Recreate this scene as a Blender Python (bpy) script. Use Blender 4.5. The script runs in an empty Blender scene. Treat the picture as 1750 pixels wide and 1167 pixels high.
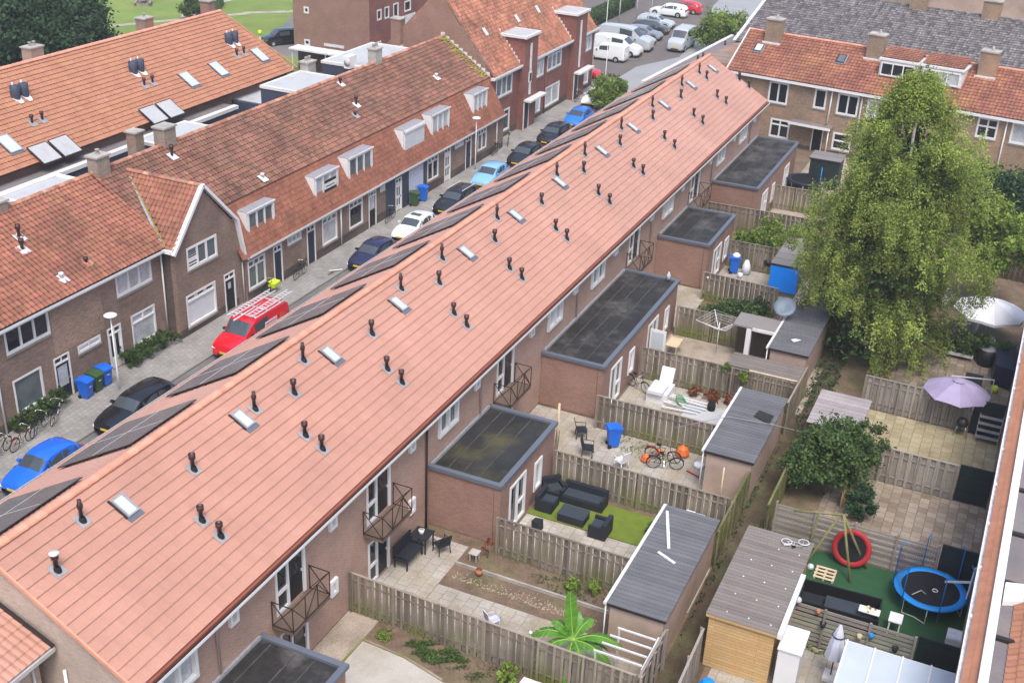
import bpy, math, random
import numpy as np
from mathutils import Vector, Matrix
random.seed(7); rng = np.random.default_rng(7)
C = bpy.context.scene.collection
PI = math.pi
# ------------------------------------------------------------------ camera
F = 2022.16; CAMH = 30.0
yaw, pitch, roll = 0.41218711, 0.4652811, 0.0451514
fwd = Vector((math.cos(yaw)*math.cos(pitch), math.sin(yaw)*math.cos(pitch), -math.sin(pitch)))
rt = Vector((math.sin(yaw), -math.cos(yaw), 0)); up = rt.cross(fwd)
R_ = rt*math.cos(roll)+up*math.sin(roll); U_ = -rt*math.sin(roll)+up*math.cos(roll)
cam = bpy.data.cameras.new('camera'); camo = bpy.data.objects.new('camera', cam); C.objects.link(camo)
cam.sensor_width = 36; cam.lens = 36*F/1750; cam.clip_end = 2000; cam.clip_start = .5
m = Matrix((R_, U_, -fwd)).transposed().to_4x4(); m.translation = (0, 0, CAMH); camo.matrix_world = m
bpy.context.scene.camera = camo
def ray(p): return fwd*F+R_*(p[0]-875)-U_*(p[1]-583.5)
def gz(px, py, z=0):
    "world point on the level z seen at a photo position (surveying helper)"
    d = ray((px, py)); t = (z-CAMH)/d.z; return Vector((d.x*t, d.y*t, z))
# ------------------------------------------------------------------ materials
MATS = {}
def mk(name):
    m = bpy.data.materials.new(name); m.use_nodes = True; MATS[name] = m
    nt = m.node_tree; b = nt.nodes['Principled BSDF']; return m, nt, b
def N(nt, t, **k):
    n = nt.nodes.new(t)
    for a, v in k.items():
        if a in n.inputs.keys(): n.inputs[a].default_value = v
        else: setattr(n, a, v)
    return n
def mat(name, col, rough=.8, var=.12, scale=2.0, fine=.06, fscale=25, attr=0.0, bump=0.0, bscale=40, spec=.3, metal=0, coat=0, stain=None, stscale=.5, stamt=.6, trans=0, hue=0.0, sheen=0, algae=None):
    m, nt, b = mk(name); L = nt.links.new
    geo = N(nt, 'ShaderNodeNewGeometry')
    rgb = N(nt, 'ShaderNodeRGB'); rgb.outputs[0].default_value = (*col, 1)
    out = rgb.outputs[0]
    if stain:
        n3 = N(nt, 'ShaderNodeTexNoise', Scale=stscale, Detail=6.0, Roughness=.65); L(geo.outputs['Position'], n3.inputs['Vector'])
        r3 = N(nt, 'ShaderNodeMapRange'); r3.inputs[1].default_value = .48; r3.inputs[2].default_value = .66; r3.inputs[4].default_value = stamt
        L(n3.outputs[0], r3.inputs[0])
        mx = N(nt, 'ShaderNodeMixRGB'); mx.inputs[2].default_value = (*stain, 1); L(r3.outputs[0], mx.inputs[0]); L(out, mx.inputs[1]); out = mx.outputs[0]
    def mul(fac_socket, amt, lo=.0, hi=1.0):
        nonlocal out
        mr = N(nt, 'ShaderNodeMapRange'); mr.inputs[1].default_value = lo; mr.inputs[2].default_value = hi
        mr.inputs[3].default_value = 1-amt; mr.inputs[4].default_value = 1+amt; L(fac_socket, mr.inputs[0])
        v = N(nt, 'ShaderNodeVectorMath', operation='SCALE'); L(out, v.inputs[0]); L(mr.outputs[0], v.inputs['Scale']); out = v.outputs[0]
    if var:
        n1 = N(nt, 'ShaderNodeTexNoise', Scale=scale, Detail=5.0, Roughness=.6); L(geo.outputs['Position'], n1.inputs['Vector']); mul(n1.outputs[0], var, .3, .7)
    if fine:
        n2 = N(nt, 'ShaderNodeTexNoise', Scale=fscale, Detail=3.0); L(geo.outputs['Position'], n2.inputs['Vector']); mul(n2.outputs[0], fine, .3, .7)
    if attr:
        at = N(nt, 'ShaderNodeAttribute', attribute_name='rnd'); mul(at.outputs['Fac'], attr)
        if hue:
            hs = N(nt, 'ShaderNodeHueSaturation'); mr = N(nt, 'ShaderNodeMapRange'); mr.inputs[3].default_value = .5-hue; mr.inputs[4].default_value = .5+hue
            wn = N(nt, 'ShaderNodeMath', operation='FRACT'); mm = N(nt, 'ShaderNodeMath', operation='MULTIPLY'); mm.inputs[1].default_value = 7.31
            L(at.outputs['Fac'], mm.inputs[0]); L(mm.outputs[0], wn.inputs[0]); L(wn.outputs[0], mr.inputs[0]); L(mr.outputs[0], hs.inputs['Hue']); L(out, hs.inputs['Color']); out = hs.outputs[0]
    if algae:   # green growth creeping up from the ground on damp boards
        sz = N(nt, 'ShaderNodeSeparateXYZ'); L(geo.outputs['Position'], sz.inputs[0]); m1 = N(nt, 'ShaderNodeMapRange'); m1.inputs[1].default_value = 1.15; m1.inputs[2].default_value = .0; L(sz.outputs[2], m1.inputs[0])
        n5 = N(nt, 'ShaderNodeTexNoise', Scale=.55, Detail=5.0); L(geo.outputs['Position'], n5.inputs['Vector']); m2 = N(nt, 'ShaderNodeMapRange'); m2.inputs[1].default_value = .42; m2.inputs[2].default_value = .62; L(n5.outputs[0], m2.inputs[0])
        mm = N(nt, 'ShaderNodeMath', operation='MULTIPLY'); L(m1.outputs[0], mm.inputs[0]); L(m2.outputs[0], mm.inputs[1]); mx = N(nt, 'ShaderNodeMixRGB'); mx.inputs[2].default_value = (*algae, 1); L(mm.outputs[0], mx.inputs[0]); L(out, mx.inputs[1]); out = mx.outputs[0]
    b.inputs['Sheen Weight'].default_value = sheen
    L(out, b.inputs['Base Color']); b.inputs['Roughness'].default_value = rough
    b.inputs['Specular IOR Level'].default_value = spec; b.inputs['Metallic'].default_value = metal; b.inputs['Coat Weight'].default_value = coat
    b.inputs['Coat Roughness'].default_value = .05
    if bump:
        nb = N(nt, 'ShaderNodeTexNoise', Scale=bscale, Detail=4.0); L(geo.outputs['Position'], nb.inputs['Vector'])
        bp = N(nt, 'ShaderNodeBump', Strength=bump, Distance=.02); L(nb.outputs[0], bp.inputs['Height']); L(bp.outputs[0], b.inputs['Normal'])
    if trans:
        tr = N(nt, 'ShaderNodeBsdfTranslucent'); L(out, tr.inputs['Color']); ms = N(nt, 'ShaderNodeMixShader'); ms.inputs[0].default_value = trans
        L(b.outputs[0], ms.inputs[1]); L(tr.outputs[0], ms.inputs[2]); L(ms.outputs[0], nt.nodes['Material Output'].inputs[0])
    return m
def wallvec(nt):
    "brick coordinates that follow a wall whichever way it faces"
    L = nt.links.new; geo = N(nt, 'ShaderNodeNewGeometry'); sp = N(nt, 'ShaderNodeSeparateXYZ'); L(geo.outputs['Position'], sp.inputs[0])
    sn = N(nt, 'ShaderNodeSeparateXYZ'); L(geo.outputs['True Normal'], sn.inputs[0])
    ab = N(nt, 'ShaderNodeMath', operation='ABSOLUTE'); L(sn.outputs[0], ab.inputs[0])
    gt = N(nt, 'ShaderNodeMath', operation='GREATER_THAN'); gt.inputs[1].default_value = .6; L(ab.outputs[0], gt.inputs[0])
    mx = N(nt, 'ShaderNodeMix', data_type='FLOAT'); L(gt.outputs[0], mx.inputs[0]); L(sp.outputs[0], mx.inputs[2]); L(sp.outputs[1], mx.inputs[3])
    cb = N(nt, 'ShaderNodeCombineXYZ'); L(mx.outputs[0], cb.inputs[0]); L(sp.outputs[2], cb.inputs[1]); return geo, cb
def brick(name, c1, c2, mortar, w=.21, h=.066, ms=.012, stain=None, stamt=.5, stscale=.35, ground=False, rough=.9, var=.15, bumpy=.5, stlo=.5):
    m, nt, b = mk(name); L = nt.links.new
    if ground:
        geo = N(nt, 'ShaderNodeNewGeometry'); vec = geo.outputs['Position']
    else:
        geo, cb = wallvec(nt); vec = cb.outputs[0]
    br = N(nt, 'ShaderNodeTexBrick', Scale=1.0); L(vec, br.inputs['Vector'])
    br.inputs['Color1'].default_value = (*c1, 1); br.inputs['Color2'].default_value = (*c2, 1); br.inputs['Mortar'].default_value = (*mortar, 1)
    br.inputs['Mortar Size'].default_value = ms; br.inputs['Brick Width'].default_value = w; br.inputs['Row Height'].default_value = h; br.inputs['Bias'].default_value = 0
    out = br.outputs['Color']
    if stain:
        n3 = N(nt, 'ShaderNodeTexNoise', Scale=stscale, Detail=7.0, Roughness=.7); L(geo.outputs['Position'], n3.inputs['Vector'])
        r3 = N(nt, 'ShaderNodeMapRange'); r3.inputs[1].default_value = stlo; r3.inputs[2].default_value = stlo+.16; r3.inputs[4].default_value = stamt
        L(n3.outputs[0], r3.inputs[0])
        mx = N(nt, 'ShaderNodeMixRGB'); mx.inputs[2].default_value = (*stain, 1); L(r3.outputs[0], mx.inputs[0]); L(out, mx.inputs[1]); out = mx.outputs[0]
    for sc, am in ((.7, var), (9, var*.7)):
        n1 = N(nt, 'ShaderNodeTexNoise', Scale=sc, Detail=5.0); L(geo.outputs['Position'], n1.inputs['Vector'])
        mr = N(nt, 'ShaderNodeMapRange'); mr.inputs[1].default_value = .3; mr.inputs[2].default_value = .7; mr.inputs[3].default_value = 1-am; mr.inputs[4].default_value = 1+am
        L(n1.outputs[0], mr.inputs[0]); v = N(nt, 'ShaderNodeVectorMath', operation='SCALE'); L(out, v.inputs[0]); L(mr.outputs[0], v.inputs['Scale']); out = v.outputs[0]
    L(out, b.inputs['Base Color']); b.inputs['Roughness'].default_value = rough; b.inputs['Specular IOR Level'].default_value = .2
    bp = N(nt, 'ShaderNodeBump', Strength=bumpy, Distance=.01); bp.invert = True; L(br.outputs['Fac'], bp.inputs['Height']); L(bp.outputs[0], b.inputs['Normal'])
    return m
mat('roof_new', (.405, .205, .148), .62, .09, .35, .05, 12, attr=.035, spec=.4, stain=(.45, .235, .175), stscale=.25, stamt=.6, sheen=.2)
mat('roof_new_dark', (.24, .075, .05), .8, .1)
mat('ridge_new', (.60, .26, .175), .55, .12, 3, .05, attr=.12, spec=.5)
mat('pantile_red', (.245, .098, .062), .7, .28, .5, .12, 30, attr=.2, hue=.008, stain=(.14, .068, .046), stscale=.35, stamt=.6)
mat('pantile_brown', (.18, .085, .058), .75, .28, .45, .12, 30, attr=.25, hue=.012, stain=(.10, .06, .045), stscale=.3, stamt=.8)
mat('pantile_mansard', (.235, .092, .056), .7, .2, .8, .1, 30, attr=.16, stain=(.15, .07, .045), stscale=.5, stamt=.5)
mat('pantile_orange', (.37, .168, .10), .7, .1, .8, .08, 30, attr=.07, hue=.004)
mat('pantile_orange_old', (.31, .13, .08), .7, .28, .6, .1, 30, attr=.24, hue=.012, stain=(.16, .085, .05), stscale=.5, stamt=.7)
mat('pantile_back', (.235, .095, .064), .7, .25, .6, .1, 30, attr=.18, hue=.008, stain=(.27, .13, .06), stscale=.3, stamt=.5)
mat('pantile_grey', (.115, .105, .108), .8, .2, .8, .15, 30, attr=.42, stain=(.30, .28, .27), stscale=7, stamt=.5)
mat('ridge_old', (.34, .15, .10), .85, .3, 2, .2, 20, attr=.3, stain=(.33, .28, .2), stscale=1.5, stamt=.7)
mat('moss', (.22, .2, .04), .9, .3, 3)
mat('white', (.66, .66, .66), .45, .03, 2, .02, spec=.4)
mat('white_dirty', (.62, .61, .6), .6, .12, 1.5, .06, stain=(.4, .39, .36), stscale=1.5, stamt=.6)
mat('white_gutter', (.66, .66, .66), .5, .08, 1.5)
mat('pipe_beige', (.47, .39, .35), .6, .06)
mat('pipe_grey', (.42, .42, .42), .6, .06)
mat('vent_brown', (.035, .012, .012), .42, .1, spec=.5)
mat('vent_inner', (.006, .004, .004), .9, 0)
mat('lead', (.27, .265, .28), .55, .18, 5, .1, spec=.5)
mat('lead_white', (.62, .62, .64), .6, .2, 4)
mat('anthracite', (.105, .12, .15), .5, .06, 1, spec=.4)
mat('slate_blue', (.045, .055, .085), .6, .1)
mat('panel_black', (.17, .15, .148), .22, .12, .8, .05, 6, spec=.9)
mat('panel_edge', (.025, .02, .022), .4, .05)
mat('felt_lap', (.06, .058, .055), .7, .3, 1.5, .2, 8)
mat('bitumen', (.022, .021, .02), .6, .4, .6, .25, 6, stain=(.085, .08, .075), stscale=.55, stamt=.85, spec=.35, bump=.2)
mat('bitumen_moss', (.022, .022, .022), .6, .4, .6, .2, 8, stain=(.075, .068, .028), stscale=.4, stamt=.8, spec=.4, bump=.2)
mat('roof_flat_light', (.42, .43, .44), .6, .2, .8, .1, stain=(.25, .24, .24), stscale=.8, stamt=.6)
mat('roof_flat_brown', (.17, .15, .155), .8, .15, .6, .1, stain=(.22, .18, .15), stscale=.7)
mat('glass_dark', (.018, .021, .026), .04, .2, .7, 0, spec=.6)
mat('glass_mid', (.10, .12, .13), .06, .5, .5, 0, spec=.6)
mat('glass_curtain', (.40, .42, .44), .12, .22, 1.2, .15, 8, spec=.5)
mat('glass_sky', (.48, .53, .58), .12, .06, .8, 0, spec=.8)
mat('glass_car', (.05, .06, .07), .04, .1, 1, 0, spec=.8)
mat('blind', (.58, .6, .63), .4, .05, 2)
mat('door_dark', (.02, .022, .035), .4, .1)
mat('door_navy', (.018, .022, .05), .4, .1)
mat('door_black', (.012, .012, .014), .35, .1)
mat('steel_dark', (.03, .019, .015), .6, .2, 5)
mat('concrete', (.36, .34, .31), .9, .2, 1.2, .12, stain=(.22, .2, .17), stscale=.9, stamt=.6)
mat('sill', (.22, .2, .18), .9, .15)
mat('wood_fence', (.21, .175, .14), .9, .18, .7, .15, 30, attr=.36, stain=(.12, .11, .07), stscale=.8, stamt=.5, bump=.3, algae=(.15, .17, .03))
mat('wood_grey', (.27, .24, .215), .9, .15, .7, .12, 30, attr=.22, stain=(.15, .14, .08), stscale=.7, stamt=.5, bump=.3)
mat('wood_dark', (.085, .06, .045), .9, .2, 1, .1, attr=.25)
mat('wood_green', (.13, .135, .05), .9, .25, .8, .12, 30, attr=.3, stain=(.24, .18, .12), stscale=.9, stamt=.7)
mat('wood_pale', (.52, .42, .28), .8, .12, 2, .1)
mat('gate_dark', (.012, .022, .022), .6, .1, attr=.2)
mat('soil', (.15, .105, .075), .95, .3, 1.0, .2, 12, stain=(.09, .10, .035), stscale=.6, stamt=.7, bump=.8, bscale=15)
mat('alley_soil', (.085, .062, .04), .95, .3, .9, .2, 10, stain=(.085, .09, .035), stscale=.45, stamt=.85, bump=.8, bscale=15)
mat('sand', (.32, .27, .22), .95, .2, 1.0, .2, 15, stain=(.17, .15, .08), stscale=.7, stamt=.6, bump=.5)
mat('concrete_slab', (.40, .375, .34), .9, .12, .6, .06, 12, stain=(.27, .24, .18), stscale=.5, stamt=.5)
mat('asphalt', (.17, .168, .165), .85, .12, .35, .1, 14, stain=(.11, .105, .1), stscale=.18, stamt=.7)
mat('asphalt_wet', (.28, .28, .28), .5, .1, .3, .08, 10, spec=.5)
mat('parking', (.13, .115, .11), .9, .12, .5, .1, 14)
mat('kerb_stone', (.22, .215, .2), .9, .1)
mat('paint', (.68, .68, .66), .7, .1)
mat('lawn', (.15, .22, .05), .95, .18, .25, .14, 9, stain=(.2, .22, .06), stscale=.15, stamt=.6)
mat('turf_bright', (.12, .165, .02), .9, .14, 2, .12, 25)
mat('turf_dark', (.02, .075, .03), .9, .2, .9, .2, 25, stain=(.035, .075, .035), stscale=.8, stamt=.7)
mat('turf_long', (.05, .12, .02), .95, .3, 2, .2, 25)
mat('gravel', (.33, .28, .2), .95, .2, 4, .2, 30)
mat('leaf_birch', (.215, .275, .06), .65, .22, .35, 0, attr=.55, hue=.02, trans=.25, spec=.2)
mat('leaf_dark', (.03, .065, .028), .7, .25, .5, 0, attr=.5, hue=.02, trans=.15, spec=.2)
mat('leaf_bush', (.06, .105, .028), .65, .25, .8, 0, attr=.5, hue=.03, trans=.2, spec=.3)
mat('leaf_light', (.15, .22, .04), .65, .25, .8, 0, attr=.45, hue=.03, trans=.2, spec=.2)
mat('leaf_red', (.20, .075, .035), .7, .2, 1, 0, attr=.4, trans=.2)
mat('leaf_banana', (.10, .26, .03), .42, .12, 3, .05, 30, attr=.2, trans=.3, spec=.4)
mat('leaf_rib', (.20, .36, .06), .5, .05)
mat('bark', (.16, .12, .085), .9, .3, 4, .2)
mat('bark_pale', (.42, .4, .36), .9, .3, 5, .2)
mat('bin_blue', (.012, .12, .55), .4, .06, spec=.4)
mat('bin_green', (.04, .085, .03), .5, .08)
mat('rubber', (.012, .012, .013), .8, .1)
mat('black_plastic', (.014, .015, .018), .5, .1, spec=.4)
mat('rattan', (.018, .021, .028), .65, .15, 10, .2, 60)
mat('rattan_top', (.035, .045, .058), .6, .1, 3)
mat('chrome', (.5, .5, .5), .25, .05, metal=.8)
mat('alu', (.62, .63, .65), .4, .08, spec=.5)
mat('rim', (.42, .42, .44), .35, .08, metal=.4)
mat('rim_dark', (.06, .06, .065), .35, .08, metal=.3)
mat('plate_yellow', (.62, .43, .03), .5, .05)
mat('headlight', (.6, .62, .65), .12, .1, 6, spec=.8)
mat('taillight', (.4, .01, .01), .2, .1, spec=.6)
def paint(name, col): mat(name, col, .26, .02, 1, 0, spec=.5, coat=.7)
paint('car_blue', (.008, .12, .62)); paint('car_black', (.008, .008, .011)); paint('car_red', (.60, .008, .02)); paint('car_navy', (.013, .014, .05))
paint('car_white', (.72, .74, .74)); paint('car_ltblue', (.20, .42, .72)); paint('car_silver', (.42, .45, .47)); paint('car_midblue', (.02, .16, .62)); paint('car_grey', (.2, .22, .26)); paint('car_darkgrey', (.045, .045, .05))
mat('cloth_white', (.62, .63, .68), .85, .04, 2, .03, attr=.14)
mat('cloth_lilac', (.31, .265, .40), .85, .06, 2, .03, attr=.14)
mat('cloth_grey', (.52, .54, .63), .85, .08, 4, .05)
mat('tarp_blue', (.004, .24, .9), .5, .06, 2)
mat('tramp_blue', (.012, .22, .62), .45, .05)
mat('tramp_red', (.33, .02, .025), .6, .05)
mat('net_black', (.008, .008, .01), .7, .1)
mat('net', (.02, .025, .06), .8, 0)
mat('metal_white', (.62, .62, .62), .45, .04)
mat('polycarb', (.44, .49, .55), .25, .06, .6, .03, spec=.5)
mat('orange_plastic', (.55, .13, .03), .5, .1)
mat('yellow_green', (.55, .72, .03), .6, .05)
mat('green_plastic', (.02, .22, .1), .5, .05)
mat('clay', (.38, .16, .09), .85, .15, 3)
mat('render_beige', (.37, .275, .22), .9, .14, .7, .08, stain=(.27, .2, .16), stscale=.6, stamt=.5)
brick('wood_yellow', (.52, .36, .18), (.46, .30, .14), (.2, .11, .04), w=3.2, h=.135, ms=.006, stain=(.36, .2, .07), stamt=.45, stscale=.7, var=.10)
brick('brick_new', (.385, .225, .162), (.31, .17, .122), (.38, .31, .27), ms=.010, stain=(.37, .25, .21), stamt=.4, var=.10)
brick('brick_gable', (.46, .35, .29), (.38, .28, .225), (.40, .35, .31), ms=.012, stain=(.42, .36, .31), stamt=.4, var=.10)  # pale brick, lightened further: light falling on the near gable is in its colour
brick('brick_old', (.25, .17, .13), (.175, .112, .085), (.2, .17, .15), ms=.009, stain=(.30, .20, .145), stamt=.5, var=.16)
brick('brick_light', (.36, .26, .19), (.25, .155, .11), (.26, .2, .17), ms=.009, stain=(.22, .13, .09), stamt=.4, var=.16)
brick('brick_base', (.105, .08, .075), (.075, .055, .05), (.1, .09, .08), ms=.009, stain=(.15, .12, .1), stamt=.5, var=.2)
brick('brick_red', (.235, .085, .068), (.17, .058, .048), (.2, .13, .115), ms=.009, stain=(.28, .12, .10), stamt=.4, var=.12)
brick('brick_pink', (.275, .155, .112), (.21, .112, .08), (.29, .21, .18), ms=.010, stain=(.29, .17, .14), stamt=.5, var=.10)
brick('brick_back', (.31, .22, .145), (.22, .14, .09), (.25, .21, .17), ms=.010, stain=(.36, .21, .12), stamt=.5, var=.16)
brick('brick_shed', (.36, .255, .205), (.32, .215, .17), (.36, .29, .25), ms=.010, stain=(.28, .2, .165), stamt=.4, var=.08)
brick('brick_stained', (.27, .22, .18), (.2, .15, .12), (.25, .22, .19), ms=.010, stain=(.36, .14, .07), stamt=.8, stscale=.5, var=.18)
brick('pavers_street', (.29, .28, .265), (.245, .235, .22), (.14, .135, .13), .30, .30, .008, stain=(.15, .145, .13), stamt=.55, stscale=.3, ground=True)
brick('pavers_road', (.17, .165, .16), (.14, .135, .13), (.1, .1, .095), .20, .10, .006, stain=(.11, .105, .1), stamt=.5, stscale=.2, ground=True)
brick('slabs_pale', (.43, .40, .36), (.35, .32, .28), (.24, .22, .17), .5, .5, .014, stain=(.26, .22, .14), stamt=.75, stscale=.45, ground=True)
brick('slabs_patio', (.37, .345, .31), (.33, .30, .265), (.2, .19, .14), .5, .5, .012, stain=(.27, .23, .16), stamt=.8, stscale=.5, ground=True, stlo=.46)
brick('slabs_mossy', (.36, .31, .21), (.27, .235, .14), (.14, .14, .06), .5, .5, .012, stain=(.24, .13, .06), stamt=.6, stscale=.6, ground=True)
brick('slabs_mixed', (.34, .28, .23), (.19, .15, .115), (.13, .11, .09), .42, .42, .014, stain=(.2, .18, .1), stamt=.5, stscale=.5, ground=True)
# ------------------------------------------------------------------ mesh builder
class MB:
    def __init__(s): s.v = []; s.f = []; s.m = []; s.r = []; s.mats = []; s.smooth = []
    def mi(s, name):
        if name not in s.mats: s.mats.append(name)
        return s.mats.index(name)
    def add(s, vs, fs, mt, r=None, sm=False):
        o = len(s.v); s.v += [tuple(v) for v in vs]; k = s.mi(mt)
        r = random.random() if r is None else r
        for f in fs: s.f.append(tuple(i+o for i in f)); s.m.append(k); s.r.append(r); s.smooth.append(sm)
    def box(s, a, b, mt, r=None, M=None):
        x0, y0, z0 = a; x1, y1, z1 = b
        vs = [(x0, y0, z0), (x1, y0, z0), (x1, y1, z0), (x0, y1, z0), (x0, y0, z1), (x1, y0, z1), (x1, y1, z1), (x0, y1, z1)]
        if M is not None: vs = [M @ Vector(v) for v in vs]
        s.add(vs, [(3, 2, 1, 0), (4, 5, 6, 7), (0, 1, 5, 4), (1, 2, 6, 5), (2, 3, 7, 6), (3, 0, 4, 7)], mt, r)
    def beam(s, p0, p1, w, h, mt, r=None, upv=(0, 0, 1)):
        p0 = Vector(p0); p1 = Vector(p1); d = (p1-p0); L = d.length; d.normalize(); u = Vector(upv)
        if abs(d.dot(u)) > .98: u = Vector((1, 0, 0))
        sd = d.cross(u).normalized(); uu = sd.cross(d)
        vs = []
        for p in (p0, p1):
            for a, b in ((-1, -1), (1, -1), (1, 1), (-1, 1)): vs.append(p+sd*a*w/2+uu*b*h/2)
        s.add(vs, [(3, 2, 1, 0), (4, 5, 6, 7), (0, 1, 5, 4), (1, 2, 6, 5), (2, 3, 7, 6), (3, 0, 4, 7)], mt, r)
    def tube(s, pts, rad, mt, n=8, caps=True, r=None):
        pts = [Vector(p) for p in pts]; rads = rad if isinstance(rad, (list, tuple)) else [rad]*len(pts); vs = []; fs = []
        for i, p in enumerate(pts):
            d = (pts[min(i+1, len(pts)-1)]-pts[max(i-1, 0)]).normalized()
            u = Vector((0, 0, 1)) if abs(d.z) < .95 else Vector((1, 0, 0)); a = d.cross(u).normalized(); b = a.cross(d)
            for k in range(n): t = 2*PI*k/n; vs.append(p+a*math.cos(t)*rads[i]+b*math.sin(t)*rads[i])
        for i in range(len(pts)-1):
            for k in range(n): fs.append((i*n+k, i*n+(k+1) % n, (i+1)*n+(k+1) % n, (i+1)*n+k))
        if caps: fs.append(tuple(range(n))[::-1]); fs.append(tuple(range((len(pts)-1)*n, len(pts)*n)))
        s.add(vs, fs, mt, r, True)
    def lathe(s, prof, c, mt, n=16, r=None, sm=True, axis=None):
        c = Vector(c); vs = []; fs = []
        for (rr, z) in prof:
            for k in range(n):
                t = 2*PI*k/n; v = Vector((rr*math.cos(t), rr*math.sin(t), z)); 
                if axis is not None: v = axis @ v
                vs.append(c+v)
        for i in range(len(prof)-1):
            for k in range(n): fs.append((i*n+k, i*n+(k+1) % n, (i+1)*n+(k+1) % n, (i+1)*n+k))
        s.add(vs, fs, mt, r, sm)
    def ring(s, c, R, rad, mt, axis, n=24, m=6, r=None):
        "torus; axis is a 3x3 matrix whose z is the wheel axis"
        c = Vector(c); vs = []; fs = []
        for i in range(n):
            t = 2*PI*i/n
            for j in range(m):
                q = 2*PI*j/m; rr = R+rad*math.cos(q); vs.append(c+axis @ Vector((rr*math.cos(t), rr*math.sin(t), rad*math.sin(q))))
        for i in range(n):
            for j in range(m): fs.append((i*m+j, i*m+(j+1) % m, ((i+1) % n)*m+(j+1) % m, ((i+1) % n)*m+j))
        s.add(vs, fs, mt, r, True)
    def prism(s, poly, d, mt, r=None):
        "closed polygon (3D points) extruded by vector d"
        d = Vector(d); n = len(poly); vs = [Vector(p) for p in poly]+[Vector(p)+d for p in poly]
        fs = [tuple(range(n))[::-1], tuple(range(n, 2*n))]+[(i, (i+1) % n, n+(i+1) % n, n+i) for i in range(n)]
        s.add(vs, fs, mt, r)
    def quad(s, *vs, mt, r=None): s.add(vs, [tuple(range(len(vs)))], mt, r)
    def build(s, name, parent=None, loc=None, label=None, normals=False):
        me = bpy.data.meshes.new(name); me.from_pydata(s.v, [], s.f)
        for n in s.mats: me.materials.append(MATS[n])
        me.polygons.foreach_set('material_index', s.m); me.polygons.foreach_set('use_smooth', s.smooth)
        a = me.attributes.new('rnd', 'FLOAT', 'FACE'); a.data.foreach_set('value', s.r); me.update()
        if normals:
            import bmesh
            bm = bmesh.new(); bm.from_mesh(me); bmesh.ops.recalc_face_normals(bm, faces=bm.faces); bm.to_mesh(me); bm.free()
        o = bpy.data.objects.new(name, me); C.objects.link(o)
        if parent is not None: o.parent = parent
        if loc is not None: o.location = loc
        if label: o['label'] = label
        return o
def npmesh(name, V, Fq, mt, rnd, parent=None, smooth=False):
    me = bpy.data.meshes.new(name); nv = len(V); nf = len(Fq); k = Fq.shape[1]
    me.vertices.add(nv); me.vertices.foreach_set('co', V.astype(np.float32).ravel())
    me.loops.add(nf*k); me.loops.foreach_set('vertex_index', Fq.astype(np.int32).ravel())
    me.polygons.add(nf); me.polygons.foreach_set('loop_start', (np.arange(nf)*k).astype(np.int32)); me.polygons.foreach_set('loop_total', np.full(nf, k, np.int32))
    me.materials.append(MATS[mt]); me.update(calc_edges=True)
    me.polygons.foreach_set('use_smooth', np.full(nf, smooth))
    a = me.attributes.new('rnd', 'FLOAT', 'FACE'); a.data.foreach_set('value', rnd.astype(np.float32))
    me.validate(); o = bpy.data.objects.new(name, me); C.objects.link(o)
    if parent is not None: o.parent = parent
    return o
def thing(name, label, cat, loc=(0, 0, 0), rz=0, group=None):
    o = bpy.data.objects.new(name, None); C.objects.link(o); o.empty_display_size = .2
    o.location = loc; o.rotation_euler = (0, 0, rz); o['label'] = label; o['category'] = cat
    if group: o['group'] = group
    return o
def tag(o, label, cat, group=None):
    o['label'] = label; o['category'] = cat
    if group: o['group'] = group
    return o
def struct(o): o['kind'] = 'structure'; return o
def dup(root, loc, rz=None, label=None):
    r = root.copy(); C.objects.link(r); r.location = loc
    if rz is not None: r.rotation_euler = (0, 0, rz)
    if label: r['label'] = label
    def rec(a, b):
        for ch in list(a.children):
            c = ch.copy(); C.objects.link(c); c.parent = b; rec(ch, c)
    rec(root, r); return r
# ------------------------------------------------------------------ roofs
def pantile(name, O, u, v, lu, lv, mt, parent, tw=.24, tl=.34, amp=.035, lip=.03, mask=None, seg=4, jit=.0):
    """tiled slope: O = corner at the ridge, u = along the ridge, v = down the slope; unit vectors"""
    O = np.array(O, float); u = np.array(u, float); v = np.array(v, float); n = np.cross(u, v)
    if n[2] < 0: n = -n
    nu = max(1, int(round(lu/tw))); tw = lu/nu; nc = max(1, int(round(lv/tl))); tl = lv/nc
    nc_ = nu*seg; xs = np.arange(nc_+1)*tw/seg; ph = (xs/tw) % 1.0
    wave = amp*(np.cos(2*PI*ph)*.5+.5)**.8 if amp else np.zeros_like(xs)
    Vs = []; Fs = []; Rs = []; off = 0; base = rng.random((nc, nu))
    for j in range(nc):
        v0 = j*tl; v1 = (j+1)*tl+.02
        w = wave+(rng.random(nc_+1)-.5)*jit
        rowA = O+np.outer(xs, u)+v*v0+np.outer(w, n)
        rowB = O+np.outer(xs, u)+v*v1+np.outer(w+lip, n)
        rowC = O+np.outer(xs, u)+v*(v1-.07)+np.outer(w*0-.02, n)
        Vs += [rowA, rowB, rowC]; i = np.arange(nc_)
        if mask is not None:
            cu = (i+.5)*tw/seg; keep = np.array([mask(a, v0+tl/2) for a in cu]); i = i[keep]
        a = off+i; L = nc_+1
        Fs.append(np.stack([a, a+1, a+L+1, a+L], 1)); Fs.append(np.stack([a+L, a+L+1, a+2*L+1, a+2*L], 1))
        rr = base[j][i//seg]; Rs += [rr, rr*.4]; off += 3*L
    V = np.concatenate(Vs); Fq = np.concatenate(Fs)
    # orient upward
    e = np.cross(u, v)
    if e[2] < 0: Fq = Fq[:, ::-1]
    return npmesh(name, V, Fq, mt, np.concatenate(Rs), parent)
def slab(name, pts, th, mt, parent, up_=False):
    m_ = MB(); m_.prism(pts, (0, 0, -th), mt); return m_.build(name, parent, normals=True)
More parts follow.
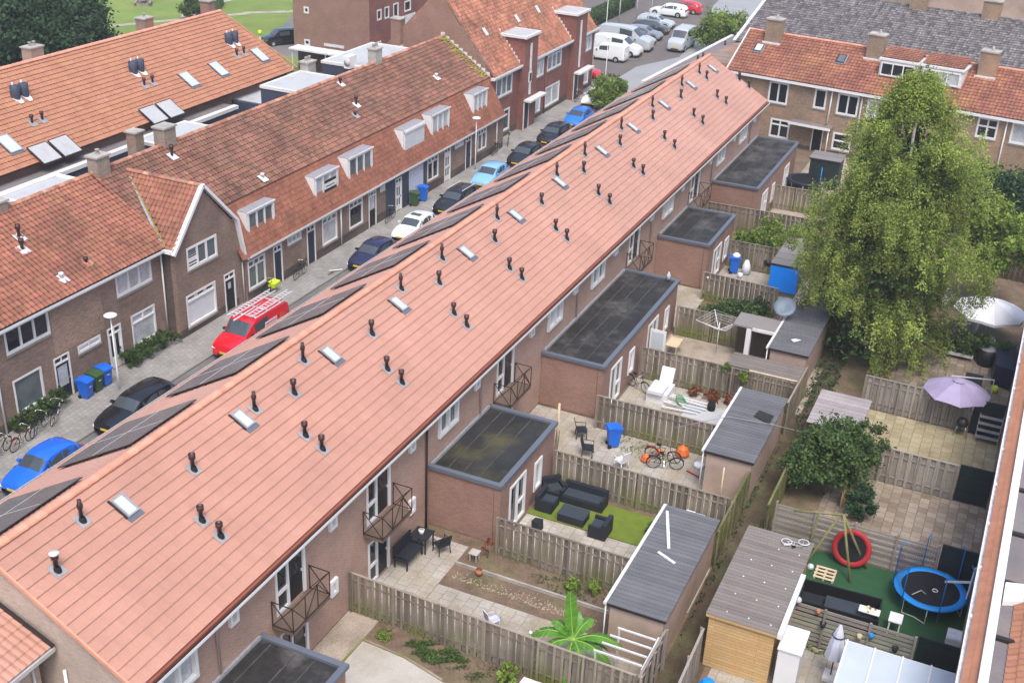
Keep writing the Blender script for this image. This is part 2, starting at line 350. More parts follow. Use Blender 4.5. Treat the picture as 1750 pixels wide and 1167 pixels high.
def ridge_tiles(name, p0, p1, rad, mt, parent, step=.4):
    p0 = Vector(p0); p1 = Vector(p1); L = (p1-p0).length; n = int(L/step); d = (p1-p0)/n; mb = MB()
    sd = d.normalized().cross(Vector((0, 0, 1))).normalized(); uu = sd.cross(d.normalized())
    for i in range(n):
        a = p0+d*i; b = p0+d*(i+1.08); vs = []
        for p, rr in ((a, rad*.92), (b, rad*1.1)):
            for k in range(7): t = PI*k/6; vs.append(p+sd*math.cos(t)*rr+uu*math.sin(t)*rr*.8-uu*.04)
        mb.add(vs, [(k, k+1, 8+k, 7+k) for k in range(6)]+[tuple(range(7, 14))], mt, sm=False)
    return mb.build(name, parent, normals=False)
# ------------------------------------------------------------------ walls with real openings
class Wall:
    """vertical wall face: O origin (z=0), u unit direction, n outward normal"""
    def __init__(s, O, u, n): s.O = Vector(O); s.u = Vector(u).normalized(); s.n = Vector(n).normalized()
    def P(s, a, z, d=0): return s.O+s.u*a+s.n*d+Vector((0, 0, z))
    def mesh(s, name, a0, a1, z0, z1, openings, mt, parent, depth=.11, top=None, base=None, thick=.28):
        """z1 height; top = list of (a,z) polygon above z1 (gable)"""
        mb = MB(); xs = sorted({a0, a1, *[o[0] for o in openings], *[o[1] for o in openings]}); xs = [x for x in xs if a0 <= x <= a1]
        zs = {z0, z1, *[o[2] for o in openings], *[o[3] for o in openings]}
        if base: zs.add(base[0])
        zs = sorted(z for z in zs if z0 <= z <= z1)
        for i in range(len(xs)-1):
            for j in range(len(zs)-1):
                ca = (xs[i]+xs[i+1])/2; cz = (zs[j]+zs[j+1])/2
                if any(o[0] < ca < o[1] and o[2] < cz < o[3] for o in openings): continue
                q = base[1] if base and cz < base[0] else mt
                mb.quad(s.P(xs[i], zs[j]), s.P(xs[i+1], zs[j]), s.P(xs[i+1], zs[j+1]), s.P(xs[i], zs[j+1]), mt=q)
        for o in openings:
            a, b, c, d = o
            for p, q in (((a, c), (a, d)), ((a, d), (b, d)), ((b, d), (b, c)), ((b, c), (a, c))):
                mb.quad(s.P(*p), s.P(*q), s.P(*q, -depth), s.P(*p, -depth), mt=mt)
        if top:
            pts = [s.P(a, z) for a, z in top]; mb.quad(*pts, mt=mt)
        # ends, back and top so that the wall has its real thickness
        for e in (a0+.004, a1-.004): mb.quad(s.P(e, z0, -.001), s.P(e, z1, -.001), s.P(e, z1, -thick), s.P(e, z0, -thick), mt=mt)
        mb.quad(s.P(a0, z1), s.P(a1, z1), s.P(a1, z1, -thick), s.P(a0, z1, -thick), mt=mt); mb.quad(s.P(a0, z0, -thick), s.P(a1, z0, -thick), s.P(a1, z1, -thick), s.P(a0, z1, -thick), mt=mt)
        return mb.build(name, parent)
    def lb(s, mb, a0, a1, z0, z1, d0, d1, mt):
        vs = [s.P(a, z, d) for z in (z0, z1) for a, d in ((a0, d0), (a1, d0), (a1, d1), (a0, d1))]
        mb.add(vs, [(3, 2, 1, 0), (4, 5, 6, 7), (0, 1, 5, 4), (1, 2, 6, 5), (2, 3, 7, 6), (3, 0, 4, 7)], mt)
    def window(s, rect, parent, lights=1, transom=0, fr=.08, glass='glass_dark', sill='sill', frame='white', proud=.03, name='window', label=None, split_top=None, topglass=None, panelz=None):
        a0, a1, z0, z1 = rect; mb = MB(); B = lambda *k: s.lb(mb, *k, frame)
        B(a0, a1, z0, z0+fr*1.1, -.10, proud); B(a0, a1, z1-fr*1.1, z1, -.10, proud); B(a0, a0+fr, z0+fr*1.1, z1-fr*1.1, -.10, proud); B(a1-fr, a1, z0+fr*1.1, z1-fr*1.1, -.10, proud)
        w = (a1-a0-2*fr)
        zt = z1-transom if transom else z1-fr*1.1
        if transom: B(a0+fr, a1-fr, zt-fr*.45, zt+fr*.45, -.09, proud-.012)
        for k in range(1, lights):
            x = a0+fr+w*k/lights; B(x-fr*.45, x+fr*.45, z0+fr*1.1, (zt-fr*.45) if transom else zt, -.085, proud-.006)
        st = split_top or lights
        if transom:
            for k in range(1, st):
                x = a0+fr+w*k/st; B(x-fr*.4, x+fr*.4, zt+fr*.45, z1-fr*1.1, -.085, proud-.006)
        o = mb.build(name, parent, label=label)
        g = MB(); 
        if panelz: # solid lower panel
            g2 = MB(); s.lb(g2, a0+fr, a1-fr, z0+fr*1.1, panelz, -.09, -.02, frame); g2.build('panel', o)
        s.lb(g, a0+fr*.5, a1-fr*.5, z0+fr*.5, (zt if topglass else z1-fr*.5), -.105, -.055, glass)
        if topglass: s.lb(g, a0+fr*.5, a1-fr*.5, zt, z1-fr*.5, -.105, -.055, topglass)
        g.build('pane', o)
        if sill:
            sm_ = MB(); s.lb(sm_, a0-.04, a1+.04, z0-.12, z0-.003, -.05, .06, sill); sm_.build('sill', o)
        return o
    def door(s, rect, parent, leaf='door_dark', fr=.08, top=.38, glaz=None, frame='white', label=None, handle=True, name='door', n_top=2):
        a0, a1, z0, z1 = rect; mb = MB(); B = lambda *k: s.lb(mb, *k, frame); zt = z1-top if top else z1-fr
        B(a0, a0+fr, z0, z1, -.10, .03); B(a1-fr, a1, z0, z1, -.10, .03); B(a0+fr, a1-fr, z1-fr, z1, -.10, .03)
        if top: B(a0+fr, a1-fr, zt-fr/2, zt+fr/2, -.09, .025)
        if top:
            for k in range(1, n_top): x = a0+(a1-a0)*k/n_top; B(x-.02, x+.02, zt+fr/2, z1-fr, -.09, .02)
        o = mb.build(name, parent, label=label)
        l = MB(); s.lb(l, a0+fr, a1-fr, z0+.03, (zt-fr/2) if top else zt, -.09, -.03, leaf); lo = l.build('leaf', o)
        if glaz:
            g = MB()
            for (fa, fb, fc, fd) in glaz:
                W = a1-a0-2*fr; Hh = zt-z0
                s.lb(g, a0+fr+W*fa, a0+fr+W*fb, z0+Hh*fc, z0+Hh*fd, -.06, -.024, 'glass_dark' if leaf == 'white' or leaf=='wood_green' else 'glass_curtain')
            g.build('pane', o)
        if top:
            g = MB(); s.lb(g, a0+fr*.5, a1-fr*.5, zt, z1-fr*.5, -.105, -.06, 'glass_dark'); g.build('top_pane', o)
        if handle:
            h = MB(); s.lb(h, a1-fr-.12, a1-fr-.08, z0+.95, z0+1.1, -.03, .03, 'chrome'); h.build('handle', o)
        return o
def pipe(pts, parent, mt='pipe_beige', r=.045, name='downpipe'):
    mb = MB(); mb.tube(pts, r, mt, 8); return mb.build(name, parent)
# ================================================================== THE NEW-ROOFED TERRACE
K = 2.95/5.15; XA, XB = 19.3, 93.0; YR, ZR = 24.65, 8.6
cs = 1/math.sqrt(1+K*K); sn_ = K*cs
ter = thing('terraced_row', 'long terrace with clean pinkish tile roof, dark vent pipes and solar panels', 'terrace', (XA, 19.8, 0))
def on(parent):  # children are written in world coordinates
    return Matrix.Translation(parent.location).inverted()
def fixparent(root):
    inv = (Matrix.Translation(root.location) @ Matrix.Rotation(root.rotation_euler.z, 4, 'Z')).inverted()
    for ch in root.children: ch.matrix_parent_inverse = inv
wb = Wall((0, 19.8, 0), (1, 0, 0), (0, -1, 0))
fd = [(26.2, 27.95), (32.15, 33.9), (43.7, 45.5), (61.7, 63.5), (73.9, 75.9)]
gd = [(26.3, 27.95), (32.2, 33.8), (44.0, 45.6)]
wn = [(20.3, 22.0), (37.95, 39.7), (49.6, 51.4), (55.6, 57.5), (67.9, 69.9), (80.2, 82.1), (86.3, 88.3)]
vn = [(23.65, 24.1, 4.45, 5.05), (29.5, 29.97, 4.45, 5.05), (35.4, 35.85, 4.5, 5.1), (41.3, 41.75, 4.5, 5.1), (47.3, 47.75, 4.5, 5.1), (52.9, 53.4, 4.55, 5.1), (59.0, 59.5, 4.55, 5.1), (65.3, 65.8, 4.55, 5.1), (71.6, 72.1, 4.55, 5.1), (78.0, 78.5, 4.55, 5.1), (84.3, 84.8, 4.55, 5.1), (90.3, 90.8, 4.55, 5.1),
      (29.45, 29.9, 1.5, 2.2), (35.4, 35.85, 1.5, 2.2)]
ops = [(a, b, 2.98, 5.12) for a, b in fd]+[(a, b, .05, 2.1) for a, b in gd]+[(a, b, 3.82, 5.1) for a, b in wn]+vn
wb.mesh('rear_wall', XA, XB, 0, 5.62, ops, 'brick_new', ter)
for a, b, c, d in vn: wb.window((a, b, c, d), ter, fr=.13, glass='glass_curtain', sill=None, name='narrow_window', proud=.12)
for i, (a, b) in enumerate(wn): wb.window((a, b, 3.82, 5.1), ter, 2, fr=.13, glass='glass_mid' if i % 2 else 'glass_curtain', sill=None, proud=.11)
def french(a, b, z0, z1, par):
    mid = a+(b-a)*.42; mb = MB(); B = lambda *k: wb.lb(mb, *k, 'white')
    B(a, a+.1, z0, z1, -.1, .04); B(b-.14, b, z0, z1, -.1, .06); B(a+.1, b-.14, z1-.1, z1, -.1, .04); B(mid-.05, mid+.05, z0, z1-.1, -.09, .03); B(a+.1, mid-.05, z0, z0+.12, -.09, .03); B(a+.1, mid-.05, z0+.8, z0+.92, -.09, .03)
    o = mb.build('french_door', par)
    g = MB(); wb.lb(g, a+.08, mid, z0+.1, z1-.08, -.1, -.04, 'glass_dark'); g.build('pane', o)
    d = MB(); wb.lb(d, mid+.05, b-.14, z0+.02, z1-.1, -.09, -.01, 'door_black'); wb.lb(d, mid+.16, b-.25, z0+1.0, z1-.22, -.02, 0, 'glass_dark'); d.build('leaf', o)
    h = MB(); wb.lb(h, b-.24, b-.2, z0+.95, z0+1.05, 0, .05, 'alu'); h.build('handle', o)
for a, b in fd: french(a, b, 2.98, 5.12, ter)
for a, b in gd: french(a, b, .05, 2.1, ter)
# balconies
mat('balcony_board', (.14, .10, .075), .8, .2, 2)
def balcony(x0, x1):
    y1 = 18.92; z = 2.82; mb = MB(); mb.box((x0, y1, z-.12), (x1, 19.79, z), 'balcony_board'); o = mb.build('balcony_floor', ter)
    r = MB(); T = .028
    def rail(p, q): r.beam(p, q, T, T, 'steel_dark')
    for zz in (z+.06, z+1.05):
        rail((x0, 19.79, zz), (x0, y1, zz)); rail((x1, 19.79, zz), (x1, y1, zz)); rail((x0-.017, y1, zz), (x1+.017, y1, zz))
    posts = [x0+(x1-x0)*k/3 for k in range(4)]
    for x in posts: rail((x, y1, z), (x, y1, z+1.03))
    for x in (x0, x1): rail((x, 19.76, z), (x, 19.76, z+1.03))
    for k in range(3):
        a, b = posts[k], posts[k+1]
        rail((a, y1, z+.06), (b, y1, z+1.05)) if k % 2 else rail((a, y1, z+1.05), (b, y1, z+.06))
    for x in (x0, x1): rail((x, y1, z+.06), (x, 19.76, z+1.05)); rail((x, y1, z+1.05), (x, 19.76, z+.06))
    r.build('balcony_railing', ter)
for a, b in fd: balcony(a-.3, b+.22)
# gable wall near
wg = Wall((XA, 29.5, 0), (0, -1, 0), (-1, 0, 0))
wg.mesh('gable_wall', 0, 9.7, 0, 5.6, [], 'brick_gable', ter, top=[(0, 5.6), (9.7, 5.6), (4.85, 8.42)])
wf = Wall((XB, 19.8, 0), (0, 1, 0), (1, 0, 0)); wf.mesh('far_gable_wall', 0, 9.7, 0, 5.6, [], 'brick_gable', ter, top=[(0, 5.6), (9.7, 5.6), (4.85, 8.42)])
wfr = Wall((XB, 29.5, 0), (-1, 0, 0), (0, 1, 0)); wfr.mesh('street_wall', 0, XB-XA, 0, 5.6, [], 'brick_new', ter)
# roof
X0, X1 = XA-.12, XB+.12
slab('roof_deck', [(X0+.02, YR, ZR-.06), (X0+.02, 19.44, 5.56), (X1-.02, 19.44, 5.56), (X1-.02, YR, ZR-.06)], .10, 'roof_new_dark', ter)
slab('roof_deck', [(X0+.02, YR+.002, ZR-.06), (X1-.02, YR+.002, ZR-.06), (X1-.02, 29.84, 5.56), (X0+.02, 29.84, 5.56)], .10, 'roof_new_dark', ter)
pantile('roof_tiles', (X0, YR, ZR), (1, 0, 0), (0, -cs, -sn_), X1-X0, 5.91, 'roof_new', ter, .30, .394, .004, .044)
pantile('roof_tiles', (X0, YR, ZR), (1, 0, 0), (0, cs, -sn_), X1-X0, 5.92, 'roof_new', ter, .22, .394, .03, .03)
ridge_tiles('ridge_tiles', (X0, YR, ZR+.05), (X1, YR, ZR+.05), .155, 'ridge_new', ter, .37)
for vx, vy in ((X0-.03, 19.47), (X0-.03, 29.8), (X1+.03, 19.47)): v_ = MB(); v_.beam((vx, YR, ZR-.02), (vx, vy, 5.60), .07, .12, 'ridge_new'); v_.build('verge_tiles', ter)
def gutter(x0, x1, y, z, parent, sgn=-1, mt='white_gutter', w=.14, inner='steel_dark'):
    mb = MB(); ys = sorted((y, y+sgn*w))
    mb.box((x0, y+sgn*w-.012 if sgn < 0 else y+w, z-.1), (x1, y+sgn*w if sgn < 0 else y+w+.012, z+.02), mt); mb.box((x0, ys[0], z-.115), (x1, ys[1], z-.1), mt)
    mb.box((x0, min(ys[0], ys[1])+.004, z-.09), (x1, max(ys)-.004, z-.085), inner); mb.box((x0, y-.012 if sgn > 0 else y, z-.1), (x1, y if sgn > 0 else y+.012, z), mt)
    return mb.build('gutter', parent)
gutter(X0, X1, 19.47, 5.55, ter, -1, 'white', .20)
fb = MB(); fb.box((X0, 19.49, 5.36), (X1, 19.515, 5.55), 'white'); fb.box((X0, 19.515, 5.36), (X1, 19.79, 5.385), 'white'); fb.build('fascia', ter)
gutter(X0, X1, 29.80, 5.57, ter, 1, 'white', .22)
for x in (23.0, 41.9, 53.5, 65.6, 78.9, 89.5): pipe([(x, 19.4, 5.44), (x, 19.45, 5.2), (x, 19.72, 5.05), (x, 19.72, 3.05 if x != 23.0 else 3.1)], ter)
pipe([(36.83, 19.72, 5.3), (36.83, 19.72, 0)], ter, 'steel_dark', .05)
pipe([(19.22, 22.3, 5.2), (19.22, 22.3, .0)], ter, 'white', .05); 
# vent pipes, skylights, solar panels
def rz_(y): return ZR-abs(y-YR)*K
def vent(x, y, h=.52, kind='cup', cap='vent_brown'):
    z = rz_(y)+.03; mb = MB(); h *= random.uniform(.94, 1.07)
    if kind == 'cup': prof = [(.0, -.08), (.072, -.08), (.072, h*.62), (.118, h*.70), (.122, h), (.1, h), (.1, h*.8), (0, h*.8)]
    else: prof = [(0, -.08), (.065, -.08), (.065, h*.55), (.092, h*.6), (.096, h*.78), (.068, h*.82), (.068, h), (0, h)]
    mb.lathe(prof, (x, y, z), 'vent_brown', 14)
    mb.lathe([(.14, -.06), (.10, .09), (.072, .14)], (x, y-.03, z), 'rubber', 14)
    o = mb.build('vent_pipe', ter)
    f = MB(); d = Vector((0, -cs, -sn_)); n = Vector((0, -sn_, cs)); c = Vector((x, y-.02, z))+n*.008
    pts = [c+Vector((1, 0, 0))*a*.21+d*b*.24 for a, b in ((-1, -1), (1, -1), (1, 1), (-1, 1))]; f.prism(pts, n*.014, 'lead'); f.build('flashing', o, normals=True)
    if cap != 'vent_brown': c2 = MB(); c2.lathe([(0, h+.03), (.15, h+.03), (.15, h-.02), (.0, h-.02)], (x, y, z), cap, 14); c2.build('cap', o)
    else:
        c2 = MB(); c2.lathe([(0, h*.84), (.098 if kind == 'cup' else .06, h*.84 if kind=='cup' else h+.004)], (x, y, z), 'vent_inner', 14)
        if kind == 'cup': c2.build('opening', o)
def slope_pt(px, py, off=0):
    d = ray((px, py)); z0 = ZR-K*YR; t = (z0-30)/(d.z-K*d.y); return d.x*t, d.y*t
for i, p in enumerate([(140, 890), (435, 700), (518, 617), (685, 495), (755, 443), (849, 374), (951, 300), (998, 265), (1060, 220), (1113, 182), (1162, 145), (1191, 123)]):
    x, y = slope_pt(*p); vent(x, min(y, 24.0), .78, 'tall')
for i, p in enumerate([(97, 975), (330, 803), (502, 673), (635, 572), (750, 485), (845, 412), (925, 348), (997, 294), (1059, 248), (1115, 204), (1163, 168), (1207, 135)]):
    x, y = slope_pt(*p); vent(x, y, .6, 'cup', 'lead_white' if i == 0 else 'vent_brown')
for p in [(344, 890), (521, 745), (661, 632), (775, 537), (870, 460), (949, 393), (1022, 333), (1082, 286), (1135, 238), (1185, 199), (1225, 167), (376, 917), (550, 768), (686, 655), (797, 558), (891, 477), (968, 410), (1041, 348), (1098, 298), (1152, 253), (1200, 212), (1240, 178), (1263, 137), (1283, 147)]:
    x, y = slope_pt(*p); vent(min(x, 92.8), y, .56)
def skylight(P0, u, d, n, w, h, parent, glass='glass_sky', frame='lead', th=.09):
    """P0 centre on the slope"""
    u, d, n, P0 = Vector(u), Vector(d), Vector(n), Vector(P0)
    def pr(mb, a0, a1, b0, b1, c0, c1, mt): mb.prism([P0+u*a+d*b+n*c0 for a, b in ((a0, b0), (a1, b0), (a1, b1), (a0, b1))], n*(c1-c0), mt)
    f = MB(); fw = .06
    pr(f, -w/2, w/2, -h/2, -h/2+fw, 0, th, frame); pr(f, -w/2, w/2, h/2-fw, h/2, 0, th, frame); pr(f, -w/2, -w/2+fw, -h/2+fw, h/2-fw, 0, th, frame); pr(f, w/2-fw, w/2, -h/2+fw, h/2-fw, 0, th, frame)
    o = f.build('skylight', parent, normals=True)
    g = MB(); pr(g, -w/2+fw, w/2-fw, -h/2+fw, h/2-fw, .02, th-.015, glass); g.build('pane', o, normals=True)
    k = MB(); pr(k, -w/2-.06, w/2+.06, h/2, h/2+.18, 0.0, .035, 'anthracite'); pr(k, -w/2-.08, -w/2, -h/2-.06, h/2, 0, .03, 'panel_edge'); pr(k, w/2, w/2+.08, -h/2-.06, h/2, 0, .03, 'lead'); k.build('flashing', o, normals=True)
    return o
nb_ = (0, -sn_, cs); db_ = (0, -cs, -sn_)
for p in [(213, 866), (415, 718), (565, 608), (681, 521), (797, 433), (881, 370), (956, 313), (1028, 259), (1081, 219), (1134, 180), (1180, 146), (1217, 118)]:
    x, y = slope_pt(*p); skylight((x, y, rz_(y)+.03), (1, 0, 0), db_, nb_, .50, .80, ter, frame='lead')
for x0 in [20.3, 26.1, 32.0, 38.0, 44.0, 50.0, 56.1, 62.3, 68.5, 74.7, 80.9, 87.0]:
    f = Vector((0, cs, -sn_)); n = Vector((0, sn_, cs)); fr_ = MB(); P = Vector((x0, 25.35, rz_(25.35)))+n*.13; W, Hh = 3.5, 4.0
    fr_.prism([P+Vector((a, 0, 0))+f*b-n*.02 for a, b in ((-.03, -.05), (W+.03, -.05), (W+.03, Hh+.03), (-.03, Hh+.03))], n*.03, 'panel_edge')
    for b in (.3, 1.7, 2.4, 3.6): fr_.beam(P+f*b-n*.07+Vector((.0, 0, 0)), P+f*b-n*.07+Vector((W, 0, 0)), .05, .09, 'panel_edge')
    arr = fr_.build('solar_array', ter, normals=True)
    ln = MB()
    for a in (W/2,): ln.beam(P+Vector((a, 0, 0))+n*.045, P+Vector((a, 0, 0))+f*Hh+n*.045, .018, .012, 'pipe_grey', upv=n)
    for b in (Hh/2,): ln.beam(P+f*b+n*.045, P+f*b+Vector((W, 0, 0))+n*.045, .018, .012, 'pipe_grey', upv=n)
    for a in (W/6, W/3, W*2/3, W*5/6): ln.beam(P+Vector((a, 0, 0))+n*.044, P+Vector((a, 0, 0))+f*Hh+n*.044, .006, .006, 'anthracite', upv=n)
    ln.build('panel_seam', arr)
    for i in range(2):
        for j in range(2):
            m_ = MB(); a0, b0 = i*(W/2)+.01, j*(Hh/2)+.01
            m_.prism([P+Vector((a, 0, 0))+f*b+n*.012 for a, b in ((a0, b0), (a0+W/2-.02, b0), (a0+W/2-.02, b0+Hh/2-.02), (a0, b0+Hh/2-.02))], n*.03, 'panel_black'); m_.build('solar_panel', arr, normals=True)
# neighbouring low house at the near gable
nh = thing('neighbouring_house', 'corner of a small red tiled house with grey gutter at the lower left edge', 'house', (17.5, 24, 0))
slp = .42; c2, s2 = 1/math.sqrt(1+slp**2), slp/math.sqrt(1+slp**2)
pantile('roof_tiles', (14, 26.6, 6.05+4*slp), (1, 0, 0), (0, -c2, -s2), 5.1, 4.36, 'roof_new', nh, .24, .36, .035, .03)
slab('roof_deck', [(14, 26.6, 5.98+4*slp), (14, 22.65, 5.98), (19.08, 22.65, 5.98), (19.08, 26.6, 5.98+4*slp)], .12, 'roof_new_dark', nh)
g_ = MB(); g_.beam((19.14, 22.5, 6.08), (19.14, 26.6, 6.08+4.1*slp), .12, .07, 'panel_edge'); g_.box((14, 22.5, 5.86), (19.2, 22.62, 6.0), 'pipe_grey'); g_.build('gutter', nh)
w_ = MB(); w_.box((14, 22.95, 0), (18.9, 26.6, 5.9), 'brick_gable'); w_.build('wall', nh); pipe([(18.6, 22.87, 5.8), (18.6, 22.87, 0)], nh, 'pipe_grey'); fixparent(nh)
fixparent(ter)
# ================================================================== FLAT-ROOFED REAR EXTENSIONS
def rear_ext(x0, x1, openings, label, rmat='bitumen', z=3.0, y0=16.4, near=True, far=True, extra=None):
    t = thing('rear_extension', label, 'extension', ((x0+x1)/2, 18.1, 0), group='flat roofed extensions behind the new-roofed terrace')
    w = Wall((0, y0+.06, 0), (1, 0, 0), (0, -1, 0)); xa, xb = x0+.06, x1-.06
    ro = [(o[0], o[1], o[2], o[3]) for o in openings]
    w.mesh('front_wall', xa, xb, 0, z-.14, ro, 'brick_pink', t)
    for sx in (xa, xb-.28): s = MB(); s.box((sx, y0+.36, 0), (sx+.28, 19.78, z-.14), 'brick_pink'); s.build('side_wall', t)
    for o in openings:
        if o[4] == 'door':
            mid = (o[0]+o[1])/2; ob = w.window(o[:4], t, 2, fr=.11, glass='glass_dark', sill=None, name='patio_door', proud=.05, transom=.0)
            d = MB(); w.lb(d, mid+.08, o[1]-.13, .95, 1.05, -.05, .03, 'white'); w.lb(d, mid+.2, mid+.24, .95, 1.1, .03, .06, 'alu'); d.build('crossbar', ob)
        else: w.window(o[:4], t, 1, fr=.13, glass='glass_curtain', sill=None, proud=.06)
    d = MB(); d.box((x0+.2, y0+.2, z-.2), (x1-.2, 19.77, z-.1), rmat); d.build('roof_felt', t)
    c = MB(); cw = .19
    c.box((x0-.04, y0-.04, z-.16), (x1+.04, y0+cw, z), 'anthracite'); c.box((x0-.04, y0+cw+.002, z-.16), (x0+cw, 19.78, z), 'anthracite'); c.box((x1-cw, y0+cw+.002, z-.16), (x1+.04, 19.78, z), 'anthracite'); c.build('coping', t)
    e = MB(); e.box((x0+cw, 19.66, z-.1), (x1-cw, 19.775, z+.04), 'lead'); e.build('wall_flashing', t)
    s2_ = MB()
    for k in range(1, int((x1-x0)/1.0)+1):  # felt laps
        pass
    for k in range(1, 4):
        yy = y0+.3+k*.8+random.uniform(-.12, .12); s2_.box((x0+.26, yy, z-.1), (x1-.26, yy+.05, z-.092), 'felt_lap', .9)
    s2_.build('felt_lap', t)
    fixparent(t); return t
rear_ext(19.6, 25.3, [], 'nearest flat extension at the bottom edge, black felt roof with blue-grey metal coping')
rear_ext(37.1, 43.0, [(38.1, 39.75, .08, 2.3, 'door'), (40.7, 41.5, .55, 2.05, 'win')], 'short flat extension with mossy puddled felt roof beside the lawn with rattan sofas', 'bitumen_moss')
rear_ext(49.0, 61.2, [(50.2, 51.8, .08, 2.3, 'door'), (53.0, 53.8, .6, 2.0, 'win'), (56.0, 57.7, .08, 2.25, 'door'), (58.95, 59.7, .6, 2.0, 'win')], 'double-width flat extension with streaked black felt roof and white open door')
rear_ext(67.3, 73.5, [(68.8, 70.6, .08, 2.1, 'door'), (71.4, 72.4, .4, 1.9, 'win')], 'flat extension beside the blue wheelie bin, third from the far end')
rear_ext(79.5, 92.3, [(81.4, 83.0, .08, 2.0, 'door'), (84.4, 85.2, .4, 1.8, 'win'), (88.3, 89.9, .08, 2.0, 'door')], 'farthest wide flat extension, brown-grey felt roof, next to the tan brick houses')
# ================================================================== STREET AND GROUND
mb = MB(); mb.box((-80, -140, -.4), (520, 420, -.125), 'soil'); struct(mb.build('ground'))
mb = MB(); mb.box((-40, 31.6, -.124), (112, 37.45, -.10), 'pavers_road'); struct(mb.build('road'))
mb = MB(); mb.box((-40, 37.6, -.122), (112, 41.5, 0), 'pavers_street'); struct(mb.build('pavement'))
mb = MB(); mb.box((-40, 29.4, -.122), (94, 31.45, 0), 'pavers_street'); struct(mb.build('pavement'))
mb = MB()
for k in range(76): mb.box((-40+k*2, 37.45, -.122), (-40+k*2+1.985, 37.597, .004), 'kerb_stone', random.random())
struct(mb.build('kerb'))
mb = MB()
for k in range(67): mb.box((-40+k*2, 31.453, -.122), (-40+k*2+1.985, 31.6, .004), 'kerb_stone', random.random())
struct(mb.build('kerb'))
mb = MB()
for k in range(19):
    x = 35.0+k*5.3; mb.box((x, 35.5, -.0985), (x+.1, 36.1, -.095), 'paint'); mb.box((x, 36.4, -.0985), (x+.1, 36.9, -.095), 'paint')
struct(mb.build('road_marking'))
mb = MB(); mb.box((112, 30, -.124), (165, 58, -.10), 'parking'); struct(mb.build('parking_area'))
mb = MB(); mb.quad((98, 37.3, -.092), (104, 38.8, -.092), (112, 39.8, -.092), (121, 39.8, -.092), (128, 37.2, -.092), (140, 38.6, -.092), (160, 42.5, -.092), (190, 46, -.092), (190, 30, -.092), (130, 31.4, -.092), (98, 31.6, -.092), mt='asphalt_wet'); struct(mb.build('road'))
mb = MB(); mb.quad((94, 29.4, -.09), (94, 31.5, -.09), (130, 32.4, -.09), (130, 24, -.09), (94, 24, -.09), mt='pavers_street'); struct(mb.build('pavement'))
mb = MB(); mb.box((86, 68, -.124), (240, 190, -.08), 'lawn'); struct(mb.build('lawn'))
mb = MB(); mb.quad((104, 68, -.075), (150, 68, -.075), (150, 80, -.075), (127, 86.5, -.075), (118, 82.5, -.075), (104, 76, -.075), mt='asphalt'); struct(mb.build('side_road'))
def path(pts, w, mt='concrete', z=-.07):
    mb = MB(); P = [Vector((x, y, z)) for x, y in pts]
    for a, b in zip(P, P[1:]):
        s = (b-a).normalized().cross(Vector((0, 0, 1)))*w/2; mb.quad(a-s, b-s, b+s, a+s, mt=mt)
    return struct(mb.build('path'))
path([(95, 103.5), (104, 97.4), (113.6, 92.2), (119, 89)], 1.0, 'slabs_pale'); path([(113.5, 92.4), (121, 97), (131, 96), (140, 92)], 3.2, 'concrete', -.066)
path([(119, 89.5), (123, 85.5), (130, 82)], 1.1, 'slabs_pale', -.062)
# ================================================================== LEFT ROW: two-storey house, gable house, mansard houses
def chimney(cx, cy, z0, z1, wx, wy, parent, label=None, pots=1, mt='brick_stained', name='chimney', capm='concrete', flash='lead_white'):
    mb = MB(); mb.box((cx-wx/2, cy-wy/2, z0), (cx+wx/2, cy+wy/2, z1), mt); o = mb.build(name, parent, label=label)
    c = MB(); c.box((cx-wx/2-.08, cy-wy/2-.08, z1), (cx+wx/2+.08, cy+wy/2+.08, z1+.1), capm); c.build('cap', o)
    for k in range(pots):
        p = MB(); px = cx+(k-(pots-1)/2)*.4; p.lathe([(.11, z1+.1), (.10, z1+.34), (.13, z1+.36), (.13, z1+.4), (.0, z1+.4)], (px, cy, 0), 'concrete', 10); p.build('chimney_pot', o)
    f = MB(); f.box((cx-wx/2-.12, cy-wy/2-.03, z0+.0), (cx+wx/2+.12, cy-wy/2+.0-.004, z0+.32), flash); f.build('flashing', o)
    return o
def roof_vent(x, y, z, parent, h=.5, fl='lead_white', mt='vent_brown', ang=.55):
    mb = MB(); mb.lathe([(.08, -.15), (.08, h*.6), (.13, h*.65), (.13, h), (0, h)], (x, y, z), mt, 10); o = mb.build('vent_pipe', parent)
    f = MB(); f.prism([(x-.25, y-.3, z-.3*ang+.05), (x+.25, y-.3, z-.3*ang+.05), (x+.25, y+.2, z+.2*ang+.05), (x-.25, y+.2, z+.2*ang+.05)], (0, 0, .03), fl); f.build('flashing', o, normals=True); return o
def rf(y): return 5.45+.61*(y-40.55)
kA = .61; cA = 1/math.sqrt(1+kA*kA); sA = kA*cA; YL, ZL = 45.5, 8.47
A = thing('brick_house', 'near two-storey brick house with wide white windows and weathered red roof, by the blue hatchback', 'house', (35, 40.8, 0))
wa = Wall((0, 40.8, 0), (1, 0, 0), (0, -1, 0))
opA = [(34.9, 37.65, 3.8, 5.15), (42.3, 45.0, 3.8, 5.12), (34.95, 36.75, .62, 2.42), (37.55, 38.6, .02, 2.4), (39.2, 40.8, 1.95, 2.38), (41.3, 42.3, .02, 2.4), (43.1, 44.95, .58, 2.42), (30.2, 33.0, 3.8, 5.15), (30.5, 32.6, .62, 2.42)]
wa.mesh('wall', 22, 46.2, 0, 5.35, opA, 'brick_old', A, base=(.55, 'brick_base'))
lp = MB(); lp.quad(*[wa.P(a, z, .006) for a, z in ((37.75, 2.5), (41.2, 2.5), (41.2, 5.3), (37.75, 5.3))], mt='brick_light'); lp.build('cleaned_brick_patch', A)
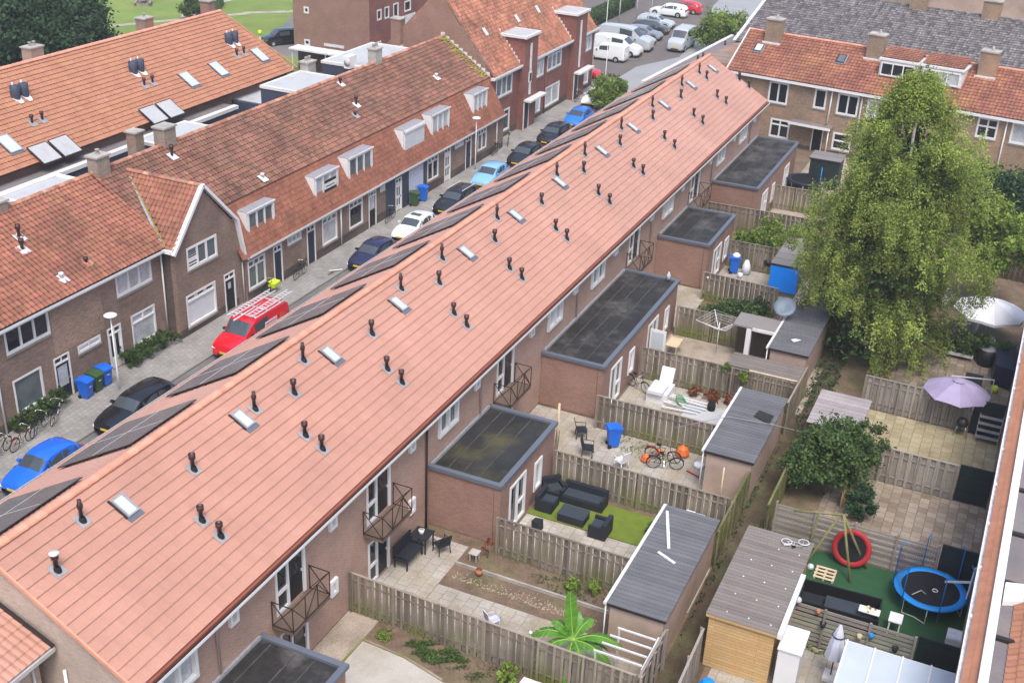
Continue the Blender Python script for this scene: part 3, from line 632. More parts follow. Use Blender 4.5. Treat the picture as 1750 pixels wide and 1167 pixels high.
for o in opA[:2]+opA[7:8]: wa.window(o, A, 3, fr=.11, glass='glass_dark' if o[0] != 42.3 else 'glass_curtain')
wa.window(opA[2], A, 1, fr=.09, glass='glass_mid', sill='sill'); wa.window(opA[4], A, 2, fr=.1, glass='blind'); wa.window(opA[6], A, 1, transom=.5, split_top=2, fr=.09, glass='glass_curtain', topglass='glass_curtain'); wa.window(opA[8], A, 1, fr=.09, glass='glass_mid')
wa.door(opA[3], A, 'door_dark', glaz=[(.15, .85, .35, .9)]); wa.door(opA[5], A, 'white', glaz=[(.15, .42, .35, .95), (.58, .85, .35, .95)])
wend = Wall((46.2, 40.8, 0), (0, -1, 0), (-1, 0, 0))
pantile('roof_tiles', (22, YL, ZL), (1, 0, 0), (0, -cA, -sA), 24.4, 5.88, 'pantile_red', A, .27, .335, .062, .05)
pantile('roof_tiles', (22, YL, ZL), (1, 0, 0), (0, cA, -sA), 24.4, 5.2, 'pantile_red', A, .27, .335, .062, .05)
slab('roof_deck', [(22, YL, ZL-.06), (22, 40.5, 5.35), (46.3, 40.5, 5.35), (46.3, YL, ZL-.06)], .12, 'wood_dark', A)
ridge_tiles('ridge_tiles', (22, YL, ZL+.05), (46.4, YL, ZL+.05), .15, 'ridge_old', A, .36)
def fgutter(x0, x1, y, z, parent):
    m1 = MB(); m1.box((x0, y-.02, z-.26), (x1, y+.36, z-.10), 'white_dirty'); m1.box((x0, y-.14, z-.12), (x1, y-.02, z-.10), 'white'); m1.box((x0, y-.155, z-.12), (x1, y-.14, z+.01), 'white'); m1.box((x0, y-.138, z-.098), (x1, y-.022, z-.085), 'roof_flat_brown')
    return m1.build('gutter', parent)
fgutter(22, 45.6, 40.44, 5.42, A)
pipe([(45.75, 40.72, 5.2), (45.75, 40.72, 0)], A, 'white', .045); pipe([(34.1, 40.72, 5.2), (34.1, 40.72, 0)], A, 'white', .05)
chimney(46.9, 45.4, 7.9, 9.35, .95, .7, A, 'brick chimney on the ridge with pale flashing, next to the gabled house', 1); chimney(40.0, 45.5, 8.0, 8.9, .6, .5, A, pots=0)
roof_vent(39.46, 43.9, rf(43.9), A, .7); roof_vent(39.0, 43.3, rf(43.3), A, .6); roof_vent(39.3, 41.3, rf(41.3), A, .35, mt='lead_white'); roof_vent(41.2, 41.5, rf(41.5), A, .3, 'ridge_old')
d_ = MB(); d_.box((42.2, 45.7, 6.5), (46.2, 47.9, 8.0), 'roof_flat_light'); d_.box((41.9, 45.75, 8.0), (46.35, 46.0, 8.1), 'white'); d_.box((41.9, 47.75, 8.0), (46.35, 48.0, 8.1), 'white'); d_.box((41.9, 46, 8.0), (42.15, 47.75, 8.1), 'white'); d_.box((46.1, 46, 8.0), (46.35, 47.75, 8.1), 'white'); d_.build('rear_dormer', A)
b_ = MB(); b_.box((22, 40.95, 0), (46.2, 50.2, 5.2), 'brick_old'); b_.build('house_body', A)
fixparent(A)
# gable house
Gh = thing('gabled_house', 'brick house with pointed street gable edged in white, a sale sign in its window', 'house', (48.6, 40, 0))
wgb = Wall((0, 40.0, 0), (1, 0, 0), (0, -1, 0)); AX, AZ = 48.55, 8.15
opG = [(46.95, 49.55, 3.75, 5.05), (46.6, 49.15, .45, 2.35), (49.95, 50.95, .02, 2.36)]
wgb.mesh('front_wall', 45.95, 51.35, 0, 5.2, opG, 'brick_old', Gh, base=(.5, 'brick_base'), top=[(45.95, 5.2), (51.2, 5.2), (AX, AZ-.1)])
s_ = MB(); s_.box((45.95, 40.29, 0), (46.2, 40.8, 5.2), 'brick_base'); s_.build('side_wall', Gh)
wo = wgb.window(opG[0], Gh, 3, fr=.12, glass='glass_mid'); sg = MB(); wgb.lb(sg, 47.05, 47.95, 3.95, 4.62, -.05, -.035, 'white'); wgb.lb(sg, 47.05, 47.95, 4.42, 4.62, -.034, -.03, 'black_plastic')
wgb.lb(sg, 47.12, 47.88, 4.08, 4.16, -.034, -.03, 'black_plastic'); wgb.lb(sg, 47.05, 47.95, 3.95, 3.98, -.034, -.03, 'black_plastic'); wgb.lb(sg, 47.2, 47.8, 4.5, 4.54, -.029, -.027, 'white'); sg.build('estate_sign', wo, label='black and white sale sign inside the window')
wgb.window(opG[1], Gh, 1, transom=.42, fr=.11, glass='blind', topglass='white'); tw = MB()
for k in range(3):
    tw = MB(); wgb.lb(tw, 46.85+k*.8, 47.3+k*.8, 2.08, 2.24, -.05, -.03, 'glass_dark'); tw.build('top_light', Gh)
wgb.door(opG[2], Gh, 'door_black', glaz=[(.35, .65, .68, .88)])
kG = (AZ-5.25)/(AX-45.85); yb = 40.55+(AZ-5.45)/.61
def gmaskL(a, b): # left slope: drop tiles behind the valley
    x = AX-b*cG; y = 39.88+a; z = AZ-(AX-x)*kG; return z > 5.45+.61*(y-40.55)-.02
def gmaskR(a, b):
    x = AX+b*cG; y = 39.88+a; z = AZ-(x-AX)*kG; return z > 5.45+.61*(y-40.55)-.02
cG = 1/math.sqrt(1+kG*kG); sG = kG*cG
pantile('roof_tiles', (AX, 39.88, AZ+.03), (0, 1, 0), (-cG, 0, -sG), 5.2, 4.0, 'pantile_red', Gh, .27, .335, .062, .05, mask=gmaskL)
pantile('roof_tiles', (AX, 39.88, AZ+.03), (0, 1, 0), (cG, 0, -sG), 5.2, 3.9, 'pantile_red', Gh, .27, .335, .062, .05, mask=gmaskR)
ridge_tiles('ridge_tiles', (AX, 39.9, AZ+.07), (AX, 44.9, AZ+.07), .15, 'ridge_old', Gh, .36)
va = MB(); va.beam((45.8, 40.6, 5.5), (AX, 45.0, AZ+.05), .16, .04, 'lead'); va.beam((45.75, 40.3, 5.42), (AX-.05, 44.9, AZ+.02), .05, .05, 'moss'); va.build('valley_gutter', Gh)
e_ = MB(); e_.prism([(45.8, 40.0, 5.12), (AX, 40.0, AZ-.12), (51.35, 40.0, 5.12)], (0, .0, 0), 'brick_old') if False else None
bb = MB()
for p, q in (((45.72, 5.1), (AX, AZ+.08)), ((AX, AZ+.08), (51.3, 5.35)), ((51.3, 5.35), (51.85, 2.78))): bb.beam((p[0], 39.86, p[1]), (q[0], 39.86, q[1]), .24, .17, 'white')
bb.build('bargeboard', Gh)
g2 = MB(); g2.box((45.6, 39.9, 5.18), (45.8, 40.75, 5.36), 'white'); g2.build('gutter', Gh)
sm = MB(); sm.quad((51.2, 39.995, 5.2), (51.2, 39.995, 0), (51.75, 39.995, 0), (51.75, 39.995, 2.7), mt='brick_old'); sm.quad((51.2, 39.995, 5.2), (51.75, 39.995, 2.7), (51.75, 41.4, 2.7), (51.2, 41.4, 5.2), mt='pantile_mansard'); sm.build('lower_gable_edge', Gh)
pipe([(51.6, 39.9, 2.6), (51.6, 39.9, 0)], Gh, 'pipe_grey', .04)
fixparent(Gh)
# mansard row
Mr = thing('mansard_row', 'row of low brick houses under a moss-stained mansard roof with six white dormer windows', 'terrace', (70, 39.8, 0))
wm = Wall((0, 39.8, 0), (1, 0, 0), (0, -1, 0)); MX0, MX1 = 51.8, 87.2
opM = [(51.95, 53.65, .65, 2.5), (54.5, 55.4, .02, 2.52), (56.0, 57.5, 2.08, 2.6), (58.1, 59.05, .02, 2.6), (59.85, 61.6, .7, 2.58), (63.1, 64.8, .74, 2.6), (65.6, 66.6, .02, 2.6), (67.15, 67.8, 2.15, 2.62), (69.25, 70.15, .02, 2.45), (71.2, 73.4, .02, 2.6),
       (74.0, 75.7, .85, 2.65), (76.7, 77.7, .02, 2.65), (78.4, 79.8, 2.2, 2.62), (80.25, 81.25, .02, 2.65), (82.4, 84.0, .9, 2.65)]
wm.mesh('front_wall', MX0, MX1, 0, 2.78, opM, 'brick_old', Mr, base=(.6, 'brick_base'))
kinds = ['w', 'd', 's', 'd', 'w', 'w', 'D', 's', 'W', 'g', 'w', 'W', 's', 'd', 'w']
for i, (o, k) in enumerate(zip(opM, kinds)):
    if k == 'w': wm.window(o, Mr, 1 if i in (4, 5) else 2, transom=.42, split_top=3, fr=.09, glass=['glass_mid', 0, 0, 0, 'glass_curtain', 'glass_dark', 0, 0, 0, 0, 'glass_dark', 0, 0, 0, 'glass_mid'][i], topglass='glass_mid')
    elif k == 's': wm.window(o, Mr, 3, fr=.09, glass='glass_curtain')
    elif k == 'd': wm.door(o, Mr, 'door_navy')
    elif k == 'D': wm.door(o, Mr, 'door_black', glaz=[(.1, .9, .55, .95)], n_top=3)
    elif k == 'W': wm.door(o, Mr, 'white', glaz=[(.2, .4, .2, .45), (.6, .8, .2, .45), (.2, .4, .55, .85), (.6, .8, .55, .85)])
    elif k == 'g':
        g = MB(); wm.lb(g, o[0], o[1], o[2], o[3], -.1, -.02, 'cloth_grey')
        for q in range(9): wm.lb(g, o[0], o[1], .3+q*.26, .32+q*.26, -.02, -.01, 'pipe_grey')
        g.build('garage_door', Mr)
cl = MB()
for a, b, c, d in ((67.9, 69.2, 0, 2.75), (70.2, 71.15, 0, 2.75), (73.42, 73.8, 0, 2.75), (71.15, 73.42, 2.62, 2.75)): wm.lb(cl, a, b, c, d, 0, .035, 'slate_blue')
cl.build('grey_cladding', Mr)
zb, yb2 = 5.75, 41.35; kl = (zb-2.85)/(yb2-39.65); cl_ = 1/math.sqrt(1+kl*kl); sl_ = kl*cl_; ll = (zb-2.85)/sl_
pantile('lower_roof', (MX0-.5, yb2, zb), (1, 0, 0), (0, -cl_, -sl_), MX1-MX0+.5, ll, 'pantile_mansard', Mr, .25, .33, .012, .03)
ku = (ZL+.05-zb)/(YL-yb2); cu_ = 1/math.sqrt(1+ku*ku); su_ = ku*cu_; lu_ = (YL-yb2)/cu_
ma = lambda a, b: not (a < 2.6 and (MX0-2.6+a) < 46.0)
pantile('upper_roof', (46.2, YL, ZL+.05), (1, 0, 0), (0, -cu_, -su_), MX1-46.2, lu_+.12, 'pantile_brown', Mr, .27, .335, .062, .05, mask=lambda a, b: a > 5.15 or (ZL-b*su_) > AZ-abs(46.2+a-AX)*kG-.1)
pantile('rear_roof', (46.2, YL, ZL+.05), (1, 0, 0), (0, cA, -sA), MX1-46.2, 5.2, 'pantile_brown', Mr, .27, .335, .062, .05)
slab('roof_deck', [(51.0, YL, ZL-.03), (51.0, yb2+.1, zb), (MX1, yb2+.1, zb), (MX1, YL, ZL-.03)], .1, 'wood_dark', Mr)
ridge_tiles('ridge_tiles', (46.2, YL, ZL+.1), (MX1, YL, ZL+.1), .15, 'ridge_old', Mr, .36)
fgutter(51.85, MX1, 39.62, 2.95, Mr)
b_ = MB(); b_.box((46.25, 40.35, 0), (MX1-.02, 50.2, 2.7), 'brick_old'); b_.box((51.6, 41.5, 2.7), (MX1-.02, 49.5, 5.6), 'brick_old'); b_.build('house_body', Mr)
pipe([(62.0, 39.72, 2.7), (62.0, 39.72, 0)], Mr, 'white', .045); pipe([(85.8, 39.72, 2.7), (85.8, 39.72, 0)], Mr, 'white', .045)
def dormer(x0, x1, z0, z1, lights, parent, glass='glass_curtain', sign=False, shutter=False):
    z1 += .1; wd = Wall((0, 40.3, 0), (1, 0, 0), (0, -1, 0)); zt = z1+.03; t = MB()
    t.box((x0-.1, 40.25, zt), (x1+.1, 42.6, zt+.05), 'lead'); t.box((x0-.12, 40.2, zt-.03), (x1+.12, 40.249, zt+.06), 'white'); o = t.build('dormer_roof', parent)
    for xs_ in (x0-.12, x1+.04):
        c = MB(); c.prism([(xs_, 40.3, z0-.1), (xs_, 41.3, z0+1.45), (xs_, 42.4, zt), (xs_, 40.3, zt)], (.08, 0, 0), 'white'); c.build('cheek', o, normals=True)
    wd.mesh('dormer_front', x0-.04, x1+.04, z0-.1, zt, [(x0, x1, z0, z1)], 'white', o, thick=.12)
    ww = wd.window((x0, x1, z0, z1), parent, lights, fr=.12, glass=glass, sill=None, name='dormer_window')
    if shutter:
        s = MB(); wd.lb(s, x0+.05, x1-.05, z0+.1, z1-.16, .035, .06, 'blind')
        for q in range(14): wd.lb(s, x0+.05, x1-.05, z0+.12+q*.1, z0+.13+q*.1, .06, .066, 'pipe_grey')
        wd.lb(s, x0, x1, z1-.16, z1, .03, .14, 'white'); s.build('roller_shutter', ww)
    if sign:
        s = MB(); wd.lb(s, x0+.95, x1-.25, z0+.35, z1-.45, .04, .05, 'white'); wd.lb(s, x0+.95, x1-.25, z1-.65, z1-.45, .051, .055, 'black_plastic'); wd.lb(s, x0+.95, x1-.25, z0+.35, z0+.55, .051, .055, 'black_plastic'); wd.lb(s, x0+1.15, x1-.45, z0+.68, z0+.74, .051, .055, 'black_plastic'); s.build('estate_sign', ww, label='black and white sale sign on the dormer window')
    f = MB(); f.beam((x0-.3, 40.28, z0-.12), (x1+.3, 40.28, z0-.12), .12, .06, 'lead'); f.build('sill', ww)
for a in ((52.9, 55.45, 3.5, 5.0, 3, 'glass_mid'), (60.0, 62.6, 3.55, 5.05, 3, 'glass_curtain', True), (64.0, 66.95, 3.5, 5.2, 3, 'glass_mid'), (71.4, 74.3, 3.5, 5.2, 1, 'blind', False, True), (75.6, 78.3, 3.6, 5.3, 3, 'glass_curtain'), (82.5, 84.9, 3.8, 5.3, 3, 'glass_curtain')):
    dormer(a[0], a[1], a[2], a[3], a[4], Mr, a[5], *(a[6:]))
chimney(52.6, 45.6, 7.9, 9.5, 1.0, .8, Mr, pots=0); chimney(76.4, 45.6, 8.0, 9.5, .9, .7, Mr, 'grey rendered chimney near the centre of the mansard row', 2, 'concrete')
roof_vent(52.0, 44.7, 5.8+ku*(44.7-41.35), Mr, .7); roof_vent(69.9, 43.3, 5.8+ku*(43.3-41.35), Mr, .7); roof_vent(68.8, 42.7, 5.8+ku*(42.7-41.35), Mr, .3, 'lead'); roof_vent(80.9, 42.8, 5.8+ku*(42.8-41.35), Mr, .35, mt='lead_white'); roof_vent(56.3, 41.6, 6.0, Mr, .35, mt='lead_white'); roof_vent(70.6, 45.0, 8.2, Mr, .5)
mo = MB()
for k in range(150):
    x = 86.1+random.random()*1.05-.0; y = 41.4+random.random()*4; z = 5.8+ku*(y-41.35)+.045; s = random.uniform(.05, .16); mo.lathe([(s, 0), (s*.6, s*.35), (0, s*.45)], (x, y, z), 'moss', 6)
mo.build('moss_clumps', Mr); Mr.children[-1]['kind'] = 'stuff'
def rdorm(x0, x1, y1, z=8.0, m_='roof_flat_light'):
    d_ = MB(); d_.box((x0, 45.8, 6.2), (x1, y1, z), 'slate_blue'); d_.box((x0+.2, 45.8, z), (x1-.2, y1-.2, z+.03), m_); d_.box((x0-.05, y1-.2, z-.12), (x1+.05, y1+.05, z+.08), 'white_dirty'); d_.box((x0-.05, 45.8, z-.12), (x0+.2, y1-.2, z+.08), 'white_dirty'); d_.box((x1-.2, 45.8, z-.12), (x1+.05, y1-.2, z+.08), 'white_dirty'); return d_.build('rear_dormer', Mr)
rdorm(53.3, 58.0, 48.6); rdorm(67.5, 72.5, 49.6, 8.05); rdorm(75.6, 83.0, 49.8, 8.15); chimney(73.0, 49.3, 7.0, 8.7, 1.0, .7, Mr, pots=2, mt='concrete'); chimney(52.2, 47.5, 6.8, 9.0, .7, .7, Mr, pots=0)
ac = MB(); ac.box((74.9, 46.9, 8.1), (75.9, 47.4, 9.0), 'white'); ac.lathe([(.28, 0), (.28, .02), (0, .02)], (74.89, 47.1, 8.55), 'pipe_grey', 16, axis=Matrix.Rotation(-PI/2, 3, 'Y')); ac.build('cooling_unit', Mr)
fixparent(Mr)
# ================================================================== TALL RED BRICK TERRACE BEYOND
T = thing('red_brick_terrace', 'tall dark-red brick houses with steep orange roof and two square stair towers', 'terrace', (99, 41, 0))
wt = Wall((0, 41, 0), (1, 0, 0), (0, -1, 0)); kT = 1.247; cT = 1/math.sqrt(1+kT*kT); sT = kT*cT; YT, ZT = 46.05, 12.2
opT = [(88.1, 91.3, 3.65, 5.35), (87.9, 91.0, .5, 2.4), (95.2, 98.1, 3.7, 5.4), (98.9, 102.2, 3.75, 5.5), (94.6, 97.7, .45, 2.2), (98.7, 102.1, .45, 2.3), (107.2, 109.9, 3.75, 5.45), (105.9, 109.6, .5, 2.2)]
wt.mesh('street_wall', 87.25, 110.6, 0, 5.7, opT, 'brick_red', T, base=(.6, 'brick_base'))
for i, o in enumerate(opT): wt.window(o, T, 2 if o[2] < 1 else 3, fr=.13, glass=['glass_mid', 'glass_dark', 'glass_curtain', 'glass_mid', 'glass_sky', 'glass_curtain', 'glass_curtain', 'glass_curtain'][i], transom=.42 if i in (2, 3, 6) else 0)
wtg = Wall((87.25, 41, 0), (0, 1, 0), (-1, 0, 0)); wtg.mesh('party_wall', 0, 10.2, 0, 5.7, [], 'brick_pink', T, top=[(0, 5.7), (10.2, 6.9), (5.05, 12.15)], thick=.3)
wtf = Wall((110.6, 51, 0), (0, -1, 0), (1, 0, 0)); wtf.mesh('far_wall', 0, 10, 0, 5.7, [], 'brick_red', T, top=[(0, 5.7), (10, 5.7), (5, 12.1)])
pantile('roof_tiles', (87.5, YT, ZT), (1, 0, 0), (0, -cT, -sT), 23.2, 8.35, 'pantile_orange_old', T, .25, .335, .04, .035)
pantile('roof_tiles', (87.3, YT, ZT), (1, 0, 0), (0, cT, -sT), 23.4, 7.5, 'pantile_orange_old', T, .25, .335, .04, .035)
slab('roof_deck', [(87.5, YT, ZT-.06), (87.5, 40.75, ZT-5.3*kT-.06), (110.6, 40.75, ZT-5.3*kT-.06), (110.6, YT, ZT-.06)], .1, 'wood_dark', T)
ridge_tiles('ridge_tiles', (87.3, YT, ZT+.05), (110.8, YT, ZT+.05), .15, 'ridge_old', T, .36)
st = MB()   # stepped lead flashing up the party wall and edge tiles
for k in range(11):
    y = 41.2+k*.42; z = 5.7+(y-41.2)*.64+.1; st.box((87.19, y, z), (87.245, y+.36, z+.3), 'white_dirty')
st.build('stepped_flashing', T)
v_ = MB(); v_.beam((87.35, 40.7, 5.6), (87.35, YT, ZT+.02), .12, .14, 'ridge_old'); v_.beam((87.3, YT, ZT+.02), (87.3, 51.3, 6.0), .12, .14, 'ridge_old'); v_.build('verge_tiles', T)
for a, b in ((87.0, 92.5), (95.3, 104.1), (107.0, 110.9)):
    g = MB(); g.box((a, 40.62, 5.48), (b, 40.99, 5.66), 'white_dirty'); g.box((a, 40.55, 5.6), (b, 40.62, 5.76), 'white'); g.build('gutter', T)
for (a, b) in ((92.55, 95.3), (104.15, 107.0)):
    o = MB(); o.box((a, 40.45, 0), (b, 43.2, 7.95), 'brick_red'); to = o.build('stair_tower', T)
    r = MB(); r.box((a-.2, 40.25, 7.95), (b+.2, 42.95, 8.15), 'white_dirty'); r.box((a+.1, 40.5, 8.15), (b-.1, 42.7, 8.17), 'roof_flat_light'); r.build('flat_roof', to)
    wtt = Wall((0, 40.45, 0), (1, 0, 0), (0, -1, 0)); f = MB(); m_ = a+1.25
    for p in ((m_-.11, 3.0, 7.3, .05), (m_+.11, 3.0, 7.3, .05)): wtt.lb(f, p[0]-.05, p[0]+.05, p[1], p[2], 0, .06, 'white')
    for zz in (3.0, 4.1, 5.2, 6.3, 7.3): wtt.lb(f, m_-.16, m_+.16, zz-.05, zz+.05, .001, .07, 'white')
    if a < 100: wtt.lb(f, m_-.3, m_+.3, 4.0, 4.9, 0, .065, 'white'); wtt.lb(f, m_-.2, m_+.2, 4.1, 4.8, .066, .075, 'glass_dark')
    f.build('stair_window', to); s = MB()
    for k in range(9): y = 40.9+k*.24; s.box((a-.03, y, 5.9+(y-41)*kT+.05), (a-.001, y+.2, 5.9+(y-41)*kT+.35), 'white_dirty')
    s.build('stepped_flashing', to)
    d = MB(); d.box((a+.1, 39.75, 2.5), (b+.9, 40.44, 2.66), 'white_dirty'); d.build('porch_canopy', to)
    w2 = Wall((0, 40.45, 0), (1, 0, 0), (0, -1, 0)); dd = MB(); w2.lb(dd, a+.25, a+1.15, .0, 2.3, 0, .03, 'door_black'); w2.lb(dd, a+.15, a+.25, 0, 2.4, 0, .06, 'white'); w2.lb(dd, a+1.15, a+1.25, 0, 2.4, 0, .06, 'white'); dd.build('door', to)
for x, y in ((90.16, 43.17), (96.63, 43.19), (101.17, 43.23)):
    n = Vector((0, -sT, cT)); skylight((x, y, 5.9+(y-41)*kT), (1, 0, 0), (0, -cT, -sT), n, .45, .7, T, 'glass_sky', 'white_dirty')
pipe([(98.5, 40.93, 5.5), (98.5, 40.93, 0)], T, 'brick_red', .06); pipe([(110.4, 40.9, 5.5), (110.4, 40.9, 0)], T, 'pipe_grey', .05)
chimney(87.2, 49.8, 7, 9.4, .8, .9, T, mt='brick_pink', pots=0)
fixparent(T)
# ================================================================== ORANGE-ROOFED TERRACE BEHIND (upper left)
B = thing('orange_roofed_terrace', 'terrace with bright orange tiled roof, twin grey vent boxes and skylights, upper left', 'terrace', (65, 58, 0))
kB = .65; cB = 1/math.sqrt(1+kB*kB); sB = kB*cB; YB, ZB = 63.45, 9.33; BX0, BX1 = 28, 82.3
def rb(y): return ZB-(YB-y)*kB
def bm_(a, b): return a < (BX1-BX0)-b*0-.0 and (BX0+a) < 81.3+(b/7.7)*1.4
pantile('roof_tiles', (BX0, YB, ZB), (1, 0, 0), (0, -cB, -sB), BX1-BX0+.6, 7.75, 'pantile_orange', B, .27, .38, .016, .05, mask=bm_)
pantile('roof_tiles', (BX0, YB, ZB), (1, 0, 0), (0, cB, -sB), 53.3, 7.75, 'pantile_orange', B, .27, .36, .03, .035)
slab('roof_deck', [(BX0, YB, ZB-.06), (BX0, 57.0, 5.08), (82.3, 57.0, 5.08), (81.2, YB, ZB-.06)], .1, 'wood_dark', B)
ridge_tiles('ridge_tiles', (BX0, YB, ZB+.05), (81.3, YB, ZB+.05), .17, 'ridge_new', B, .4)
v = MB(); v.beam((81.35, YB, ZB+.04), (82.8, 57.0, 5.2), .2, .1, 'ridge_old'); v.build('verge_tiles', B)
b_ = MB(); b_.prism([(28, 57.5, 0), (82.0, 57.5, 0), (82.0, 57.5, 5.05), (28, 57.5, 5.05)], (0, 12, 0), 'brick_pink'); b_.prism([(81.0, 57.6, 5.0), (81.0, YB, 9.1), (81.0, 69.3, 5.0)], (.25, 0, 0), 'brick_pink'); b_.build('house_body', B, normals=True)
for x, y in ((57.0, 61.65), (67.6, 61.0), (79.0, 61.0)):
    for dx in (-.38, .38):
        m_ = MB(); m_.lathe([(.3, -.45), (.32, .1), (.33, .60), (.27, .63), (0, .63)], (x+dx, y-.35, rb(y)), 'slate_blue', 12); o = m_.build('vent_box', B)
        f = MB(); c = Vector((x+dx, y-.7, rb(y-.7)+.07)); f.prism([c+Vector((-.34, .3, .2)), c+Vector((-.14, -.2, -.12)), c+Vector((.14, -.2, -.12)), c+Vector((.34, .3, .2))], (0, -.01, .03), 'lead_white'); f.build('flashing', o, normals=True)
        p = MB(); p.lathe([(.05, .6), (.05, .8), (0, .8)], (x+dx, y-.2, rb(y)), 'white_dirty', 8); p.build('cowl', o)
for x, y in ((55.9, 59.4), (56.8, 59.4), (66.95, 59.5), (67.85, 59.5), (78.06, 59.5), (79.0, 59.5)): roof_vent(x, y, rb(y), B, .6, 'lead', ang=.65)
nB = (0, -sB, cB); dB = (0, -cB, -sB)
for x, y in ((53.0, 58.6), (71.2, 58.9), (74.9, 58.95), (81.0-.6, 59.0)): skylight((x, y, rb(y)+.03), (1, 0, 0), dB, nB, 1.0, 1.5, B, 'glass_sky', 'lead')
for x in (54.4, 56.2, 64.9, 66.7):
    c = Vector((x, 57.0, rb(57.0)+.28)); nn = Vector(nB); dd = Vector(dB); ux = Vector((1, 0, 0)); m_ = MB()
    m_.prism([c+ux*a*.82+dd*b for a, b in ((-1, -.9), (1, -.9), (1, .75), (-1, .75))], Vector((0, 0, .06)), 'panel_edge'); o = m_.build('solar_collector', B, normals=True)
    m_ = MB(); m_.prism([c+ux*a*.75+dd*b+Vector((0, 0, .062)) for a, b in ((-1, -.82), (1, -.82), (1, .67), (-1, .67))], Vector((0, 0, .01)), 'roof_flat_light'); m_.build('collector_glass', o, normals=True)
chimney(75.0, 66.0, 6.5, 9.5, 1.1, .9, B, pots=1, mt='brick_stained'); chimney(83.0, 66.0, 0, 9.6, .9, .9, B, pots=1, mt='brick_pink'); chimney(63.1, 66.0, 6.5, 9.45, 1.2, .9, B, pots=2, mt='brick_shed')
rx = MB(); rx.box((30, 55.9, 0), (72.8, 57.5, 4.35), 'slate_blue'); rxo = rx.build('rear_extension', B); r2 = MB(); r2.box((30, 56.25, 4.35), (73, 57.5, 4.4), 'roof_flat_brown'); r2.build('flat_roof', rxo); r3 = MB(); r3.box((30, 55.8, 4.2), (73, 56.24, 4.46), 'white'); r3.build('fascia', rxo)
rx = MB(); rx.box((74.4, 54.2, 0), (80.0, 57.5, 4.3), 'slate_blue'); rxo = rx.build('rear_extension', B); r2 = MB(); r2.box((74.7, 54.5, 4.3), (79.7, 57.5, 4.34), 'roof_flat_light'); r2.build('flat_roof', rxo); r3 = MB(); r3.box((74.3, 54.1, 4.2), (80.1, 54.5, 4.46), 'white_dirty'); r3.build('fascia', rxo)
fixparent(B)
yd = MB(); yd.box((30, 50.3, -.122), (86, 55.85, -.02), 'roof_flat_brown'); struct(yd.build('courtyard_paving'))
yd = MB(); yd.box((83, 50.3, -.122), (104, 66, -.02), 'pavers_street'); struct(yd.build('courtyard_paving'))
# big plain brick block
K1 = thing('brick_apartment_block', 'large plain pink brick block with few small windows, top left of centre', 'building', (110, 62, 0))

def xp(px, py, x): d = ray((px, py)); t = x/d.x; return d.y*t, 30+d.z*t
def yp(px, py, y): d = ray((px, py)); t = y/d.y; return d.x*t, 30+d.z*t
wk = Wall((107, 73.9, 0), (0, -1, 0), (-1, 0, 0)); opK = []
for a, b, c, d in ((519, 11.5, 528, 24), (520, 67, 530, 79)):
    y0, z1 = xp(a, b, 107); y1, z0 = xp(c, d, 107); opK.append((73.9-y0, 73.9-y1, z0, z1))
wk.mesh('end_wall', 0, 9.4, 0, 13, opK, 'brick_pink', K1)
for o in opK: wk.window(o, K1, 1, fr=.15, sill=None)
y0, z1 = xp(554, 74, 107); y1, z0 = xp(588, 84, 107); m_ = MB(); wk.lb(m_, 73.9-y0, 73.9-y1, z0, z1, 0, .04, 'lead_white'); m_.build('pale_sign_panel', K1)
wk2 = Wall((107, 64.5, 0), (1, 0, 0), (0, -1, 0)); op2 = []
for a, b, c, d in ((644, 18, 652, 34), (657, 13, 665, 31), (672, 7, 681, 36), (644, 72, 651, 79), (691, 3, 702, 18)):
    x0, z1 = yp(a, b, 64.5); x1, z0 = yp(c, d, 64.5); op2.append((x0-107, max(x1, x0+.8)-107, z0, z1))
wk2.mesh('side_wall', 0, 30, 0, 13, op2, 'brick_red', K1)
for o in op2: wk2.window(o, K1, 1, fr=.14, sill=None)
o = op2[2]; m_ = MB(); m_.box((107+o[0]-.3, 63.3, o[2]-.3), (107+o[1]+1.6, 64.48, o[2]-.12), 'white_dirty'); m_.box((107+o[0]-.3, 63.3, o[2]-.12), (107+o[1]+1.6, 63.36, o[2]+.8), 'lead_white'); m_.build('balcony', K1)
m_ = MB(); m_.box((107.3, 64.8, 0), (137, 73.6, 12.9), 'brick_red'); m_.box((106.9, 64.4, 13), (137, 74, 13.2), 'roof_flat_light'); m_.build('block_body', K1); fixparent(K1)
cn = thing('bicycle_shelter', 'long pale flat canopy roof on posts in front of the large pink brick block', 'shelter', (99.5, 65, 0))
m_ = MB(); m_.box((98.6, 60.5, 2.2), (100.3, 68.8, 2.36), 'lead_white'); m_.build('roof', cn)
for y in (60.8, 64.6, 68.5): m_ = MB(); m_.box((98.8, y, 0), (98.9, y+.1, 2.2), 'alu'); m_.build('post', cn)
m_ = MB(); m_.box((100.2, 60.5, 0), (100.3, 68.8, 2.2), 'wood_dark'); m_.build('back_panel', cn); fixparent(cn)
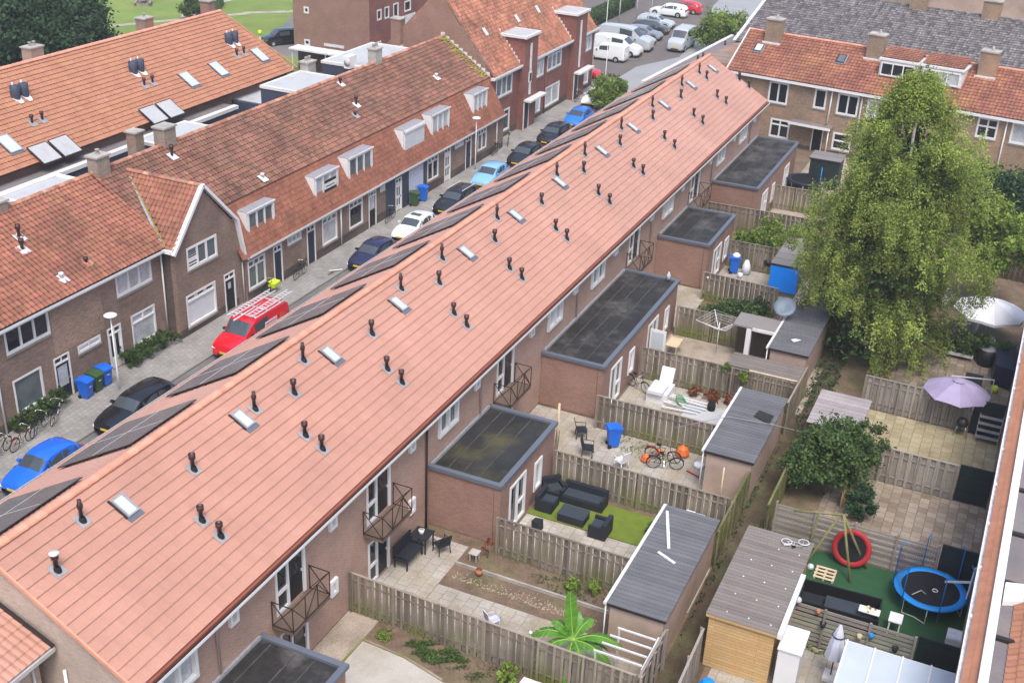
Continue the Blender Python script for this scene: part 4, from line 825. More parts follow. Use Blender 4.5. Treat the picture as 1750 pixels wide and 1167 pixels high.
# ================================================================== TAN BRICK HOUSES ACROSS THE FAR END
O1 = Vector((101.36, 22.11, 0)); ub = Vector((-.11765, -.99305, 0)); nb2 = Vector((-.99305, .11765, 0)); xb_ = -nb2
H = thing('tan_brick_terrace', 'tan brick terrace closing the far end, orange pantile roof with square chimneys and white windows', 'terrace', O1)
wh = Wall(O1, ub, nb2); U0, U1 = -2.9, 26.0
opH = [(.9, 2.65, 3.45, 5.3), (4.95, 6.0, 3.65, 5.35), (6.95, 8.75, 3.5, 5.3), (1.45, 3.2, .5, 2.15), (5.25, 6.2, .0, 2.05), (7.05, 8.65, .45, 1.95), (9.45, 11.0, 3.6, 5.2), (18.3, 19.9, 3.7, 5.35), (20.9, 22.2, 3.7, 5.35), (12.6, 14.3, 3.5, 5.3), (11.6, 13.0, .5, 2.1), (15.4, 17.1, .5, 2.1), (23.6, 25.2, 3.6, 5.3)]
wh.mesh('rear_wall', U0, U1, 0, 5.65, opH, 'brick_back', H, base=(.3, 'brick_base'))
for i, o in enumerate(opH):
    if i == 4: wh.door(o, H, 'door_black', top=0)
    else: wh.window(o, H, 1 if i in (1, 5, 8) else 2, transom=.5 if i in (3,) else (.7 if i in (5, 7) else 0), fr=.14, glass='glass_curtain' if i in (6, 8) else 'glass_dark')
def bp(a, d, z): return O1+ub*a-nb2*d+Vector((0, 0, z))
kH = 2.75/4.6; cH = 1/math.sqrt(1+kH*kH); sH = kH*cH; vd = nb2*cH+Vector((0, 0, -sH))
pantile('roof_tiles', tuple(bp(U0-.1, 4.3, 8.42)), tuple(ub), tuple(vd), U1-U0+.1, 5.36, 'pantile_back', H, .30, .35, .06, .05)
vd2 = -nb2*cH+Vector((0, 0, -sH)); pantile('roof_tiles', tuple(bp(U0-.1, 4.3, 8.42)), tuple(ub), tuple(vd2), U1-U0+.1, 5.0, 'pantile_grey', H, .27, .35, .045, .035)
m_ = MB(); m_.prism([bp(U0, 4.3, 8.32), bp(U0, -.2, 5.6), bp(U1, -.2, 5.6), bp(U1, 4.3, 8.32)], (0, 0, -.1), 'wood_dark'); m_.build('roof_deck', H, normals=True)
ridge_tiles('ridge_tiles', bp(U0-.1, 4.3, 8.47), bp(U1, 4.3, 8.47), .15, 'ridge_new', H, .38)
m_ = MB(); wh.lb(m_, U0-.1, U1, 5.42, 5.62, .0, .42, 'white'); m_.build('gutter', H)
m_ = MB(); wh.lb(m_, U0+.02, U1, 0, 5.6, -8.8, -.3, 'brick_back'); m_.prism([bp(U0, .3, 5.6), bp(U0, 4.3, 8.2), bp(U0, 8.6, 5.6)], ub*.25, 'brick_back'); m_.build('house_body', H, normals=True)
m_ = MB(); m_.beam(bp(U0-.12, -.4, 5.7), bp(U0-.12, 4.3, 8.5), .1, .16, 'white_dirty'); m_.build('verge_board', H)
def hchim(a, label=None, w=1.35, h=1.5):
    base = bp(a, 3.6, 7.2); M_ = Matrix.Translation(base) @ Matrix((ub, xb_, (0, 0, 1))).transposed().to_4x4()
    m_ = MB(); m_.box((-w/2, -.5, 0), (w/2, .5, h+1.0), 'brick_back', M=M_); o = m_.build('chimney', H, label=label)
    c = MB(); c.box((-w/2-.06, -.58, h+1.0), (w/2+.06, .58, h+1.12), 'concrete', M=M_); c.build('cap', o); p = MB(); p.lathe([(.1, 0), (.1, .35), (0, .35)], M_ @ Vector((.1, 0, h+1.12)), 'concrete', 8); p.build('chimney_pot', o)
    f = MB(); f.box((-w/2-.15, -.6, .3), (w/2+.15, -.51, .62), 'lead_white', M=M_); f.build('flashing', o)
for a in (-.5, 8.5, 17.6): hchim(a)
for x0, x1, g_l in ((9.5, 12.6, 'glass_dark'), (12.9, 16.2, 'glass_curtain')):
    M0 = MB(); w3 = Wall(bp(0, 1.6, 0), ub, nb2); w3.lb(M0, x0, x1, 6.6, 8.2, -2.4, 0, 'white_dirty'); o = M0.build('roof_dormer', H)
    M0 = MB(); w3.lb(M0, x0-.1, x1+.1, 8.2, 8.35, -2.5, .15, 'white'); M0.build('dormer_fascia', o)
    w3.window((x0+.15, x1-.15, 6.95, 8.05), o, 3, fr=.1, glass=g_l, sill=None, proud=.16, name='dormer_window')
    M0 = MB(); w3.lb(M0, x0+.25, x1-.25, 7.05, 7.95, .01, .1, g_l); M0.build('dormer_pane', o)
    pantile('dormer_tiles', tuple(bp(x0, 4.25, 8.85)), tuple(ub), tuple((nb2*.98+Vector((0, 0, -.17))).normalized()), x1-x0, 2.6, 'pantile_back', o, .27, .35, .045, .035)
for a, dd_ in ((6.0, 2.6), (-1.3, 2.4), (27.0, 1)):
    if a > 26: continue
    z = 5.65+(dd_+.3)*kH+.09; skylight(bp(a, dd_, z), ub, vd, (-ub.cross(vd)) if ub.cross(vd).z < 0 else ub.cross(vd), .7, .95, H, 'glass_mid' if a > 0 else 'glass_sky', 'panel_edge')
c_ = MB(); wh.lb(c_, 3.4, 7.0, 2.25, 2.4, 0, 1.1, 'roof_flat_brown'); wh.lb(c_, 3.35, 7.05, 2.22, 2.42, 1.1, 1.16, 'white'); c_.build('porch_canopy', H)
pipe([wh.P(6.45, 5.4, .1), wh.P(6.42, 2.6, .1), wh.P(6.1, 2.45, .1)], H, 'white_dirty', .06); pipe([wh.P(9.0, 5.5, .1), wh.P(9.0, .1, .1)], H, 'pipe_grey', .07); pipe([wh.P(20.5, 5.5, .1), wh.P(20.5, .1, .1)], H, 'white_dirty', .06); pipe([wh.P(6.9, 2.2, 1.0), wh.P(6.9, 0, 1.0)], H, 'white', .05)
fixparent(H)
# grey-tiled terrace behind
Gt = thing('grey_roofed_terrace', 'terrace with lichen-speckled dark grey tiled roof behind the tan brick houses, top right', 'terrace', (118, 12, 0))
def gp(a, d, z): return O1+ub*a+xb_*d+Vector((0, 0, z))
kg = 3.7/9.5; cg = 1/math.sqrt(1+kg*kg); sg_ = kg*cg; vg = -xb_*cg+Vector((0, 0, -sg_)); gA = -6.6
pantile('roof_tiles', tuple(gp(gA, 20.2, 9.5)), tuple(ub), tuple(vg), 40, 10.3, 'pantile_grey', Gt, .30, .38, .05, .04)
pantile('roof_tiles', tuple(gp(gA, 20.2, 9.5)), tuple(ub), tuple(xb_*cg+Vector((0, 0, -sg_))), 40, 6, 'pantile_grey', Gt, .30, .38, .05, .04)
m_ = MB(); m_.prism([gp(gA, 20.2, 9.42), gp(gA, 10.6, 5.7), gp(gA+40, 10.6, 5.7), gp(gA+40, 20.2, 9.42)], (0, 0, -.1), 'wood_dark'); m_.build('roof_deck', Gt, normals=True)
ridge_tiles('ridge_tiles', gp(gA, 20.2, 9.55), gp(gA+40, 20.2, 9.55), .16, 'pantile_grey', Gt, .4)
m_ = MB(); m_.beam(gp(gA-.1, 20.2, 9.55), gp(gA-.1, 10.5, 5.8), .25, .2, 'white'); m_.build('verge_board', Gt)
m_ = MB(); m_.prism([gp(gA, 11, 0), gp(gA, 11, 5.6), gp(gA, 20.2, 9.3), gp(gA, 26, 7), gp(gA, 26, 0)], ub*39.5, 'brick_back'); m_.build('house_body', Gt, normals=True)
for a in (7.6, 14.2):
    M_ = Matrix.Translation(gp(a, 20.2, 8.6)) @ Matrix((ub, xb_, (0, 0, 1))).transposed().to_4x4(); m_ = MB(); m_.box((-.75, -.55, 0), (.75, .55, 2.3), 'brick_back', M=M_); o = m_.build('chimney', Gt); c = MB(); c.box((-.85, -.65, 2.3), (.85, .65, 2.42), 'concrete', M=M_); c.build('cap', o)
fixparent(Gt)
# farthest block beyond: only its lower storey with dark red doors shows
Fr = thing('distant_gallery_flats', 'distant pale flats with white gallery band and dark red doors at the top right edge', 'building', (150, 8, 0))
wq = Wall(gp(0, 46, 0), ub, nb2); m_ = MB(); wq.lb(m_, 2, 36, 0, 9, -8, 0, 'render_beige'); m_.build('wall', Fr)
m_ = MB(); wq.lb(m_, 2, 36, 3.2, 4.2, .01, 1.3, 'white'); m_.build('gallery_band', Fr)
for k in range(9):
    m_ = MB(); wq.lb(m_, 3.5+k*3.6, 5.1+k*3.6, .1, 2.9, .0, .06, ['wood_dark', 'tramp_red', 'glass_dark'][k % 3]); m_.build('door', Fr)
fixparent(Fr)
# corner building at the far end of the new-roofed terrace
Cb = thing('corner_building', 'narrow stained brick building with flat roof continuing beyond the new-roofed terrace', 'building', (105, 29, 0))
m_ = MB(); m_.prism([(94.2, 28.4, 0), (116.5, 27.0, 0), (116.7, 28.6, 0), (94.4, 30.2, 0)], (0, 0, 5.2), 'brick_stained'); m_.build('wall', Cb, normals=True)
m_ = MB(); m_.prism([(94.1, 28.9, 5.2), (116.6, 27.4, 5.2), (116.8, 28.6, 5.2), (94.3, 30.15, 5.2)], (0, 0, .2), 'roof_flat_brown'); m_.build('flat_roof', Cb, normals=True)
m_ = MB(); m_.prism([(94.3, 30.16, 5.25), (116.8, 28.61, 5.25), (116.82, 28.95, 5.25), (94.32, 30.5, 5.25)], (0, 0, .2), 'white_dirty'); m_.build('gutter', Cb, normals=True)
m_ = MB(); m_.prism([(102.5, 24.95, 0), (104.0, 24.9, 0), (112.5, 26.0, 0), (111, 27.2, 0), (103, 27.9, 0)], (0, 0, 5.9), 'brick_stained'); m_.build('rear_wing', Cb, normals=True)
for x in (104.6, 106.0, 112.0): m_ = MB(); m_.lathe([(.1, 5.35), (.1, 5.8), (0, 5.8)], (x, 29.4-(x-94)*.066, 0), 'panel_edge', 8); m_.build('roof_outlet', Cb)
fixparent(Cb)
# ================================================================== NEAR HOUSE ROW AT THE RIGHT EDGE
Rr = thing('right_edge_terrace', 'house row with white gutter and strip of orange tiles along the right edge', 'terrace', (45, -3, 0))
RX0, RX1 = 18, 68; GY = -1.74
m_ = MB(); m_.box((RX0, -9, 0), (RX1, GY-.2, 5.3), 'brick_pink'); m_.build('wall', Rr)
m_ = MB(); m_.box((RX0, GY-.19, 5.26), (RX1, GY, 5.38), 'white'); m_.box((RX0, GY-.03, 5.38), (RX1, GY, 5.56), 'white'); m_.box((RX0, GY-.19, 5.38), (RX1, GY-.16, 5.5), 'white'); m_.box((RX0, GY-.16, 5.38), (RX1, GY-.031, 5.40), 'lead_white'); m_.build('gutter', Rr)
cR, sR = math.cos(.5), math.sin(.5); pantile('lower_roof', (RX0, GY-.60, 5.80), (1, 0, 0), (0, cR, -sR), RX1-RX0, .50, 'pantile_orange', Rr, .3, .25, .006, .02)
m_ = MB(); m_.box((RX0, GY-.86, 5.3), (RX1, GY-.58, 5.96), 'white'); m_.box((RX0, GY-1.45, 5.3), (RX1, GY-.86, 5.86), 'roof_flat_brown'); m_.build('dormer_flat_roof', Rr)
for k in range(14): m_ = MB(); x = 20.3+k*3.1; m_.box((x, GY-1.44, 5.86), (x+.16, GY-.87, 5.98), 'panel_edge'); m_.build('roof_divider', Rr)
pantile('main_roof', (RX0, -8.5, 9.6), (1, 0, 0), (0, math.cos(.6), -math.sin(.6)), 35.6-RX0, 6.6, 'pantile_orange', Rr, .3, .36, .035, .035)
m_ = MB(); m_.box((35.6, -9, 5.3), (RX1, GY-1.45, 5.8), 'roof_flat_brown'); m_.build('flat_roof', Rr)
m_ = MB(); m_.prism([(34.6, GY-.9, 5.87), (35.7, GY-.9, 5.87), (36.3, -4.5, 5.87), (35.6, -4.7, 5.87)], (0, 0, .18), 'white'); m_.build('roof_corner', Rr, normals=True)
for k in range(9): m_ = MB(); x = 34+k*2.9; m_.box((x, GY-.155, 5.41), (x+.14, GY-.035, 5.53), 'alu'); m_.build('gutter_bracket', Rr)
fixparent(Rr); Rr.rotation_euler = (0, 0, -.009)
# ================================================================== GARDENS: ground
def sheet(name, pts, z, mt, kind=True):
    m_ = MB(); m_.prism([(x, y, z-.03) for x, y in pts], (0, 0, .03), mt); o = m_.build(name, normals=True)
    if kind: struct(o)
    return o
sheet('garden_soil', [(18, -3), (101.5, -3), (101.5, 19.8), (18, 19.8)], -.03, 'soil')
m_ = MB(); m_.box((18, -3, -.13), (101.5, 19.8, -.061), 'soil'); struct(m_.build('garden_soil'))
sheet('patio', [(18, 18.45), (30.7, 18.45), (30.7, 19.79), (18, 19.79)], -.018, 'sand')
sheet('patio', [(18, 6.9), (28.4, 8.5), (28.9, 14.8), (29.35, 16.6), (29.45, 18.44), (18, 18.44)], -.01, 'concrete_slab')
m_ = MB(); m_.beam((29.5, 18.44, .0), (29.38, 16.6, .0), .08, .1, 'wood_fence'); m_.beam((29.5, 18.44, .0), (27.5, 18.46, .0), .08, .1, 'wood_fence'); m_.beam((29.38, 16.6, 0), (28.95, 14.8, 0), .08, .1, 'wood_fence'); tag(m_.build('lawn_edging'), 'thin wooden edging board round the nearest concrete patio', 'edging')
sheet('patio', [(30.9, 17.5), (36.5, 17.5), (36.5, 19.79), (30.9, 19.79)], -.012, 'slabs_patio')
sheet('patio', [(30.9, 8.5), (33.75, 8.5), (33.75, 17.49), (30.9, 17.49)], -.016, 'slabs_patio')
pb = MB()
for k in range(330):
    yy = 11+6.2*random.random(); xx = 34.15+(yy-11)*.03+abs(random.gauss(0, .22)); s_ = random.uniform(.015, .04); pb.lathe([(s_, -.015), (s_*.7, s_*.4), (0, s_*.5)], (xx, yy, 0), 'gravel', 5)
pb = pb.build('pebbles'); tag(pb, 'strip of pale pebbles along the garden kerb', 'pebbles'); pb['kind'] = 'stuff'
m_ = MB(); m_.box((35.17, 10.4, -.05), (35.25, 17.5, .12), 'concrete'); tag(m_.build('garden_kerb'), 'low concrete garden kerb beside the gravel strip', 'edging')
sheet('patio', [(36.7, 8), (39.85, 8), (39.85, 16.33), (36.7, 16.33)], -.012, 'slabs_pale')
sheet('patio', [(42.6, 8.2), (48.2, 8.2), (48.2, 16.3), (48.9, 16.5), (48.9, 19.79), (43.1, 19.79), (43.1, 16.2), (42.6, 16.2)], -.012, 'slabs_patio')
o = sheet('artificial_turf', [(39.9, 10.0), (42.15, 10.2), (42.2, 16.2), (39.9, 16.33)], .004, 'turf_bright')
sheet('patio', [(48.4, 8.4), (54.2, 8.4), (54.2, 16.3), (48.4, 16.3)], -.012, 'slabs_patio')
sheet('patio', [(54.4, 7.5), (60.2, 7.5), (60.2, 16.3), (61.3, 16.3), (61.3, 19.79), (61.2, 19.79), (61.2, 16.3), (54.4, 16.3)], -.012, 'sand')
sheet('patio', [(61.3, 16.0), (67.2, 16.0), (67.2, 19.79), (61.3, 19.79)], -.012, 'slabs_patio')
sheet('patio', [(66.1, 10.5), (71.8, 10.5), (71.8, 16.3), (66.1, 16.3)], -.012, 'slabs_patio')
sheet('patio', [(79, 8), (101, 8), (101, 16.2), (79, 16.2)], -.012, 'sand')
sheet('alley_path', [(18, 6.5), (96, 6.6), (96, 7.95), (18, 7.95)], -.014, 'alley_soil')
sheet('patio', [(20, -2.5), (37, -2.5), (37, 6.3), (20, 6.3)], -.012, 'slabs_patio')
sheet('artificial_turf', [(37.1, -2.5), (43.2, -2.5), (43.2, 4.6), (37.1, 5.5)], .004, 'turf_dark')
sheet('patio', [(43.4, -2.5), (50, -2.5), (50, 4.9), (43.4, 4.9)], -.012, 'slabs_mixed')
sheet('patio', [(50.1, -2.5), (56.8, -2.5), (56.8, 4.4), (50.1, 4.4)], -.012, 'slabs_mossy')
sheet('patio', [(57, -2.5), (66, -2.5), (66, 4), (57, 4)], -.012, 'slabs_mixed')
sheet('patio', [(66.1, -2.5), (80, -2.5), (80, 4), (66.1, 4)], -.012, 'soil')
# ================================================================== FENCES
FG = 'weathered vertical board garden fences'
def fence(p0, p1, label, h=1.8, mt='wood_fence', h1=None, bw=.155, group=FG, posts=True, cap=True, horiz=False, hb=.14, post_mt=None, amp=.042):
    p0 = Vector((*p0, 0)); p1 = Vector((*p1, 0)); d = p1-p0; L = d.length; d.normalize(); n = Vector((-d.y, d.x, 0)); h1 = h1 or h
    t = thing('board_fence', label, 'fence', p0, group=group); mb = MB()
    if not horiz:
        k = int(L/bw)
        for i in range(k):
            a = L*i/k; off = amp if i % 2 else -amp; hh = h+(h1-h)*i/k+random.uniform(-.012, .012); w = L/k*(.62 if i % 2 == 0 else 1.18)
            c = p0+d*(a+L/k/2)+n*off; e = d*w/2; th = n*.011
            mb.add([c-e-th, c+e-th, c+e+th, c-e+th]+[v+Vector((0, 0, hh)) for v in (c-e-th, c+e-th, c+e+th, c-e+th)], [(4, 5, 6, 7), (0, 1, 5, 4), (1, 2, 6, 5), (2, 3, 7, 6), (3, 0, 4, 7)], mt)
        for zz in (.35, h-.35): mb.beam(p0+Vector((0, 0, zz)), p1+Vector((0, 0, zz+(h1-h))), .03, .06, mt)
    else:
        k = int(h/hb)
        for i in range(k):
            z = i*hb+.02; off = n*(.012 if i % 2 else -.012); mb.beam(p0+off+Vector((0, 0, z+hb*.42)), p1+off+Vector((0, 0, z+hb*.42)), .03, hb*(.80 if hb < .16 else .64), mt, upv=(0, 0, 1))
    mb.build('board_panel', t)
    if cap and not horiz: c = MB(); c.beam(p0+Vector((0, 0, h+.01)), p1+Vector((0, 0, h1+.01)), .09, .035, mt); c.build('top_rail', t)
    if posts:
        m = max(1, int(round(L/1.85)))
        for i in range(m+1):
            q = p0+d*min(L-.04, max(.04, L*i/m))-n*.07; pm = MB(); hh = h+(h1-h)*i/m+.06; pm.box((q.x-.04, q.y-.04, 0), (q.x+.04, q.y+.04, hh), post_mt or mt); pm.build('post', t)
    fixparent(t); return t
fence((30.75, 19.7), (30.45, 8.1), 'long weathered board fence nearest the camera, running from the house wall past the banana plant')
fence((36.6, 16.3), (36.5, 10.3), 'weathered board fence between the bare garden and the rattan sofas')
fence((42.5, 16.25), (42.5, 8.1), 'board fence turning mossy green, behind the rattan sofas', mt='wood_fence')
fence((48.2, 16.4), (48.2, 9.9), 'weathered board fence behind the upright blue bin and bicycles')
fence((54.25, 16.25), (54.4, 7.9), 'board fence with mossy foot behind the white garden furniture pile')
fence((60.2, 16.1), (60.4, 11.9), 'board fence behind the rotary clothes airer')
fence((65.85, 16.2), (65.6, 11.5), 'short board fence in front of the big blue wheelie bin')
fence((71.9, 16.2), (72.0, 11.2), 'short board fence behind the black barbecue, left of the blue shed')
fence((78.3, 19.7), (78.6, 11.0), 'board fence at the near side of the farthest extension'); fence((84.5, 16.2), (84.6, 11.5), 'low dark board fence near the farthest extension')
fence((30.4, 8.0), (33.2, 7.95), 'short fence return by the alley with sharp pale laths', bw=.3, mt='wood_grey', cap=True)
fence((39.9, 7.95), (45.0, 7.95), 'alley fence between the two slate-roofed sheds', mt='wood_green')
fence((52.0, 7.85), (56.3, 7.8), 'alley fence beside the low lean-to roof', mt='wood_fence')
fence((33.9, 6.75), (27.0, 6.6), 'slatted alley fence ending at the yellow wooden shed', bw=.22, mt='wood_grey')
fence((43.1, 6.6), (49.6, 6.6), 'alley fence below the round dark shrub', mt='wood_green', h=1.6)
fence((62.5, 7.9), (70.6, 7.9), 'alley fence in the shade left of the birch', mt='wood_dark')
fence((56.95, 4.9), (56.85, -.45), 'grey board fence just below the lilac parasol', mt='wood_grey', bw=.17, amp=.035)
fence((50.05, 4.6), (50.05, -.45), 'pale grey board fence between the two paved right-hand gardens', mt='wood_grey', bw=.2)
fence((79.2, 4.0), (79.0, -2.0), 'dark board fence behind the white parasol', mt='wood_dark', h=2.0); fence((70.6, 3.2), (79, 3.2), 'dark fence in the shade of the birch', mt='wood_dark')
fence((43.3, 6.3), (43.3, -.45), 'horizontal grey board fence behind the red round trampoline', mt='wood_grey', horiz=True, group='horizontal slatted fences on the right')
fence((37.05, 4.6), (37.05, -.35), 'horizontal striped board fence behind the closed grey parasol', mt='wood_grey', horiz=True, hb=.2, group='horizontal slatted fences on the right')
def gate(x, y0, y1, label, h=1.85, mt='gate_dark'):
    t = thing('garden_gate', label, 'gate', (x, (y0+y1)/2, 0), group='dark slatted gates by the right-edge house'); m = MB(); k = int(h/.13)
    for i in range(k): m.box((x-.02, y0+.06, i*.13+.04), (x+.02, y1-.06, i*.13+.145), mt)
    m.build('slats', t); f = MB(); f.box((x-.035, y0, 0), (x+.035, y0+.06, h+.05), mt); f.box((x-.035, y1-.06, 0), (x+.035, y1, h+.05), mt); f.box((x-.035, y0, h), (x+.035, y1, h+.06), mt); f.box((x-.01, y0+.06, 0.02), (x+.01, y1-.06, h), 'gate_dark'); f.build('frame', t); fixparent(t)
gate(56.85, -1.95, -.5, 'dark green slatted panel below the lilac parasol, with a plant rack in front'); gate(50.05, -1.95, -.5, 'dark slatted gate next to the small red-leaved shrub'); gate(43.3, -1.95, -.5, 'tall black slatted panel behind the blue trampoline'); gate(37.0, -1.95, -.4, 'dark green slatted gate above the clear plastic canopy roof')
# ================================================================== SHEDS
def shed(x0, x1, y0, y1, z, label, wall='render_beige', roof='anthracite_tile', dz=-.12, step=.24, name='garden_shed', fascia='panel_edge', gut=True, sub=None, over=.1):
    """lean-to roof with courses running across; ridge lines parallel to y"""
    t = thing(name, label, 'shed', ((x0+x1)/2, (y0+y1)/2, 0)); m = MB(); m.prism([(x0+over, y0+over, 0), (x1-over, y0+over, 0), (x1-over, y1-over, 0), (x0+over, y1-over, 0)], (0, 0, z-.16), wall); m.build('wall', t, normals=True)
    r = MB(); r.box((x0, y0, z-.15), (x1, y1, z-.04), fascia); r.build('fascia', t); r = MB(); n = int((x1-x0)/step)
    for i in range(n):
        a = x0+(x1-x0)*i/n; b = x0+(x1-x0)*(i+1)/n; rr = random.random(); r.add([(a, y0-.02, z-.038), (b, y0-.02, z-.038), (b, y1+.02, z-.038), (a, y1+.02, z-.038), (a, y0-.02, z), (b, y0-.02, z-.02), (b, y1+.02, z-.02), (a, y1+.02, z)], [(4, 5, 6, 7), (0, 1, 5, 4), (1, 2, 6, 5), (2, 3, 7, 6), (3, 0, 4, 7)], roof, rr)
    r.build('roof', t)
    if gut: g = MB(); g.box((x0-.02, y1+.02, z-.1), (x1+.02, y1+.14, z+.0), 'white_dirty'); g.build('gutter', t); g = MB(); g.tube([(x0+.06, y1+.06, z-.1), (x0+.06, y1+.06, 0)], .03, 'white_dirty', 6); g.build('downpipe', t)
    fixparent(t); return t
mat('anthracite_tile', (.125, .125, .135), .7, .12, .8, .08, 20, attr=.12)
mat('felt_grey', (.20, .185, .18), .85, .12, .8, .1, 20, attr=.12, stain=(.14, .13, .12), stscale=.8, stamt=.5)
mat('felt_brown', (.19, .165, .15), .85, .15, .8, .1, 20, attr=.15, stain=(.14, .14, .12), stscale=.8, stamt=.5)
mat('felt_pale', (.3, .27, .27), .85, .15, .8, .1, 20, attr=.1)
s1 = shed(33.05, 40.1, 7.95, 10.2, 2.3, 'beige walled shed with dark slate roof by the banana plant')
s2 = shed(45.0, 51.6, 7.8, 10.05, 2.3, 'beige shed with dark slate roof crossed by a cable, next to the bicycles')
for P in (((37.2, 9.2), (39.6, 10.05), 'long loose batten lying on the slate roof of the near shed'), ((36.4, 8.7), (36.8, 9.5), 'short loose batten lying on the slate roof of the near shed')):
    m_ = MB(); m_.beam((*P[0], 2.33), (*P[1], 2.33), .12, .04, 'lead_white'); tag(m_.build('batten'), P[2], 'batten')
m_ = MB(); m_.prism([(48.6, 8.0, 2.325), (49.5, 8.0, 2.325), (49.7, 8.75, 2.325), (49.0, 8.85, 2.325)], (0, 0, .012), 'bitumen'); tag(m_.build('roof_patch', normals=True), 'dark rubber patch lying on the second slate roofed shed', 'roof patch')
shed(56.4, 62.6, 7.85, 9.95, 2.4, 'shed with dark ribbed roof and brick wall, under the birch with a dish beside it', roof='anthracite_tile', wall='brick_shed')
shed(68.6, 73.7, 11.0, 12.75, 2.15, 'small shed with grey felt roof and bright blue tarpaulin on its side', wall='wood_fence', roof='felt_grey', step=.9, gut=False)
m_ = MB(); m_.box((68.62, 11.0, .35), (68.66, 12.72, 2.0), 'tarp_blue'); tag(m_.build('blue_tarpaulin'), 'bright blue tarpaulin hanging on the end of the small grey shed', 'tarpaulin')
shed(90.8, 93.0, 12.7, 15.15, 2.4, 'dark green shed with felt roof in front of the far back door', wall='gate_dark', roof='felt_grey', step=1.1, gut=False)
shed(49.8, 53.4, 4.1, 6.5, 2.3, 'wooden shed with brown felt roof, above the round dark shrub', wall='wood_dark', roof='felt_pale', step=.36, gut=False)
shed(34.0, 40.1, 4.15, 6.75, 2.45, 'yellow wooden shed with grey corrugated roof and white edge board', wall='wood_yellow', roof='felt_brown', step=.2, gut=False, fascia='wood_yellow')
m_ = MB(); m_.box((33.95, 3.98, 2.32), (37.8, 4.16, 2.52), 'white'); tag(m_.build('edge_board'), 'white edge board along the roof of the yellow wooden shed', 'board')
m_ = MB()
for k in range(14): m_.lathe([(.035, 0), (.02, .03), (0, .035)], (34.4+(k % 5)*1.15, 4.5+(k//5)*.8, 2.455), 'lead_white', 6)
b_ = m_.build('roof_screws'); tag(b_, 'pale screw caps dotted over the corrugated shed roof', 'screws'); b_['kind'] = 'stuff'
shed(54.5, 56.1, 7.9, 11.6, 1.85, 'low brown felt lean-to roof with pale edge beam behind the fence', wall='wood_dark', roof='felt_brown', step=.27, gut=False)
m_ = MB(); m_.box((54.38, 7.9, 1.7), (54.49, 10.4, 1.84), 'wood_pale'); tag(m_.build('edge_beam'), 'pale timber beam along the front of the low lean-to roof', 'beam')
cp = thing('veranda', 'open veranda with brown roof and a thick white post beside the birch', 'veranda', (59, 11.2, 0))
m_ = MB(); m_.box((58.4, 10.0, 2.25), (60.1, 12.4, 2.35), 'felt_grey'); m_.build('roof', cp); m_ = MB(); m_.box((58.35, 11.35, 0), (58.6, 11.62, 2.24), 'white'); m_.build('post', cp); m_ = MB(); m_.box((58.3, 9.99, 2.2), (58.39, 11.3, 2.36), 'white_dirty'); m_.build('edge', cp); m_ = MB(); m_.box((59.9, 10.0, 0), (60.0, 12.4, 2.24), 'wood_dark'); m_.build('back_wall', cp); fixparent(cp)
# pergola beams by the banana
pg = thing('pergola', 'four white pergola beams beside the banana plant and the shed', 'pergola', (31.8, 9, 0))
for k in range(4): m_ = MB(); x = 31.0+k*.5; m_.box((x, 8.1, 1.74), (x+.06, 9.9-k*.12, 1.80), 'white_dirty'); m_.build('beam', pg)
m_ = MB(); m_.box((30.9, 8.02, 1.6), (32.8, 8.1, 1.72), 'metal_white'); m_.build('wall_plate', pg)
for x, yy in ((31.0, 9.8), (32.5, 9.45)): m_ = MB(); m_.box((x, yy, 0), (x+.06, yy+.06, 1.739), 'white_dirty'); m_.build('post', pg)
fixparent(pg)
